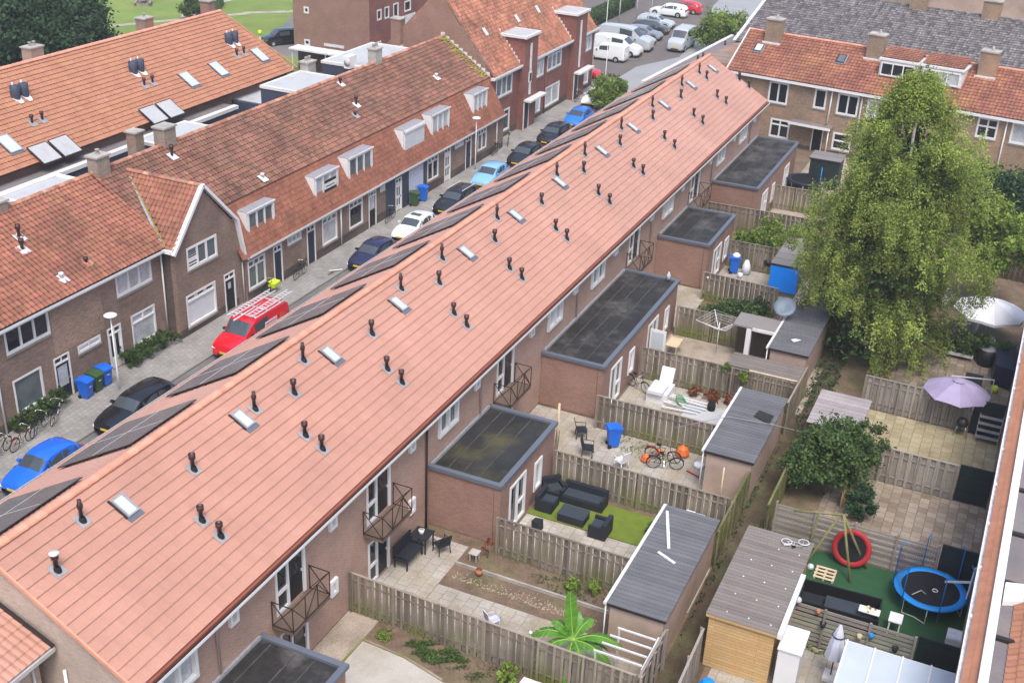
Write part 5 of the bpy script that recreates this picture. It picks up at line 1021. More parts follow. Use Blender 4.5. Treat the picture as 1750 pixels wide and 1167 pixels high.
# ================================================================== VEGETATION
def leafmesh(name, P, size, mt, parent, rnd=None, flat=0.3, asp=.55):
    n = len(P); a = rng.normal(size=(n, 3)); a /= np.linalg.norm(a, axis=1)[:, None]
    b = rng.normal(size=(n, 3)); b[:, 2] *= flat+.4; b -= (b*a).sum(1)[:, None]*a; b /= np.linalg.norm(b, axis=1)[:, None]
    s = size*(.6+.8*rng.random(n))[:, None]; V = np.stack([P-a*s, P+b*s*asp, P+a*s, P-b*s*asp], 1).reshape(-1, 3)
    Fq = np.arange(4*n).reshape(n, 4); r = rng.random(n) if rnd is None else np.clip(rnd+rng.normal(0, .13, n), 0, 1)
    return npmesh(name, V, Fq, mt, r, parent)
def limb(mb, pts, r0, r1, mt):
    n = len(pts); mb.tube(pts, [r0+(r1-r0)*i/(n-1) for i in range(n)], mt, 7)
def tree(name, label, c, blobs, n, size, mt, trunk_h, tr=.16, bark='bark', cat='tree', clump=140, group=None):
    """blobs: (dx,dy,z,rx,rz)"""
    t = thing(name, label, cat, (c[0], c[1], 0), group=group); m = MB()
    limb(m, [(c[0], c[1], 0), (c[0]+.1, c[1], trunk_h*.5), (c[0], c[1]+.1, trunk_h)], tr, tr*.5, bark)
    for b in blobs: limb(m, [(c[0], c[1], trunk_h*.55), (c[0]+b[0]*.5, c[1]+b[1]*.5, (trunk_h*.55+b[2])/2+.3), (c[0]+b[0], c[1]+b[1], b[2])], tr*.4, tr*.08, bark)
    m.build('trunk', t); vol = np.array([b[3]**2*b[4] for b in blobs]); vol = vol/vol.sum(); Ps = []; Rs = []; ncl = max(6, n//clump)
    for i in range(ncl):
        b = blobs[rng.choice(len(blobs), p=vol)]; d = rng.normal(size=3); d /= np.linalg.norm(d); rr = rng.random()**.38
        cc = np.array([c[0]+b[0]+d[0]*b[3]*rr, c[1]+b[1]+d[1]*b[3]*rr, b[2]+d[2]*b[4]*rr]); k = clump; cr = .30*b[3]*(.6+.7*rng.random())
        q = rng.normal(size=(k, 3))*cr*.42; Ps.append(cc+q); Rs.append(np.full(k, np.clip(.5+.25*rng.normal(), 0, 1)))
    P = np.concatenate(Ps); P[:, 2] = np.maximum(P[:, 2], .04); leafmesh('crown', P, size, mt, t, np.concatenate(Rs)); fixparent(t); return t
# big weeping birch
bt = thing('birch_tree', 'huge weeping birch with hanging yellow-green strands, taller than the houses', 'tree', (63.5, 5.6, 0))
cx, cy = 63.3, 5.5; m = MB(); limb(m, [(cx, cy, 0), (cx+.2, cy+.1, 4), (cx, cy-.1, 9), (cx, cy, 15.6)], .34, .05, 'bark_pale')
def env(z): return float(np.interp(z, [0, 1, 3, 6, 9, 11, 12.2, 13.2, 14.2, 15.2, 16.6], [4.7, 4.9, 5.0, 4.95, 4.7, 4.3, 3.7, 3.0, 2.1, 1.1, .2]))
Ps = []; Rs = []; Ps2 = []; Rs2 = []
for i in range(185):     # limbs
    z0 = .8+14.0*rng.random()**.85; th = rng.random()*2*PI; zt = min(15.6, z0+.6+1.2*rng.random()); R = env(zt)*(.50+.55*rng.random())*(1+.12*math.sin(3*th+zt)); px, py = cx+R*math.cos(th), cy+R*math.sin(th)
    if i % 3 == 0: limb(m, [(cx, cy, z0-.8), ((cx+px)/2, (cy+py)/2, zt+.1), (px, py, zt-.2)], .06, .012, 'bark')
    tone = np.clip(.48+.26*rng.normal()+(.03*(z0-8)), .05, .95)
    for s in range(14):
        q = .45+.6*rng.random(); th2 = th+rng.normal()*.22; sx, sy = cx+R*q*math.cos(th2), cy+R*q*math.sin(th2); sz = zt+.3*rng.normal()
        Ld = (.4+1.5*rng.random()**1.4)*(1 if zt < 13 else .55); k = int(80*Ld)+30; u = rng.random(k); dr = .35*u
        X = sx+dr*math.cos(th2)*.8+rng.normal(0, .13, k); Y = sy+dr*math.sin(th2)*.8+rng.normal(0, .13, k); Z = sz-Ld*u+rng.normal(0, .1, k)
        Ps.append(np.stack([X, Y, np.maximum(Z, .1)], 1)); Rs.append(np.full(k, np.clip(tone+.10*rng.normal(), 0, 1)))
for i in range(26):  # spire
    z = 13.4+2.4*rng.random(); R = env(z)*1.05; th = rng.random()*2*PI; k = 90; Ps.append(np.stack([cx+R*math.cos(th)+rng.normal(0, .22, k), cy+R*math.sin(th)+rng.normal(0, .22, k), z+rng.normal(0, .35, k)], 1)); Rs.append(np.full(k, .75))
m.build('trunk', bt); P = np.concatenate(Ps); Rn = np.concatenate(Rs)
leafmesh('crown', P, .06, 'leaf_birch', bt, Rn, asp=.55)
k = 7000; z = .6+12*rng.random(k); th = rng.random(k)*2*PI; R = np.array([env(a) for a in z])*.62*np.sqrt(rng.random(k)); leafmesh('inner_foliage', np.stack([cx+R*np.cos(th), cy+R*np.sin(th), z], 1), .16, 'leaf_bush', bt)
fixparent(bt)
tree('shrub', 'round dark green shrub as tall as the shed beside it', (47.7, 4.9), [(0, 0, 2.3, 1.5, 1.3), (.9, -1.1, 2.6, 1.2, 1.1), (-.9, .9, 1.8, 1.1, 1.2), (1.1, .5, 2.4, 1.1, 1.0), (-.2, -.9, 1.6, 1.1, 1.1)], 15000, .085, 'leaf_bush', 2.0, .1, cat='shrub', clump=70)
tree('shrub', 'small dark shrub on the mixed paving, below the round dark shrub', (46.4, 3.1), [(0, 0, .9, .65, .8), (.2, .1, 1.3, .45, .5)], 3200, .075, 'leaf_dark', .8, .04, cat='shrub', clump=60)
pz = MB(); pz.prism([(46.9, 4.0, 0), (47.7, 3.8, 0), (47.7, 3.85, 0), (46.9, 4.05, 0)], (0, 0, 1.5), 'wood_yellow'); tag(pz.build('wooden_board', normals=True), 'orange-brown wooden board leaning below the round dark shrub', 'board')
tree('garden_bush', 'pale green bush with long leaves beside the satellite dish', (62.6, 13.2), [(0, 0, .8, 1.3, .8), (1.0, -.8, .9, 1.0, .7), (.5, 1.0, .7, .9, .6)], 7000, .095, 'leaf_bush', .8, .05, cat='bush', clump=60)
tree('garden_bush', 'bright green low bush against the fence under the flat extension', (61.5, 15.6), [(0, 0, .35, .7, .35), (-.2, -.9, .3, .6, .3)], 2200, .08, 'leaf_light', .3, .03, cat='bush', clump=50)
tree('garden_bush', 'leafy green bushes beyond the blue tarpaulin shed', (75.5, 14.2), [(0, 0, .8, 1.5, .8), (1.0, -1.8, .9, 1.3, .8), (.2, 1.4, .7, 1.2, .6), (2, .5, .8, 1.2, .7)], 8000, .10, 'leaf_light', .7, .05, cat='bush', clump=60)
tree('garden_bush', 'small dark bush at the mossy foot of the fence with the upright blue bin', (41.0, 10.9), [(0, 0, .25, .35, .25)], 500, .06, 'leaf_bush', .2, .02, cat='bush', clump=40)
tree('garden_bush', 'low green weeds by the fence left of the near shed', (36.1, 11.7), [(0, 0, .25, .35, .25), (0, -1.0, .2, .4, .2), (-.1, .9, .2, .35, .2)], 1800, .06, 'leaf_light', .2, .02, cat='bush', clump=40)
tree('garden_bush', 'ivy hanging over the fence at the low lean-to roof', (54.3, 11.5), [(0, 0, 1.7, .35, .25), (0, -.9, 1.55, .3, .35), (0, .8, 1.75, .25, .15)], 1500, .07, 'leaf_light', 1.4, .02, cat='ivy', clump=40)
tree('garden_bush', 'rust-coloured plants along the fence behind the white furniture pile', (53.7, 12.0), [(0, 0, .25, .45, .25), (0, .9, .3, .35, .25), (0, -1, .25, .4, .25)], 1600, .07, 'leaf_red', .2, .02, cat='plants', clump=40)
tree('garden_bush', 'green plants at the far alley corner of the green turf garden', (42.2, 5.6), [(0, 0, .35, .5, .35), (.2, -.6, .3, .4, .25)], 1500, .07, 'leaf_light', .3, .02, cat='bush', clump=40)
tree('garden_bush', 'leafy hedge between the white and lilac parasols', (65.6, -.4), [(0, 0, .9, .8, .7), (.1, 1.1, .8, .8, .6), (0, -1.1, .9, .7, .6), (.1, 2.2, .7, .7, .6)], 6000, .085, 'leaf_bush', .8, .05, cat='hedge', clump=60)
tree('potted_tree', 'small red-leaved maple in a pot by the slatted gate', (51.3, -1.3), [(0, 0, .75, .45, .35)], 700, .07, 'leaf_red', .6, .03, cat='plant', clump=35)
tree('flower_shrub', 'yellow-green flowering shrub at the bottom edge by the near fence', (29.9, 12.6), [(0, 0, .45, .35, .4), (-.3, .2, .4, .25, .3)], 900, .07, 'leaf_light', .4, .02, cat='shrub', clump=35)
tree('garden_tree', 'light green airy tree right of the birch', (72.5, .3), [(0, 0, 5.2, 2.0, 1.8), (.5, -1.6, 5.0, 1.6, 1.4), (0, .8, 6.2, 1.2, 1.2), (-.4, .2, 3.6, 1.6, 1.2)], 12000, .11, 'leaf_light', 5.0, .14, cat='tree', clump=80)
tree('garden_tree', 'dark green tree behind the birch at the right edge', (80.5, .2), [(0, 0, 4.6, 2.6, 2.4), (.3, -2.2, 5.4, 2.2, 2.0), (0, 1.5, 3.0, 2.0, 1.6)], 14000, .13, 'leaf_dark', 4.0, .16, cat='tree', clump=80)
tree('garden_tree', 'pale yellow-green shrub tree between the birch and the tan brick houses', (88.0, 2.2), [(0, 0, 3.3, 1.9, 1.8), (.5, -2.6, 3.0, 1.7, 1.5)], 8000, .12, 'leaf_light', 3.0, .12, cat='tree', clump=80)
# street greenery
tree('hedge', 'low hedge under the brick house windows behind parked bicycles', (36.0, 40.45), [(dx, 0, .5, .45, .5) for dx in (-1.5, -.9, -.3, .3, .9, 1.4)], 7000, .055, 'leaf_bush', .3, .03, cat='hedge', clump=60)
tree('hedge', 'ragged yellow-green hedge next to the white front door', (43.7, 40.3), [(dx, 0, .55, .5, .5) for dx in (-1.5, -.9, -.2, .5, 1.1)]+[(1.7, -.2, .4, .4, .35)], 7500, .055, 'leaf_bush', .3, .03, cat='hedge', clump=60)
tree('street_tree', 'small green tree on the pavement beyond the mid-blue car', (103.0, 36.4), [(0, 0, 1.9, 1.5, 1.3), (-1.2, .4, 1.4, 1.0, .8), (.8, -.6, 2.3, 1.0, .9)], 7000, .11, 'leaf_light', 1.6, .07, cat='tree', clump=70)
tree('street_tree', 'bushy green tree beside the silver van at the street end', (133.5, 34.6), [(0, 0, 2.5, 2.4, 2.0), (1.8, -1.6, 2.3, 2.0, 1.7), (-1, 1, 2.0, 1.6, 1.4)], 9000, .16, 'leaf_light', 2.2, .1, cat='tree', clump=70)
hd = MB(); hd.box((134.8, 50.9, 0), (152, 52.6, 1.4), 'leaf_dark'); ho = tag(hd.build('clipped_hedge'), 'long clipped dark hedge by the parking area, top centre', 'hedge')
k = 9000; Pz = np.stack([134.7+17.4*rng.random(k), 50.8+1.9*rng.random(k), 1.42*rng.random(k)**.4], 1); leafmesh('foliage', Pz, .16, 'leaf_bush', ho)
def at(px, py, z): v = gz(px, py, z); return (v.x, v.y)
for (px, py, z, r, h, mt_, lb) in ((112, 50, 6, 4.0, 12, 'leaf_dark', 'dark leafy tree nearest the park lawn, top left'), (55, 66, 6, 4.8, 13, 'leaf_dark', 'broad dark tree behind the orange roof, top left'), (5, 70, 6, 5, 12, 'leaf_dark', 'dark tree cut by the left picture edge'), (35, 15, 7, 4.5, 13, 'leaf_bush', 'olive-green tree behind the dark trees, top left corner'), (60, -25, 6, 5, 12, 'leaf_dark', 'dark tree cut by the top picture edge')):
    x, y = at(px, py, z); tree('park_tree', lb, (x, y), [(0, 0, z, r, h*.36), (r*.5, r*.3, z+1.5, r*.6, h*.25), (-r*.4, -r*.5, z-1.2, r*.6, h*.25), (r*.2, -r*.5, z-2, r*.6, h*.22)], 26000, .2, mt_, z, .3, clump=110, group='dark trees beside the park')
x, y = at(335, 33, 0); tree('shrub', 'small green shrub by the park path behind the orange roof', (x, y), [(0, 0, 1.2, 1.6, 1.2)], 1600, .2, 'leaf_bush', 1, .08, cat='shrub', clump=50)
# banana plant
bn = thing('banana_plant', 'bright green banana plant with broad torn leaves behind the near fence', 'banana plant', (31.6, 10.9, 0)); bx, by = 31.6, 10.9
m = MB(); m.tube([(bx, by, 0), (bx+.03, by, .8), (bx, by, 1.5)], [.14, .11, .06], 'leaf_rib', 8); m.build('stem', bn)
for (az, Ln, el, dr, w) in ((50, 2.1, 80, .15, .62), (95, 2.1, 42, 1.6, .55), (75, 1.6, 58, .9, .5), (0, 1.5, 66, .6, .5), (-45, 1.7, 62, .9, .5), (-88, 2.4, 42, 1.7, .55), (-110, 2.0, 30, 1.7, .5), (-150, 1.5, 35, 1.6, .42), (125, 1.7, 32, 1.5, .45), (-65, 1.5, 30, 1.4, .45), (180, 1.2, 20, 1.5, .36)):
    a = math.radians(az+10); e = math.radians(el); dirh = Vector((math.cos(a), math.sin(a), 0)); side = Vector((-math.sin(a), math.cos(a), 0)); pts = []
    n = 22
    for i in range(n+1):
        s = i/n; pts.append(Vector((bx, by, 1.35))+dirh*(Ln*s*math.cos(e))+Vector((0, 0, Ln*s*math.sin(e)-dr*s*s*.9)))
    l = MB()
    for sg in (-1, 1):
        for i in range(2, n):
            s0, s1_ = i/n, (i+1)/n-.006; w0 = w*math.sin(PI*min(1, (s0-.05)*1.03))**.6*.55; w1 = w*math.sin(PI*min(.995, (s1_-.05)*1.03))**.6*.55; jag = random.uniform(.86, 1.05)
            if random.random() < .1: jag *= .75
            d0 = pts[i]; d1 = pts[i]+(pts[i+1]-pts[i])*.985; up_ = Vector((0, 0, -.22)); fw = (pts[i+1]-pts[i])*1.2
            l.add([d0, d1, d1+side*sg*w1*jag+up_*w1*1.3+fw*.9, d0+side*sg*w0*jag+up_*w0*1.3+fw*.9], [(0, 1, 2, 3)], 'leaf_banana', random.random())
    r = MB(); r.tube(pts, [.03*(1-i/n)+.006 for i in range(n+1)], 'leaf_rib', 5); lo = l.build('leaf', bn); r.build('midrib', lo)
fixparent(bn)
# ground cover
def tufts(name, pts, n, size, mt, label, h=.12):
    a = np.array(pts); x0, y0 = a.min(0); x1, y1 = a.max(0); P = np.stack([x0+(x1-x0)*rng.random(n), y0+(y1-y0)*rng.random(n), h*rng.random(n)], 1)
    c = (a.min(0)+a.max(0))/2; rr = ((P[:, 0]-c[0])/((x1-x0)/2))**2+((P[:, 1]-c[1])/((y1-y0)/2))**2; nz = np.sin(P[:, 0]*5.1+1)*np.sin(P[:, 1]*3.7)+.6*np.sin(P[:, 0]*11+P[:, 1]*7); P = P[(rr < .45+.6*rng.random(n)) & (nz > -.35+.8*(rng.random(n)-.5))]
    o = leafmesh(name, P, size, mt, None); o['label'] = label; o['category'] = 'grass'; o['kind'] = 'stuff'; return o
tufts('grass_patch', [(29.45, 14.2), (30.6, 17.0)], 6500, .04, 'leaf_bush', 'patch of long green grass at the foot of the nearest fence')
tufts('weeds', [(29.6, 17.4), (30.5, 18.2)], 500, .05, 'leaf_light', 'sparse weeds by the nearest patio corner'); tufts('weeds', [(28.0, 12.3), (30.6, 14.2)], 1100, .05, 'leaf_bush', 'weeds at the bottom edge near the fence')
tufts('weeds', [(34.0, 6.5), (46.0, 7.1)], 500, .05, 'leaf_bush', 'weeds along the alley'); tufts('weeds', [(33, 7.62), (52, 7.95)], 650, .06, 'leaf_dark', 'dark weeds along the shed walls in the alley'); tufts('weeds', [(35.4, 10.8), (36.5, 14.5)], 900, .05, 'leaf_bush', 'weeds in the bare flower bed')
tufts('weeds', [(46.3, 11.5), (48.1, 15.8)], 700, .05, 'leaf_light', 'moss and weeds by the bicycles'); tufts('weeds', [(60.4, 12), (65.6, 16)], 4500, .1, 'leaf_bush', 'overgrown plants below the satellite dish', .3); tufts('weeds', [(36.6, 2.2), (36.95, 4.8)], 700, .05, 'leaf_light', 'mossy strip below the horizontal fence')
tufts('weeds', [(73, 11.5), (78.3, 16)], 5000, .12, 'leaf_light', 'overgrown garden behind the small blue shed', .4); tufts('weeds', [(52, 6.3), (66, 7.9)], 2500, .08, 'leaf_dark', 'dark undergrowth in the alley below the birch', .2)
# ================================================================== VEHICLES
PROF = {  # t along length, zlow, zbelt, zroof (None = bonnet/boot), belt width fraction, roof width fraction
 'hatch': [(0, .32, .50, None, .80), (.02, .22, .64, None, .90), (.10, .18, .78, None, .97), (.22, .18, .90, None, 1.0), (.27, .18, .94, None, 1.0), (.42, .18, .97, 1.40, 1.0), (.50, .18, .97, 1.47, 1.0), (.64, .18, .98, 1.48, 1.0), (.80, .18, 1.0, 1.42, 1.0), (.88, .18, 1.02, 1.34, .98), (.975, .20, 1.0, 1.03, .93), (1.0, .32, .72, None, .86)],
 'estate': [(0, .32, .52, None, .80), (.02, .22, .66, None, .90), (.10, .18, .80, None, .97), (.22, .18, .90, None, 1.0), (.28, .18, .93, None, 1.0), (.41, .18, .95, 1.37, 1.0), (.50, .18, .95, 1.44, 1.0), (.66, .18, .96, 1.45, 1.0), (.84, .18, .97, 1.40, 1.0), (.92, .18, .99, 1.32, .98), (.985, .20, .98, 1.01, .93), (1.0, .32, .72, None, .86)],
 'van': [(0, .34, .62, None, .84), (.02, .26, .84, None, .92), (.10, .22, 1.0, None, .97), (.17, .22, 1.08, None, 1.0), (.20, .22, 1.10, None, 1.0), (.34, .22, 1.14, 1.76, 1.0), (.42, .22, 1.14, 1.86, 1.0), (.60, .22, 1.16, 1.88, 1.0), (.80, .22, 1.16, 1.87, 1.0), (.95, .22, 1.16, 1.84, 1.0), (.99, .24, 1.14, 1.70, .98), (1.0, .36, 1.0, 1.1, .95)],
}
def car(label, x, y, L, w, h, kind, pmat, head=0, cat='car', rims='rim', parts=True, sunroof=False, tallwin=True, plate='plate_yellow', group='vehicles parked in the street', rails=False, name=None, taxi=None, z0=-.10):
    """local frame: nose at x=0 pointing -x; head = extra rotation"""
    t = thing(name or ('parked_van' if kind == 'van' else 'parked_car'), label, cat, (x, y, z0), math.radians(head), group=group)
    st = PROF[kind]; s = h/(1.48 if kind == 'hatch' else 1.45 if kind == 'estate' else 1.88); hw = w/2; rows = []
    for (tt, zl, zb, zr, wf) in st:
        X = tt*L; W = hw*wf; zl *= min(1, s); zb *= s if kind == 'van' else min(1.05, s*1.0); half = [(W*.84, zl), (W*.985, zl+.12), (W, zb*.62), (W*.955, zb)]
        if zr is None: half += [(W*.80, zb+.045), (W*.45, zb+.07), (0, zb+.08)]
        else: zr *= s; rw = W*(.76 if kind != 'van' else .86); half += [(rw, zr-.06), (rw*.72, zr), (0, zr+.02)]
        rows.append([(X, -a, b) for a, b in half]+[(X, a, b) for a, b in half[-2::-1]])
    n = len(rows[0]); mb = MB(); V = [p for r in rows for p in r]; fs = []
    for i in range(len(rows)-1):
        for j in range(n-1): fs.append((i*n+j, (i+1)*n+j, (i+1)*n+j+1, i*n+j+1))
        fs.append((i*n+n-1, (i+1)*n+n-1, (i+1)*n, i*n))
    fs.append(tuple(range(n))); fs.append(tuple(range((len(rows)-1)*n, len(rows)*n))[::-1])
    mb.add(V, fs, pmat, .5, True); body = mb.build('body', t, normals=True)
    body.data.set_sharp_from_angle(angle=math.radians(38)) if hasattr(body.data, 'set_sharp_from_angle') else None
    def patch(a, b, c, d, name_, i0=.05, i1=.95, j0=.08, j1=.92, m_='glass_car', off=.008, nsub=4, par=None):
        a, b, c, d = map(Vector, (a, b, c, d)); g = MB(); N_ = (b-a).cross(d-a).normalized(); ctr = (a+b+c+d)/4
        if N_.dot(ctr-Vector((L/2, 0, h*.55))) < 0: N_ = -N_
        def P(u, v): return (a*(1-u)+b*u)*(1-v)+(d*(1-u)+c*u)*v+N_*off
        g.quad(P(i0, j0), P(i1, j0), P(i1, j1), P(i0, j1), mt=m_); g.prism([P(i0, j0)-N_*.012, P(i1, j0)-N_*.012, P(i1, j1)-N_*.012, P(i0, j1)-N_*.012], N_*.011, m_); return g.build(name_, par or t)
    R = rows
    ci = [i for i, s_ in enumerate(st) if s_[3] is not None]; c0, c1 = ci[0], ci[-1]
    # windscreen and rear window
    def screen(i, name_, lo, hi):
        g = MB(); A0 = [Vector(R[i][j]) for j in range(4, n-4)]; B0 = [Vector(R[i+1][j]) for j in range(4, n-4)]; nn = (A0[-1]-A0[0]).cross(B0[0]-A0[0]).normalized(); nn = nn if nn.z > 0 else -nn
        P0 = [a.lerp(b, lo)+nn*.016 for a, b in zip(A0, B0)]; P1 = [a.lerp(b, hi)+nn*.016 for a, b in zip(A0, B0)]; ins = lambda Ps: [Ps[0].lerp(Ps[1], .18)]+Ps[1:-1]+[Ps[-1].lerp(Ps[-2], .18)]
        P0, P1 = ins(P0), ins(P1); k = len(P0); g.add(P0+P1, [(q, q+1, k+q+1, k+q) for q in range(k-1)], 'glass_car', .5, False); g.add([v-nn*.012 for v in P0+P1], [(q, q+1, k+q+1, k+q) for q in range(k-1)], 'glass_car'); g.build(name_, t)
    screen(c0-1, 'windscreen', .06, .93)
    if cat != 'van' and c1+1 < len(R): screen(c1, 'rear_window', .12, .85)
    for sd in (0, 1):
        J3, J4 = (3, 4) if sd == 0 else (n-4, n-5)
        segs = [(c0, c0+2), (c0+2, c1-1)] if kind != 'van' else [(c0, c0+2)]
        g0 = patch(R[c0-1][J3], R[c0][J3], R[c0][J4], R[c0-1][J3], 'side_window', .35, .96, .1, .75) if kind != 'van' else None
        for a, b in segs: patch(R[a][J3], R[b][J3], R[b][J4], R[a][J4], 'side_window', .03, .965, .08, .84)
    # wheels
    r = .31*min(1.15, max(.95, s)); fx, rx = L*.175, L*(.80 if kind != 'van' else .79)
    for X in (fx, rx):
        for sd in (-1, 1):
            Y = sd*(hw-.03); A = Matrix.Rotation(sd*-PI/2, 3, 'X'); arch = MB(); arch.lathe([(0, .004), (r*1.13, .004), (r*1.13, -.05)], (X, sd*(hw+.0), r), 'rubber', 20, axis=A)
            m = MB(); m.lathe([(r*.62, .012), (r*.95, .012), (r, -.03), (r, -.18)], (X, sd*(hw+.006), r), 'rubber', 20, axis=A); wo = m.build('wheel', t)
            q = MB(); q.lathe([(0, .022), (r*.18, .024), (r*.45, .014), (r*.62, .018)], (X, sd*(hw+.006), r), rims, 10, axis=A, sm=False); q.build('rim', wo); arch.build('wheel_arch', t)
    zb0 = st[1][2]*min(1.05, s)
    for sd in (-1, 1):
        m = MB(); m.prism([(.05, sd*hw*.52, zb0-.17), (.03, sd*hw*.86, zb0-.15), (L*.055, sd*hw*.92, zb0+.0), (L*.045, sd*hw*.6, zb0+.01)], (-.035, 0, .02), 'headlight'); m.build('headlight', t, normals=True)
        m = MB(); m.box((L-.10, sd*hw*.80-.09, .75*s), (L+.004, sd*hw*.80+.09, 1.0*s), 'taillight'); m.build('tail_light', t)
        m = MB(); X = L*(.345 if kind != 'van' else .27); zz = st[c0][2]*min(1.1, s); m.box((X, sd*(hw+.02)-.07, zz), (X+.14, sd*(hw+.02)+.12*sd if sd > 0 else sd*(hw+.02)+.07, zz+.12), pmat if kind != 'van' else 'black_plastic'); m.build('mirror', t)
    g = MB(); g.box((-.012, -hw*.50, .36), (.05, hw*.50, .46), 'black_plastic'); g.box((-.008, -hw*.72, .20), (.10, hw*.72, .30), 'black_plastic'); g.build('grille', t)
    g = MB(); g.box((-.03, -.26, .44 if kind != 'van' else .5), (-.012, .26, .55 if kind != 'van' else .61), plate); g.build('number_plate', t)
    dl = MB()
    for sd in (-1, 1):
        for i in (c0, c0+2, c1-2):
            p1, p2 = Vector(R[i][1]), Vector(R[i][3]); p1.y *= 1; k = sd*1.0; dl.beam((p1.x, k*abs(p1.y)*1.004, p1.z+.08), (p2.x, k*abs(p2.y)*1.004, p2.z), .012, .008, 'rubber')
    dl.build('door_seam', t)
    if sunroof: g = MB(); g.box((L*.50, -.36, h+.015), (L*.61, .36, h+.03), 'glass_car'); g.build('sunroof', t)
    if rails:
        for sd in (-1, 1): g = MB(); g.beam((L*.45, sd*hw*.66, h+.03), (L*.88, sd*hw*.66, h+.0), .04, .04, 'alu'); g.build('roof_rail', t)
    return t
car('bright blue small hatchback, nearest car at the left edge', 30.35, 36.55, 3.75, 1.62, 1.47, 'hatch', 'car_blue')
car('black estate car beside the blue and green wheelie bins', 36.1, 36.55, 4.5, 1.76, 1.42, 'estate', 'car_black', rims='rim')
vt = car('bright red van carrying ladders on its roof', 45.05, 36.45, 5.0, 1.80, 1.95, 'van', 'car_red', cat='van')
car('dark navy hatchback between the red van and the white hatchback', 58.8, 36.6, 3.95, 1.66, 1.42, 'hatch', 'car_navy')
car('white older hatchback with a black sunroof', 64.4, 36.65, 4.0, 1.66, 1.40, 'hatch', 'car_white', sunroof=True)
car('black estate car with silver roof rails next to the blue bin and grey garage front', 70.2, 36.6, 4.6, 1.75, 1.45, 'estate', 'car_black', rails=True)
car('light blue hatchback below the far disc street lamp', 76.7, 36.8, 3.9, 1.68, 1.52, 'hatch', 'car_ltblue')
car('black car just beyond the light blue hatchback', 82.8, 36.7, 4.3, 1.74, 1.42, 'hatch', 'car_black', rims='rim_dark')
car('black car in front of the mid-blue car, by the first stair tower', 89.2, 36.9, 4.3, 1.74, 1.45, 'estate', 'car_black')
car('mid-blue hatchback by the second porch, before the small street tree', 95.3, 37.0, 3.9, 1.68, 1.48, 'hatch', 'car_midblue')
car('white hatchback half hidden behind the small street tree', 102.6, 38.2, 4.0, 1.7, 1.45, 'hatch', 'car_white')
car('bright red car showing its nose past the corner of the red brick terrace', 113.6, 41.2, 4.0, 1.7, 1.45, 'hatch', 'car_red', 90)
car('small white delivery van parked nearest in the car park', 122.2, 45.9, 4.5, 1.75, 1.85, 'van', 'car_white', -90, cat='van', plate='white')
car('larger white van behind the small white delivery van', 125.4, 40.9, 5.4, 1.95, 2.1, 'van', 'car_white', 90, cat='van')
car('tall silver-grey van between the white vans and the row of cars', 128.6, 40.7, 6.2, 2.0, 2.55, 'van', 'car_silver', 90, cat='van')
car('pale silver car squeezed next to the tall silver-grey van', 131.6, 41.4, 4.3, 1.75, 1.5, 'hatch', 'car_silver', 90)
car('grey-purple car in the middle of the parked row', 134.8, 41.6, 4.4, 1.76, 1.48, 'estate', 'car_grey', 90)
car('dark grey saloon in the parked row next to the grey-purple car', 138.4, 41.9, 4.4, 1.76, 1.45, 'estate', 'car_darkgrey', 90)
car('silver estate car, farthest of the angled parked row', 141.9, 42.4, 4.6, 1.8, 1.48, 'estate', 'car_silver', 90, rails=True)
car('white estate car seen from the side at the far parking end', 149.4, 47.9, 4.9, 1.8, 1.6, 'estate', 'car_white', -90)
car('red car behind the white estate at the far parking end', 152.8, 46.4, 4.3, 1.75, 1.55, 'hatch', 'car_red', -90)
car('silver van facing the camera beside the bushy street-end tree', 129.7, 38.4, 5.4, 1.95, 2.35, 'van', 'car_silver', 0, cat='van')
car('black pickup-like car on the side road behind the orange roof', 106.6, 77.6, 4.6, 1.8, 1.7, 'van', 'car_black', -35, group='vehicles parked behind the orange roof', cat='car')
# red van extras
def vx(mb, name_, par=vt, **k): o = mb.build(name_, par, **k); return o
rk = MB()
for X in (2.0, 3.1, 4.3): rk.beam((X, -.74, 2.02), (X, .74, 2.02), .05, .04, 'alu')
for s_ in (-.74, .74): rk.beam((1.9, s_, 2.0), (4.6, s_, 2.0), .04, .04, 'alu')
vx(rk, 'roof_rack')
lg = MB(); lg.box((2.55, -.915, 1.12), (3.65, -.903, 1.52), 'white')
for k in range(2): lg.box((2.62, -.921, 1.35-k*.15), (3.58, -.9155, 1.41-k*.15), 'car_red')
lg.box((3.95, -.915, 1.2), (4.1, -.905, 1.5), 'orange_plastic'); lg.box((4.2, -.915, 1.3), (4.28, -.905, 1.45), 'orange_plastic'); vx(lg, 'side_lettering')
for i, (yy, x0, x1) in enumerate(((-.42, 1.9, 5.7), (.42, 1.3, 5.2))):
    ld = MB(); z = 2.1+.04*i
    for s_ in (-.19, .19): ld.beam((x0, yy+s_, z), (x1, yy+s_, z), .035, .07, 'alu')
    for k in range(int((x1-x0)/.28)): ld.beam((x0+.15+k*.28, yy-.19, z), (x0+.15+k*.28, yy+.19, z), .03, .03, 'alu')
    o = ld.build('ladder'); o.location = (45.05, 36.45, -.10); tag(o, ['aluminium ladder on the road side of the red van roof', 'aluminium ladder on the pavement side of the red van roof'][i], 'ladder')
pp = MB(); pp.tube([(.95, -.05, 2.12), (3.4, .0, 2.1)], .035, 'metal_white', 6); o = pp.build('pole'); o.location = (45.05, 36.45, -.10); tag(o, 'white pole reaching over the windscreen of the red van', 'pole')
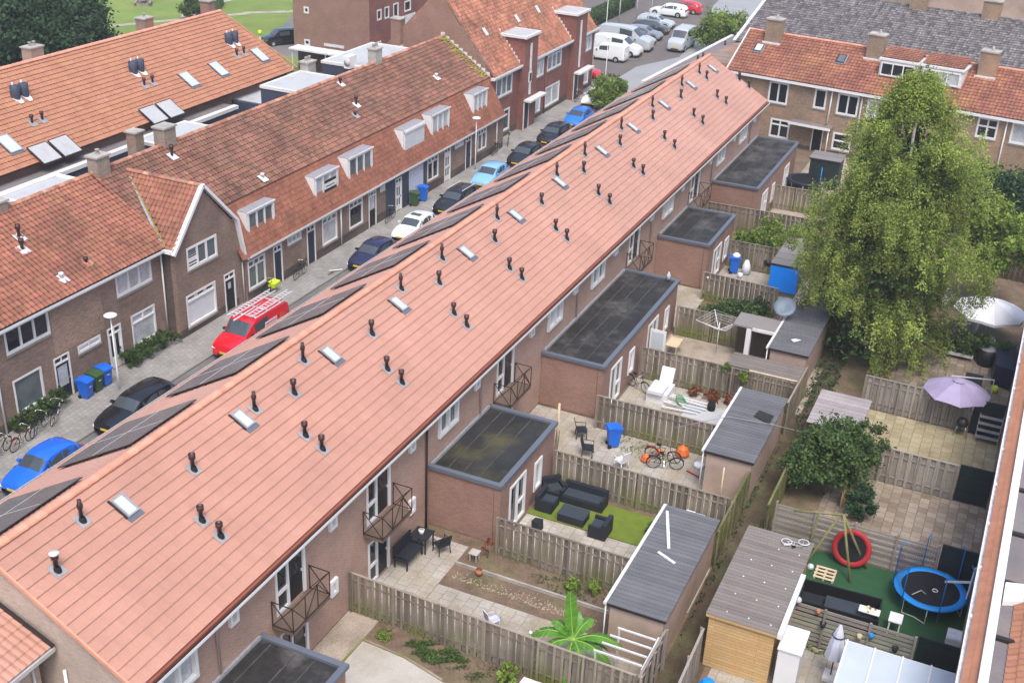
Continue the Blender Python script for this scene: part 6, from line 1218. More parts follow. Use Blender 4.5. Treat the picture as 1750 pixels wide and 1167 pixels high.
# ================================================================== STREET FURNITURE
def lamp(x, y, label, h=4.1, disc=True):
    t = thing('street_lamp', label, 'street lamp', (x, y, 0), group='street lamps'); m = MB(); m.tube([(x, y, 0), (x, y, 1.0), (x, y, h)], [.06, .045, .035], 'metal_white', 8); m.build('post', t)
    if disc: m = MB(); m.lathe([(.0, h-.02), (.12, h-.02), (.33, h+.05), (.33, h+.09), (.2, h+.15), (0, h+.17)], (x, y, 0), 'white', 20); m.build('lamp_head', t)
    else: m = MB(); m.box((x-.15, y-.1, h), (x+.15, y+.8, h+.12), 'white'); m.build('lamp_head', t)
    fixparent(t)
lamp(40.0, 39.16, 'white disc-topped street lamp by the white front door'); lamp(80.8, 39.18, 'white disc-topped street lamp by the light blue hatchback'); lamp(111.8, 39.95, 'slim white lamp post beyond the red brick terrace', 4.6); lamp(130.5, 47.0, 'white hooked lamp post at the parking area', 5.0, False)
for i, (x, y) in enumerate(((133.0, 52.0), (139.4, 48.6), (144.4, 48.1), (149.8, 47.9))):
    m = MB(); m.tube([(x, y, 0), (x, y, 3.4)], .05, 'pipe_grey', 6); m.lathe([(.09, 3.4), (.09, 3.48), (0, 3.5)], (x, y, 0), 'pipe_grey', 8); tag(m.build('steel_post'), ['grey post by the clipped hedge', 'grey post behind the dark grey saloon', 'grey post left of the white estate', 'grey post behind the white estate'][i], 'post', 'thin posts in the parking area')
def bin_(x, y, rz, mt, label, group=None, h=1.05):
    t = thing('wheelie_bin', label, 'wheelie bin', (x, y, 0), rz, group=group); m = MB()
    a, b = .25, .21; vs = [(-b, -b, .06), (b, -b, .06), (b, b+.04, .06), (-b, b+.04, .06), (-a-.02, -a-.06, h-.12), (a+.02, -a-.06, h-.12), (a+.02, a+.08, h-.12), (-a-.02, a+.08, h-.12)]
    m.add(vs, [(3, 2, 1, 0), (4, 5, 6, 7), (0, 1, 5, 4), (1, 2, 6, 5), (2, 3, 7, 6), (3, 0, 4, 7)], mt); m.box((-a-.05, -a-.09, h-.16), (a+.05, a+.1, h-.11), mt); m.build('body', t)
    l = MB(); l.prism([(-a-.05, -a-.12, h-.10), (-a-.05, a+.12, h-.06), (-a-.05, a+.1, h+.0), (-a-.05, 0, h+.03), (-a-.05, -a-.1, h-.05)], (2*a+.1, 0, 0), mt); l.build('lid', t, normals=True)
    hd_ = MB(); hd_.tube([(-a, a+.14, h-.06), (-a, a+.2, h-.06), (a, a+.2, h-.06), (a, a+.14, h-.06)], .02, mt, 6); hd_.build('handle', t)
    for s_ in (-1, 1): w_ = MB(); w_.lathe([(0, .03), (.10, .03), (.10, -.03), (0, -.03)], (s_*.22, b+.03, .10), 'rubber', 14, axis=Matrix.Rotation(PI/2, 3, 'Y')); w_.build('wheel', t)
    st_ = MB(); st_.box((-.08, -a-.068, h-.40), (.08, -a-.058, h-.36), 'white'); st_.build('sticker', t)
    return t
bin_(38.6, 40.0, .1, 'bin_blue', 'blue wheelie bin nearest the brown glazed front door', 'wheelie bins by the brick house'); bin_(39.35, 40.05, .0, 'bin_green', 'dark green wheelie bin between two blue ones', 'wheelie bins by the brick house'); bin_(40.05, 40.1, -.1, 'bin_blue', 'blue wheelie bin beside the disc street lamp', 'wheelie bins by the brick house')
bin_(71.2, 39.3, .1, 'bin_green', 'dark green bin before the grey clad house'); bin_(72.4, 39.25, .2, 'bin_blue', 'blue wheelie bin before the pale garage front', h=1.15)
bin_(46.95, 14.95, .6, 'bin_blue', 'blue wheelie bin standing alone in the patio garden', h=1.12); bin_(70.9, 15.5, .4, 'bin_blue', 'dark blue wheelie bin heaped with white bags under the flat extension', h=1.15); bin_(83.4, -.9, .2, 'bin_blue', 'blue bin beyond the dark fence at the right edge')
wb_ = MB(); wb_.lathe([(.0, 0), (.28, .03), (.26, .16), (.1, .28), (0, .3)], (70.9, 15.45, 1.12), 'cloth_white', 9); tag(wb_.build('white_bag'), 'white bag on the lid of the dark blue bin', 'bag'); wb_ = MB(); wb_.lathe([(.0, 0), (.3, .05), (.27, .55), (.12, .95), (0, 1.0)], (71.1, 14.75, 0), 'cloth_white', 9); tag(wb_.build('white_sack'), 'tall white sack beside the dark blue bin', 'sack')
bk = MB(); bk.lathe([(0, 0), (.13, 0), (.16, .3), (.14, .3), (.12, .03)], (70.3, 14.9, 0), 'white', 14); tag(bk.build('bucket'), 'white bucket in front of the dark blue bin', 'bucket')
mat('bike_red', (.11, .012, .015), .4, .05)
def bike(x, y, rz, label, fm='black_plastic', tilt=.12, group='bicycles', lie=False, scale=1.0, wm='rubber', z=0):
    t = thing('bicycle', label, 'bicycle', (x, y, z), rz, group=group); t.rotation_euler = (tilt, 0, rz); t.scale = (scale,)*3
    if lie: t.rotation_euler = (math.radians(86), 0, rz)
    A = Matrix.Rotation(PI/2, 3, 'X')
    for X in (-.54, .54):
        m = MB(); m.ring((X, 0, .35), .33, .020, wm, A, 26, 6); w_ = m.build('wheel', t); r = MB(); r.ring((X, 0, .35), .305, .010, 'chrome' if wm == 'rubber' else wm, A, 26, 4)
        for k in range(10): a = PI*k/10; r.beam((X-.3*math.cos(a), 0, .35-.3*math.sin(a)), (X+.3*math.cos(a), 0, .35+.3*math.sin(a)), .006, .006, 'chrome')
        r.build('spokes', w_); g = MB(); pts = [(X+.37*math.cos(a), 0, .35+.37*math.sin(a)) for a in [PI*(.15+.12*q) for q in range(7)]]; g.tube(pts, .018, fm, 5); g.build('mudguard', t)
    f = MB(); bb = (-.05, 0, .30); st_ = (-.17, 0, .78); hd2 = (.33, 0, .82); hb = (.37, 0, .66)
    for p, q in ((bb, st_), (bb, hb), (st_, hd2), (bb, (-.54, 0, .35)), (st_, (-.54, 0, .35)), (hd2, hb), (hb, (.54, 0, .35)), (hd2, (.31, 0, 1.0)), (st_, (-.2, 0, .9))): f.tube([p, q], .016, fm, 6)
    f.build('frame', t); s_ = MB(); s_.box((-.33, -.07, .90), (-.10, .07, .96), 'rubber'); s_.build('saddle', t)
    h_ = MB(); h_.tube([(.12, -.28, 1.0), (.28, -.24, 1.03), (.31, 0, 1.02), (.28, .24, 1.03), (.12, .28, 1.0)], .014, 'chrome', 6); h_.build('handlebar', t)
    c = MB(); c.box((-.80, -.07, .70), (-.38, .07, .72), fm); c.build('carrier', t)
    p = MB(); p.beam((-.05, -.12, .22), (-.05, .12, .38), .02, .02, 'chrome'); p.lathe([(0, .01), (.1, .01), (.1, -.01), (0, -.01)], (-.05, -.04, .30), 'chrome', 12, axis=A); p.build('crank', t)
    return t
bike(33.7, 39.35, .12, 'bicycle with dark red frame leaning on the near hedge', 'bike_red'); bike(35.0, 39.6, .3, 'black bicycle in the middle of the hedge group'); bike(36.2, 39.75, .5, 'black bicycle nearest the brown glazed front door'); bike(32.6, 39.6, .2, 'dark bicycle at the far left of the hedge group')
bike(56.4, 39.25, .1, 'black bicycle leaning between two dark front doors'); bike(67.6, 39.3, .1, 'bicycle with pale tyres before the grey clad house', wm='rubber'); bike(85.3, 39.6, .1, 'black bicycle at the end of the mansard row'); bike(104.3, 40.0, .1, 'bicycle below the second stair tower'); bike(88.2, 39.8, .4, 'dark bicycle behind the second black car')
cb = bike(53.1, 39.3, .1, 'cargo bicycle with a lime-yellow box seen over the red van'); cr_ = MB(); cr_.prism([(.25, -.25, .45), (.8, -.25, .45), (.9, -.28, .75), (.2, -.28, .75)], (0, .5, 0), 'yellow_green'); cr_.build('cargo_box', cb, normals=True)
wp = MB(); wp.beam((57.5, 37.9, .03), (58.6, 37.75, .06), .08, .04, 'wood_dark'); wp.beam((57.9, 38.1, .08), (58.5, 37.5, .1), .1, .04, 'metal_white'); tag(wp.build('wood_scraps'), 'scattered wood scraps on the kerb before the navy hatchback', 'scraps')
# ================================================================== GARDEN THINGS
def obj1(name, mb, label, cat, group=None, **k): return tag(mb.build(name, **k), label, cat, group)
# near patio: bench, table, chair
t = thing('garden_bench', 'black garden bench with high back against the rear wall', 'bench', (34.3, 19.2, 0)); m = MB(); m.box((33.8, 19.55, .42), (35.2, 19.62, 1.0), 'rattan'); m.build('backrest', t); m = MB(); m.box((33.8, 18.95, .40), (35.2, 19.55, .47), 'rattan'); m.build('seat', t)
for x in (33.85, 35.1): m = MB(); m.beam((x, 18.98, 0), (x, 18.98, .62), .05, .05, 'rattan'); m.beam((x, 18.98, .62), (x, 19.58, .62), .05, .05, 'rattan'); m.build('arm', t)
for x in (33.85, 35.1): m = MB(); m.beam((x, 19.55, 0), (x, 19.55, .45), .05, .05, 'rattan'); m.build('leg', t)
fixparent(t)
def table(x, y, w, d, h, mt, label, rz=0, slats=False):
    t = thing('garden_table', label, 'table', (x, y, 0), rz); m = MB(); m.box((-w/2, -d/2, h-.04), (w/2, d/2, h), mt); m.build('table_top', t)
    for a in (-1, 1):
        for b in (-1, 1): m = MB(); m.box((a*(w/2-.06)-.025, b*(d/2-.06)-.025, 0), (a*(w/2-.06)+.025, b*(d/2-.06)+.025, h-.041), mt); m.build('leg', t)
    return t
def chair(x, y, rz, label, mt='rattan', w=.55):
    t = thing('garden_chair', label, 'chair', (x, y, 0), rz, group='garden chairs'); m = MB(); m.box((-w/2, -.25, .40), (w/2, .25, .45), mt); m.build('seat', t); m = MB(); m.prism([(-w/2, .22, .45), (w/2, .22, .45), (w/2, .34, .95), (-w/2, .34, .95)], (0, .03, 0), mt); m.build('backrest', t, normals=True)
    for a in (-1, 1):
        m = MB(); X = a*(w/2-.0); m.tube([(X, -.24, 0), (X, -.24, .64), (X, .26, .66)], .02, mt, 6); m.build('arm', t)
        for b in (-1, 1): m = MB(); m.tube([(a*(w/2-.03), b*.22, .4), (a*(w/2-.0), b*.26, 0)], .02, mt, 6); m.build('leg', t)
    return t
table(35.5, 19.2, .8, .8, .74, 'rattan', 'black square table in the corner by the extension wall'); chair(35.65, 18.35, 2.6, 'black chair pulled out from the corner table')
m = MB(); m.lathe([(0, 0), (.08, 0), (.13, .22), (.10, .22)], (35.45, 19.2, .74), 'white', 12); obj1('flower_pot', m, 'white pot on the black corner table', 'pot')
table(35.8, 16.9, .4, .4, .4, 'concrete', 'small pale stone-topped table near the extension wall'); m = MB(); m.lathe([(0, 0), (.12, 0), (.16, .25), (.13, .25)], (35.0, 16.3, 0), 'clay', 10); obj1('flower_pot', m, 'clay pot by the garden kerb', 'pot')
tree('potted_plant', 'dry brown plant in a pot beside the small stone-topped table', (36.2, 16.5), [(0, 0, .55, .28, .35)], 220, .06, 'leaf_red', .4, .03, cat='plant', clump=25)
chair(32.3, 14.4, 1.0, 'small pale grey chair just beyond the nearest fence', 'cloth_grey', .36)
# rattan lounge set
def sofa(x, y, w, rz, label):
    t = thing('rattan_sofa', label, 'sofa', (x, y, 0), rz, group='dark rattan lounge set'); d = .8
    for (nm, a, b, mt_) in (('base', (-w/2, -d/2, .02), (w/2, d/2, .34), 'rattan'), ('seat_cushion', (-w/2+.14, -d/2+.02, .341), (w/2-.14, d/2-.2, .46), 'rattan_top'), ('backrest', (-w/2, d/2-.2, .341), (w/2, d/2, .78), 'rattan'), ('arm', (-w/2, -d/2, .341), (-w/2+.13, d/2-.201, .60), 'rattan'), ('arm', (w/2-.13, -d/2, .341), (w/2, d/2-.201, .60), 'rattan')):
        m = MB(); m.box(a, b, mt_); m.build(nm, t)
    return t
sofa(41.75, 14.4, 2.0, -PI/2, 'long dark rattan sofa with its back to the weathered fence'); sofa(40.7, 15.75, .95, 0.0, 'dark rattan armchair next to the extension door'); sofa(39.95, 12.95, .95, PI, 'dark rattan armchair alone on the green lawn side'); sofa(41.75, 15.9, .9, -.8, 'dark rattan corner seat between the long sofa and the extension')
t = thing('rattan_table', 'dark rattan coffee table in the middle of the lounge set', 'table', (40.35, 14.35, 0)); m = MB(); m.box((-.4, -.6, .02), (.4, .6, .38), 'rattan'); m.build('base', t); m = MB(); m.box((-.42, -.62, .381), (.42, .62, .41), 'rattan_top'); m.build('table_top', t)
m = MB(); m.prism([(38.7, 15.3, 0), (39.15, 15.25, 0), (39.1, 15.6, 0), (38.8, 15.65, 0)], (.05, .05, .45), 'rattan'); obj1('covered_heater', m, 'small dark wedge-shaped cover by the patio door', 'cover', normals=True)
for k in range(3): m = MB(); m.box((42.0, 9.5-k*.44, 0), (42.4, 9.9-k*.44, .75-.04*k), 'lead_white'); obj1('storage_box', m, ['pale storage box, left of three behind the near shed', 'pale storage box, middle of three behind the near shed', 'pale storage box, right of three behind the near shed'][k], 'box', 'pale boxes behind the near shed')
# patio garden with bicycles
chair(47.0, 16.65, .5, 'black metal garden chair nearest the double-width extension'); chair(45.6, 15.75, .25, 'black metal garden chair nearest the tall wooden pole'); chair(45.3, 13.95, 2.7, 'white plastic garden chair in the patio garden', 'white', .5)
m = MB(); m.tube([(45.2, 17.2, 0), (45.22, 17.2, 2.6)], .06, 'wood_pale', 8); obj1('wooden_pole', m, 'tall thin wooden pole beside the mossy-roofed extension', 'pole'); m = MB(); m.tube([(44.15, 8.9, 0), (44.15, 8.9, 2.2)], .04, 'wood_pale', 6); obj1('wooden_pole', m, 'thin wooden pole by the second slate-roofed shed', 'pole')
bike(46.2, 12.1, -PI/2+.35, 'dark bicycle in front of the orange bags in the patio garden'); bike(46.8, 12.4, -PI/2+.1, 'second bicycle leaning on the fence in the patio garden', 'bike_red')
for i, (x, y, s) in enumerate(((46.4, 13.1, .26), (47.7, 11.7, .36), (47.3, 12.7, .2))): m = MB(); m.lathe([(0, 0), (s*.8, .02), (s, s*.5), (s*.7, s*1.2), (s*.2, s*1.6), (0, s*1.6)], (x, y, 0), 'orange_plastic', 8, sm=False); obj1('orange_bag', m, ['orange bag left of the bicycles', 'largest orange bag right of the bicycles', 'orange bag between the two patio bicycles'][i], 'bag', 'orange bags')
m = MB(); m.lathe([(0, 0), (.3, 0), (.25, .15), (0, .2)], (47.2, 10.7, 0), 'cloth_white', 8); obj1('white_bag', m, 'white bag on the paving near the second slate-roofed shed', 'bag'); m = MB(); m.beam((46.2, 10.4, .04), (46.5, 11.1, .04), .05, .05, 'tramp_red'); obj1('red_bar', m, 'red bar on the ground in the patio garden', 'bar')
# white pile garden
t = thing('stacked_lounger', 'pile of white plastic garden furniture with one tall upright back', 'furniture', (52.7, 14.4, 0)); m = MB(); m.box((51.9, 13.9, 0), (53.3, 15.0, .62), 'white'); m.build('stacked_seats', t); m = MB(); m.prism([(53.0, 14.0, .62), (53.0, 14.7, .62), (53.35, 14.7, 1.45), (53.35, 14.0, 1.45)], (.1, 0, 0), 'white'); m.build('upright_back', t, normals=True); m = MB(); m.box((51.7, 14.1, .62), (52.8, 14.9, .80), 'cloth_white'); m.build('cushion', t); fixparent(t)
for k in range(5): m = MB(); m.beam((52.9-.35*k, 14.0, .18+.1*(k % 2)), (52.9-.3*k, 11.6+.15*k, .15), .07, .07, 'metal_white' if k != 2 else 'alu'); obj1('white_beam', m, ['white beam, farthest of the bundle by the rusty plants', 'second white beam of the bundle', 'grey metal beam in the middle of the bundle', 'fourth white beam of the bundle', 'white beam, nearest of the bundle on the grey sheet'][k], 'beam', 'beams lying beside the white furniture pile')
m = MB(); m.prism([(51.2, 10.6, .0), (52.9, 10.6, 0), (52.9, 12.9, 0), (51.2, 12.9, 0)], (0, 0, .05), 'roof_flat_light'); obj1('grey_sheet', m, 'pale grey sheet lying under the beams', 'sheet', normals=True); m = MB()
for k in range(4): m.ring((52.2, 13.2, .25+k*.04), .28+.03*k, .02, 'green_plastic', Matrix.Rotation(.4+.1*k, 3, 'X'), 22, 5)
obj1('garden_hose', m, 'coiled green garden hose on the white pile', 'hose'); m = MB(); m.lathe([(0, 0), (.2, .0), (.22, .3), (.1, .5), (0, .5)], (52.6, 11.7, .05), 'rubber', 9, sm=False); obj1('black_bag', m, 'black bag at the end of the white beams', 'bag')
bike(52.9, 15.75, -2.0, 'black bicycle by the second patio door')
t = thing('open_door', 'white door standing open against the double-width extension', 'door', (56, 16.3, 0)); m = MB(); m.box((55.95, 15.4, .08), (56.0, 16.3, 2.15), 'white'); m.build('door_leaf', t); m = MB(); m.box((55.94, 15.52, 1.0), (55.949, 16.2, 2.0), 'glass_sky'); m.build('pane', t); fixparent(t)
table(57.8, 15.4, 1.2, .7, .75, 'wood_pale', 'pale wooden table by the white open door'); 
# rotary airer
t = thing('rotary_airer', 'white rotary clothes airer with strung lines', 'clothes airer', (59.1, 13.3, 0)); m = MB(); m.tube([(59.1, 13.3, 0), (59.1, 13.3, 1.9)], .025, 'metal_white', 6); m.build('pole', t); tips = []
for k in range(4):
    a = .5+k*PI/2; tip = Vector((59.1+1.35*math.cos(a), 13.3+1.35*math.sin(a), 2.05)); tips.append(tip); m = MB(); m.beam((59.1, 13.3, 1.45), tip, .03, .03, 'metal_white'); m.build('arm', t)
m = MB()
for s_ in (.45, .6, .75, .88, 1.0):
    for k in range(4):
        c0 = Vector((59.1, 13.3, 1.45)); m.beam(c0+(tips[k]-c0)*s_, c0+(tips[(k+1) % 4]-c0)*s_, .008, .008, 'metal_white')
m.build('lines', t); fixparent(t)
mat('dish_grey', (.15, .19, .24), .5, .1)
# satellite dish
t = thing('satellite_dish', 'grey satellite dish on a tripod beside the dark ribbed shed roof', 'satellite dish', (60.6, 10.15, 0)); A = Matrix.Rotation(math.radians(-38), 3, 'Y') @ Matrix.Rotation(0, 3, 'Z'); m = MB(); m.lathe([(0, 0), (.3, .04), (.6, .16), (.6, .18), (.3, .06), (0, .02)], (60.4, 10.1, 3.0), 'dish_grey', 20, axis=A); m.build('dish', t)
m = MB()
for q in ((60.2, 10.3), (60.9, 10.3), (60.5, 9.9)): m.tube([(60.45, 10.1, 2.85), (q[0], q[1], 2.2)], .02, 'alu', 6)
m.tube([(60.2, 10.1, 2.75), (59.9, 10.1, 3.1)], .015, 'alu', 6); m.build('tripod', t); m = MB(); m.tube([(60.5, 10.1, 0), (60.5, 10.1, 2.85)], .03, 'alu', 6); m.build('pole', t); fixparent(t)
m = MB(); m.lathe([(0, 0), (.12, 0), (.12, .3), (.05, .42), (.05, .46), (0, .46)], (60.9, 17.0, 3.0), 'glass_sky', 12); obj1('water_bottle', m, 'pale blue water bottle on the corner coping of the double-width extension', 'bottle')
m = MB(); m.lathe([(0, .55), (.26, .55), (.30, .72), (.22, .88), (0, .92)], (72.1, 13.6, 0), 'black_plastic', 14)
for q in (0, 2.1, 4.2): m.tube([(72.1+.2*math.cos(q), 13.6+.2*math.sin(q), .56), (72.1+.35*math.cos(q), 13.6+.35*math.sin(q), 0)], .015, 'black_plastic', 5)
obj1('barbecue', m, 'black kettle barbecue behind the short fence near the blue tarpaulin', 'barbecue')
for i, p in enumerate(((65.8, 15.9, 1.5), (42.8, 19.72, 2.6), (30.72, 12.2, 1.88))): m = MB(); m.lathe([(0, -.07), (.055, -.04), (.07, 0), (.055, .04), (0, .07)], p, 'white', 12); m.box((p[0]-.02, p[1]-.02, p[2]-.14), (p[0]+.02, p[1]+.02, p[2]-.06), 'metal_white'); obj1('globe_lamp', m, ['white globe lamp on the short fence end', 'white globe lamp on the rear wall by the mossy extension', 'white globe ornament on the nearest fence'][i], 'lamp')
def trampoline(x, y, R, z, pad, label, net=True, legs=3, squash=1):
    t = thing('trampoline', label, 'trampoline', (x, y, 0)); m = MB(); m.lathe([(0, z-.01), (R*.80, z-.01)], (x, y, 0), 'net_black', 40); m.build('mat', t)
    m = MB(); m.lathe([(R*.79, z+.012), (R*.80, z+.03), (R*.985, z+.03), (R, z-.02), (R*.98, z-.05), (R*.79, z-.015)], (x, y, 0), pad, 40); m.build('padding', t)
    for k in range(legs):
        a = .35+2*PI*k/legs; b = a+.75; m = MB(); P = lambda q, zz, rr=R*.93: (x+rr*math.cos(q), y+rr*math.sin(q), zz); m.tube([P(a, z-.05), P(a, .04), P((a+b)/2, .03, R*.8), P(b, .04), P(b, z-.05)], .022, 'metal_white', 6); m.build('leg', t)
    if net:
        n_ = 6; pts = [(x+R*1.02*math.cos(2*PI*k/n_+.35), y+R*1.02*math.sin(2*PI*k/n_+.35)) for k in range(n_)]
        for k, (a, b) in enumerate(pts): m = MB(); m.tube([(a, b, .3), (a, b, z+1.45), (a+(x-a)*.12, b+(y-b)*.12, z+1.75)], .022, 'tramp_blue', 6); m.build('pole', t)
        m = MB(); q = Matrix.Identity(3)
        for k in (0, 1, 5):
            a, b = pts[k], pts[(k+1) % n_]
            for s_ in range(15):
                u = s_/14; xx = a[0]*(1-u)+b[0]*u; yy = a[1]*(1-u)+b[1]*u; sag = .35*math.sin(PI*u); m.beam((xx, yy, z), (xx, yy, z+1.5-sag), .007, .007, 'net')
            for s_ in range(14):
                zz = z+.1+s_*.1; m.beam((a[0], a[1], zz), (b[0], b[1], zz), .006, .006, 'net')
        m.build('safety_net', t)
    fixparent(t); return t
trampoline(41.65, -.42, 1.42, .78, 'tramp_blue', 'large round trampoline with bright blue padding and partly fallen net'); trampoline(90.1, 15.0, 1.5, .8, 'door_navy', 'dark trampoline beside the farthest flat extension', net=False)
m = MB(); m.beam((40.9, .2, .80), (41.0, -.1, 1.05), .02, .02, 'metal_white'); m.beam((41.0, -.1, 1.05), (41.2, -.3, .8), .02, .02, 'metal_white'); obj1('bent_wire', m, 'small bent white frame lying on the blue trampoline', 'frame'); m = MB(); m.ring((41.6, -.6, .80), .10, .02, 'alu', Matrix.Identity(3), 14, 5); obj1('toy_ring', m, 'small grey ring lying on the blue trampoline', 'ring')
m = MB(); m.beam((42.3, -.9, .86), (41.9, -2.0, 1.5), .1, .06, 'alu'); m.prism([(41.6, -1.75, .8), (42.2, -1.9, .8), (42.3, -1.95, 2.0), (42.1, -1.8, 2.0)], (.0, -.04, 0), 'metal_white'); obj1('white_board', m, 'white board and bar propped at the back of the blue trampoline', 'board', normals=True)
# red round trampoline leaning on the fence
t = thing('leaning_trampoline', 'small round trampoline with red rim leaning against the horizontal fence', 'trampoline', (42.75, 2.95, 0)); A = Matrix.Rotation(math.radians(-72), 3, 'Y'); m = MB(); m.lathe([(0, .0), (.60, .0)], (42.8, 2.9, .84), 'net_black', 32, axis=A); m.build('mat', t); m = MB(); m.lathe([(.58, -.02), (.59, .04), (.78, .04), (.81, 0), (.78, -.04), (.58, -.02)], (42.8, 2.9, .84), 'tramp_red', 36, axis=A); m.build('padding', t); fixparent(t)
t = thing('swing_frame', 'wooden A-frame swing with four leaning posts on the green turf', 'swing frame', (42, 3.6, 0))
for a, b in (((42.45, 3.45, 2.55), (41.6, 2.6, 0)), ((42.45, 3.45, 2.55), (42.9, 2.2, 0)), ((42.2, 4.4, 2.4), (42.0, 4.6, 0)), ((42.35, 3.6, 2.5), (40.9, 4.7, .0)), ((42.6, 3.3, 2.5), (42.1, 5.4, 2.35))): m = MB(); m.tube([a, b], .055, 'wood_green', 8); m.build('post', t)
fixparent(t)
t = thing('pallet', 'pale wooden pallet on the green turf by the swing', 'pallet', (41.6, 3.65, 0))
for k in range(4): m = MB(); m.box((-.4+k*.24, -.42, .09), (-.28+k*.24, .42, .11), 'wood_pale'); m.build('slat', t)
for k in range(3): m = MB(); m.box((-.4, -.42+k*.37, 0), (.44, -.34+k*.37, .089), 'wood_pale'); m.build('bearer', t)
t = thing('paddling_pool', 'black rectangular frame pool with grey cover on the green turf', 'pool', (39.5, 2.7, 0))
for nm, a, b, mt_ in (('wall', (-.75, -1.55, 0), (-.68, 1.55, .62), 'net_black'), ('wall', (.68, -1.55, 0), (.75, 1.55, .62), 'net_black'), ('wall', (-.679, -1.55, 0), (.679, -1.48, .62), 'net_black'), ('wall', (-.679, 1.48, 0), (.679, 1.55, .62), 'net_black'), ('floor', (-.679, -1.479, .02), (.679, 1.479, .06), 'rattan'), ('cover', (-.55, -1.35, .30), (.4, .55, .36), 'rattan_top')): m = MB(); m.box(a, b, mt_); m.build(nm, t)
t.rotation_euler = (0, 0, .05)
table(39.3, .55, .62, .5, .7, 'white', 'small white square table between the black pool and the blue trampoline'); 
m = MB(); m.box((39.1, 1.15, .64), (39.5, 1.95, .67), 'white'); 
for k in range(10): xx, yy = 39.1+.4*random.random(), 1.2+.7*random.random(); m.box((xx, yy, .671), (xx+.06, yy+.08, .70+.05*random.random()), ['white', 'clay', 'yellow_green', 'alu'][k % 4])
obj1('toy_tray', m, 'tray of small coloured toys on the edge of the black pool', 'toys')
m = MB(); m.box((39.1, -1.9, 0), (39.75, -1.35, .62), 'white'); m.box((39.13, -1.87, .621), (39.72, -1.38, .66), 'lead_white'); obj1('white_box', m, 'white box in the turf corner by the dark green gate', 'box')
def ball(p, label, r=.14): m = MB(); m.lathe([(0, -r), (r*.7, -r*.7), (r, 0), (r*.7, r*.7), (0, r)], p, 'glass_sky', 14); m.tube([(p[0], p[1], p[2]-r), (p[0]+.1, p[1], p[2]-.3)], .02, 'panel_edge', 5); obj1('silver_globe', m, label, 'globe', 'silver globes')
ball((39.2, 4.02, 1.95), 'silver globe at the shed corner near the swing'); ball((36.95, 4.0, 1.95), 'silver globe on the striped fence by the white cabinet')
for i, (y, z, mt_, r) in enumerate(((2.95, 1.2, 'black_plastic', .12), (.3, 1.1, 'black_plastic', .12), (1.2, 1.35, 'tramp_blue', .09), (1.6, 1.15, 'wood_pale', .1), (3.2, 1.7, 'clay', .08))): m = MB(); m.lathe([(0, -.1), (r*.7, -.1), (r, .1), (r*.8, .1), (r*.6, -.06)], (36.9, y, z), mt_, 12); obj1('wall_pot', m, ['black pot hanging left on the striped fence', 'black pot hanging right on the striped fence', 'small blue pot hung on the striped fence', 'tan pot hung on the striped fence', 'clay pot hung high on the striped fence'][i], 'pot', 'pots hung on the striped fence')
# closed parasol
def rz_par(x, y, z): pass
t = thing('closed_parasol', 'closed grey-blue parasol on a white square base', 'parasol', (35.6, 2.24, 0)); m = MB(); m.tube([(35.6, 2.24, .1), (35.6, 2.24, 2.55)], .025, 'wood_dark', 8); m.build('pole', t); m = MB(); m.lathe([(.36, 1.0), (.35, 1.1), (.28, 1.6), (.17, 2.1), (.05, 2.45), (.0, 2.5)], (35.6, 2.24, 0), 'cloth_grey', 7, sm=False); m.build('canopy', t); m = MB(); m.box((35.3, 1.95, 0), (35.9, 2.5, .14), 'white'); m.build('base', t); m = MB(); m.lathe([(.235, 1.95), (.24, 2.0), (.225, 2.0)], (35.6, 2.24, 0), 'door_navy', 10); m.build('strap', t); fixparent(t)
m = MB(); m.box((33.9, 3.25, 0), (35.25, 4.02, 1.95), 'white'); m.box((33.85, 3.2, 1.951), (35.3, 4.06, 2.0), 'metal_white'); obj1('white_cabinet', m, 'tall white garden cabinet next to the yellow shed', 'cabinet')
# polycarbonate canopy
t = thing('canopy_roof', 'translucent white polycarbonate canopy roof at the bottom right', 'canopy', (33, 0, 2.4))
for k in range(4): m = MB(); y0 = 1.85-k*.95; m.prism([(28.5, y0-.90, 2.42-.0), (34.85, y0-.90, 2.42), (34.85, y0, 2.42), (28.5, y0, 2.42)], (0, 0, .03), 'polycarb'); m.build('roof_panel', t, normals=True)
for k in range(5): m = MB(); y0 = 1.87-k*.95; m.box((28.5, y0-.03, 2.40), (34.9, y0+.03, 2.49), 'metal_white'); m.build('rafter', t)
m = MB(); m.box((34.8, -2.0, 2.33), (34.92, 1.95, 2.42), 'metal_white'); m.build('edge_beam', t)
for x, y in ((34.8, 1.85), (34.8, -1.9)): m = MB(); m.box((x-.04, y-.04, 0), (x+.04, y+.04, 2.33), 'metal_white'); m.build('post', t)
fixparent(t)
m = MB(); m.prism([(28.3, 10.5, .8), (29.6, 10.4, .8), (29.6, 11.9, .8), (28.3, 12.0, .8)], (0, 0, .06), 'lead_white'); m.box((28.5, 10.7, 0), (29.4, 11.7, .8), 'black_plastic'); obj1('covered_crate', m, 'dark crate with white lid at the bottom edge by the near fence', 'crate', normals=True)
for i, (x, y) in enumerate(((32.8, 6.1), (32.5, 5.5))): m = MB(); m.lathe([(0, 0), (.3, .05), (.34, .3), (.2, .5), (0, .55)], (x, y, 0), 'tarp_blue' if i == 0 else 'cloth_white', 8, sm=False); obj1('plastic_bag', m, ['blue plastic bag at the bottom edge by the yellow shed', 'white plastic bag next to the blue one'][i], 'bag')
bike(39.9, 4.9, -PI/2+.4, 'small white child bicycle lying on the corrugated shed roof', 'metal_white', lie=True, scale=.62, wm='metal_white', z=2.52)
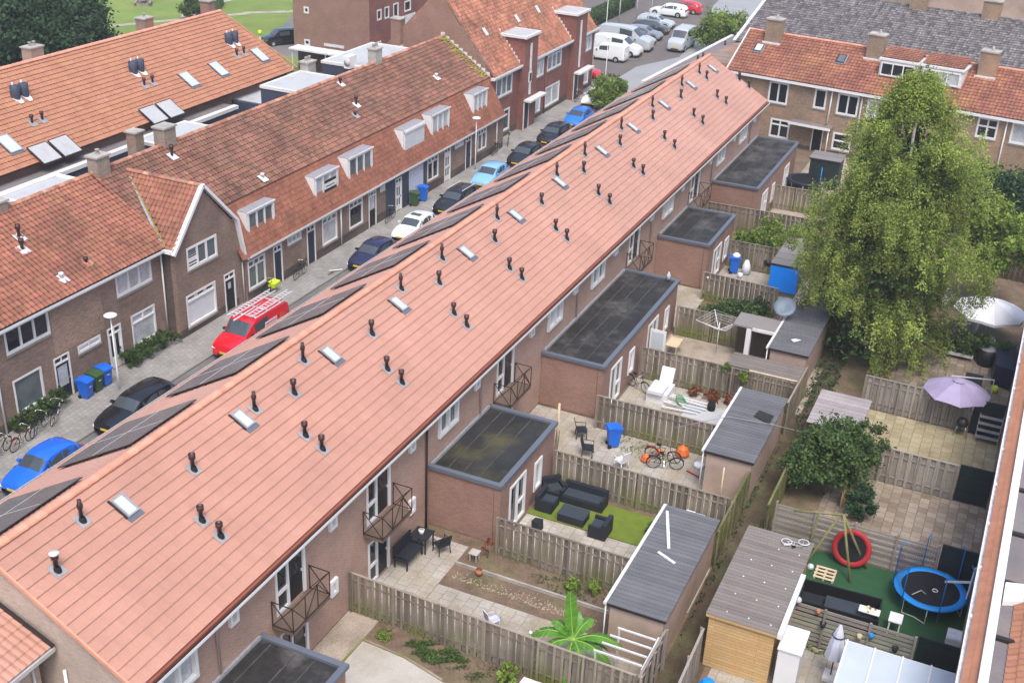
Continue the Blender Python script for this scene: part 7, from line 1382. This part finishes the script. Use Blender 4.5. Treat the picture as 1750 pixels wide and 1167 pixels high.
# parasols
def parasol(x, y, z, R, mt, n, label, val=True, drop=.72):
    t = thing('open_parasol', label, 'parasol', (x, y, 0)); m = MB(); vs = [(x, y, z)]; 
    ring1 = []; ring2 = []
    for k in range(n*2):
        a = 2*PI*k/(n*2)+.2; rr = R*(1 if k % 2 == 0 else .945); ring1.append((x+rr*.55*math.cos(a), y+rr*.55*math.sin(a), z-drop*.42)); ring2.append((x+rr*math.cos(a), y+rr*math.sin(a), z-drop-(0 if k % 2 == 0 else -.05)))
    N2 = n*2; V = vs+ring1+ring2; fs = [(0, 1+k, 1+(k+1) % N2) for k in range(N2)]+[(1+k, 1+N2+k, 1+N2+(k+1) % N2, 1+(k+1) % N2) for k in range(N2)]
    for q in range(N2): 
        f_ = [fs[q], fs[N2+q]]; m.add([V[i] for i in range(len(V))], f_, mt, .7 if (q//2) % 2 else .1)
    m.build('canopy', t)
    if val: m = MB(); m.add(ring2+[(a, b, c-.16) for a, b, c in ring2], [(k, (k+1) % N2, N2+(k+1) % N2, N2+k) for k in range(N2)], mt); m.build('valance', t)
    m = MB(); m.tube([(x, y, 0), (x, y, z+.08)], .03, 'metal_white', 8); m.build('pole', t)
    r = MB()
    for k in range(n): r.beam((x, y, z-.03), (ring2[2*k][0], ring2[2*k][1], ring2[2*k][2]-.02), .02, .02, 'metal_white')
    r.build('ribs', t); m = MB(); m.lathe([(0, 0), (.28, 0), (.26, .08), (0, .1)], (x, y, 0), 'concrete', 14); m.build('base', t)
    c = MB(); c.lathe([(.32, z-.05), (.1, z+.07), (0, z+.09)], (x, y, 0), mt, n*2, sm=False); c.build('vent_cap', t); fixparent(t)
parasol(57.3, .45, 2.55, 1.65, 'cloth_lilac', 8, 'open lilac parasol above the grey board fence', False); parasol(68.6, -.2, 2.6, 2.05, 'cloth_white', 8, 'large open white parasol at the right edge')
for i, (x, y, z0, r, h, mt_) in enumerate(((66.65, -.42, 0, .5, .95, 'black_plastic'), (65.3, -.6, 0, .52, .95, 'black_plastic'), (69.45, .62, 0, .42, .9, 'white'))):
    m = MB(); m.lathe([(0, z0), (r*.85, z0), (r, h*.5), (r*.92, h), (r*.6, h+.02), (0, h+.02)], (x, y, 0), mt_, 18); o = obj1('barrel', m, ['black barrel with pale lid on the deck, farther one', 'black barrel with pale lid on the deck, nearer one', 'white tub with dark lid below the white parasol'][i], 'barrel'); l = MB(); l.lathe([(r*.9, h+.022), (r*.9, h+.05), (0, h+.055)], (x, y, 0), 'lead', 18); l.build('lid', o)
m = MB()
for k in range(9): m.box((65.2, 1.9-k*.2, .3), (67.4, 1.9-k*.2-.17, .36), 'wood_pale' if k > 5 else 'wood_grey')
m.box((65.15, .1, .2), (65.2, 1.9, .38), 'white'); obj1('wooden_deck', m, 'raised plank deck between the birch and the black barrels', 'deck'); 
t = table(61.4, -.2, 1.6, .9, .74, 'black_plastic', 'dark garden table behind the lilac parasol'); m = MB(); m.beam((61.0, .9, .9), (61.6, -1.2, .9), .06, .05, 'metal_white'); m.beam((61.0, .9, 0), (61.0, .9, .9), .04, .04, 'metal_white'); m.beam((61.6, -1.2, 0), (61.6, -1.2, .9), .04, .04, 'metal_white'); obj1('garden_rail', m, 'white rail behind the dark garden table', 'rail')
m = MB(); m.prism([(62.6, -2.2, 0), (65.6, -2.0, 0), (65.4, -.95, 0), (62.9, -1.1, 0)], (0, 0, 1.2), 'door_navy'); obj1('covered_furniture', m, 'furniture under a dark navy cover by the right-edge house', 'cover', normals=True)
m = MB(); m.ring((59.6, -1.5, .3), .45, .06, 'gate_dark', Matrix.Identity(3), 20, 6); m.lathe([(0, .1), (.45, .1), (.45, .3)], (59.6, -1.5, 0), 'gate_dark', 18); obj1('round_tub', m, 'round dark green tub behind the dark green panel', 'tub'); m = MB(); m.lathe([(0, 0), (.14, 0), (.2, .25), (.1, .4), (0, .42)], (62.0, -1.35, 0), 'yellow_green', 8); obj1('yellow_toy', m, 'yellow toy on the ground behind the round tub', 'toy')
m = MB(); m.ring((58.6, -1.75, .5), .2, .05, 'white', Matrix.Rotation(1.2, 3, 'Y'), 16, 6); obj1('white_ring', m, 'white ring leaning by the round tub', 'ring')
for k, (x, y) in enumerate(((73.0, 2.3), (72.1, 2.5))): chair(x, y, 1.2+k, ['pale chair in the birch shade, farther one', 'pale chair in the birch shade, nearer one'][k], 'lead_white', .5)
# mossy garden: bbq and plant rack
m = MB(); m.lathe([(0, .55), (.26, .58), (.30, .74), (.22, .92), (0, .98)], (56.35, -.15, 0), 'black_plastic', 16); o = obj1('kettle_barbecue', m, 'black kettle barbecue on metal legs before the grey fence', 'barbecue'); m = MB()
for q in (0, 2.1, 4.2): m.tube([(56.35+.2*math.cos(q), -.15+.2*math.sin(q), .56), (56.35+.38*math.cos(q), -.15+.38*math.sin(q), 0)], .018, 'chrome', 5)
m.build('legs', o)
t = thing('plant_rack', 'grey metal plant rack with four shelves before the dark green panel', 'rack', (56.4, -1.4, 0))
for k in range(4): m = MB(); m.box((56.05+k*.15, -1.95, .25+k*.3), (56.3+k*.15, -.85, .29+k*.3), 'lead'); m.build('shelf', t)
for y in (-1.95, -.87): m = MB(); m.beam((56.05, y, 0), (56.75, y, 1.3), .04, .04, 'lead'); m.build('side_rail', t)
fixparent(t)
# cable across the second shed and small extras
m = MB(); m.tube([(46.9, 12.0, 1.9), (48.2, 9.9, 2.42), (48.5, 7.9, 2.42), (48.7, 6.4, 2.3)], .014, 'lead', 5); obj1('cable', m, 'pale cable stretched over the second slate-roofed shed', 'cable')
m = MB(); m.prism([(57.6, 8.9, 2.42), (58.0, 8.6, 2.42), (58.0, 8.9, 2.42), (57.8, 9.1, 2.42)], (0, 0, .04), 'white'); obj1('white_scrap', m, 'white scrap lying on the dark ribbed shed roof', 'scrap', normals=True)
m = MB(); m.ring((30.7, 11.2, 1.3), .14, .02, 'wood_pale', Matrix.Rotation(PI/2, 3, 'Y'), 16, 5); obj1('hanging_ring', m, 'small straw ring hanging on the near fence below the banana', 'ring')
m = MB()
for k in range(5): m.tube([(43.35+.05*k, 17.0-.1*k, .0), (43.12, 16.9-.15*k, 2.5)], .012, 'steel_dark', 4)
obj1('climbing_wires', m, 'thin dark climbing canes leaning on the mossy-roofed extension side', 'canes')
# park things top left
t = thing('picnic_table', 'grey picnic table on the park lawn', 'picnic table', (115.9, 101.9, -.08), .6); m = MB(); m.box((-1.2, -.4, .7), (1.2, .4, .76), 'wood_grey'); m.build('table_top', t)
for s_ in (-.85, .85): m = MB(); m.box((-1.2, s_-.15, .42), (1.2, s_+.15, .47), 'wood_grey'); m.build('bench', t)
for s_ in (-.9, .9): m = MB(); m.box((s_-.05, -.95, 0), (s_+.05, .95, .42), 'wood_grey'); m.build('leg', t)
t = thing('green_container', 'dark green container hut at the edge of the park', 'container', (119.5, 94.6, -.08), .5); m = MB(); m.box((-1.6, -1.4, 0), (1.6, 1.4, 2.4), 'bin_green'); m.build('body', t); m = MB(); m.box((-1.66, -1.46, 2.4), (1.66, 1.46, 2.5), 'lead'); m.build('roof', t); m = MB(); m.box((-1.64, -.4, .05), (-1.601, .5, 1.9), 'lead'); m.build('door', t)
bx_ = MB(); bx_.lathe([(0, 0), (.1, 0), (.1, 1.6), (0, 1.6)], (104.5, 76.5, 0), 'pipe_grey', 8); bx_.lathe([(0, 1.6), (.2, 1.6), (.2, 2.0), (0, 2.1)], (104.5, 76.5, 0), 'yellow_green', 8); obj1('sign_post', bx_, 'small post with yellow top by the side road', 'post')
t = thing('garden_trampoline_pole', 'blue pole standing by the far trampoline', 'pole', (89.9, 13.9, 0)); m = MB(); m.tube([(89.9, 13.9, 0), (89.9, 13.9, 2.0)], .03, 'tramp_blue', 6); m.build('tube', t); fixparent(t)
# ================================================================== LIGHT
w = bpy.data.worlds.new('World'); bpy.context.scene.world = w; w.use_nodes = True
nt = w.node_tree; sky = nt.nodes.new('ShaderNodeTexSky'); sky.sky_type = 'NISHITA'; sky.sun_disc = False
SE, SR = math.radians(60), math.radians(238)
sky.sun_elevation = SE; sky.sun_rotation = SR; sky.air_density = 1.0; sky.dust_density = 3.5; sky.ozone_density = .6
nt.links.new(sky.outputs[0], nt.nodes['Background'].inputs[0]); nt.nodes['Background'].inputs[1].default_value = .15
sl = bpy.data.lights.new('sun', 'SUN'); sl.energy = 1.35; sl.angle = math.radians(22); sl.color = (1, .965, .92)
so = bpy.data.objects.new('sun', sl); C.objects.link(so)
d = Vector((math.sin(SR)*math.cos(SE), math.cos(SR)*math.cos(SE), math.sin(SE)))  # towards the sun
so.rotation_euler = d.to_track_quat('Z', 'Y').to_euler(); so.location = (40, 20, 60)
vs = bpy.context.scene.view_settings; vs.view_transform = 'Standard'; vs.look = 'None'; vs.gamma = 1; vs.exposure = .95; vs.use_curve_mapping = False

# faint moist air: far things fade a little
import bmesh
hm = bpy.data.materials.new('haze'); hm.use_nodes = True; hn = hm.node_tree; hn.nodes.remove(hn.nodes['Principled BSDF']); pv = hn.nodes.new('ShaderNodeVolumePrincipled')
pv.inputs['Color'].default_value = (.93, .95, 1, 1); pv.inputs['Density'].default_value = .0005; pv.inputs['Anisotropy'].default_value = .2; hn.links.new(pv.outputs[0], hn.nodes['Material Output'].inputs['Volume']); MATS['haze'] = hm
m_ = MB(); m_.box((-90, -150, -1.4), (530, 430, 33), 'haze'); hz = m_.build('haze'); hz['kind'] = 'stuff'; hz['label'] = 'thin pale haze over the whole neighbourhood'; hz['category'] = 'haze'
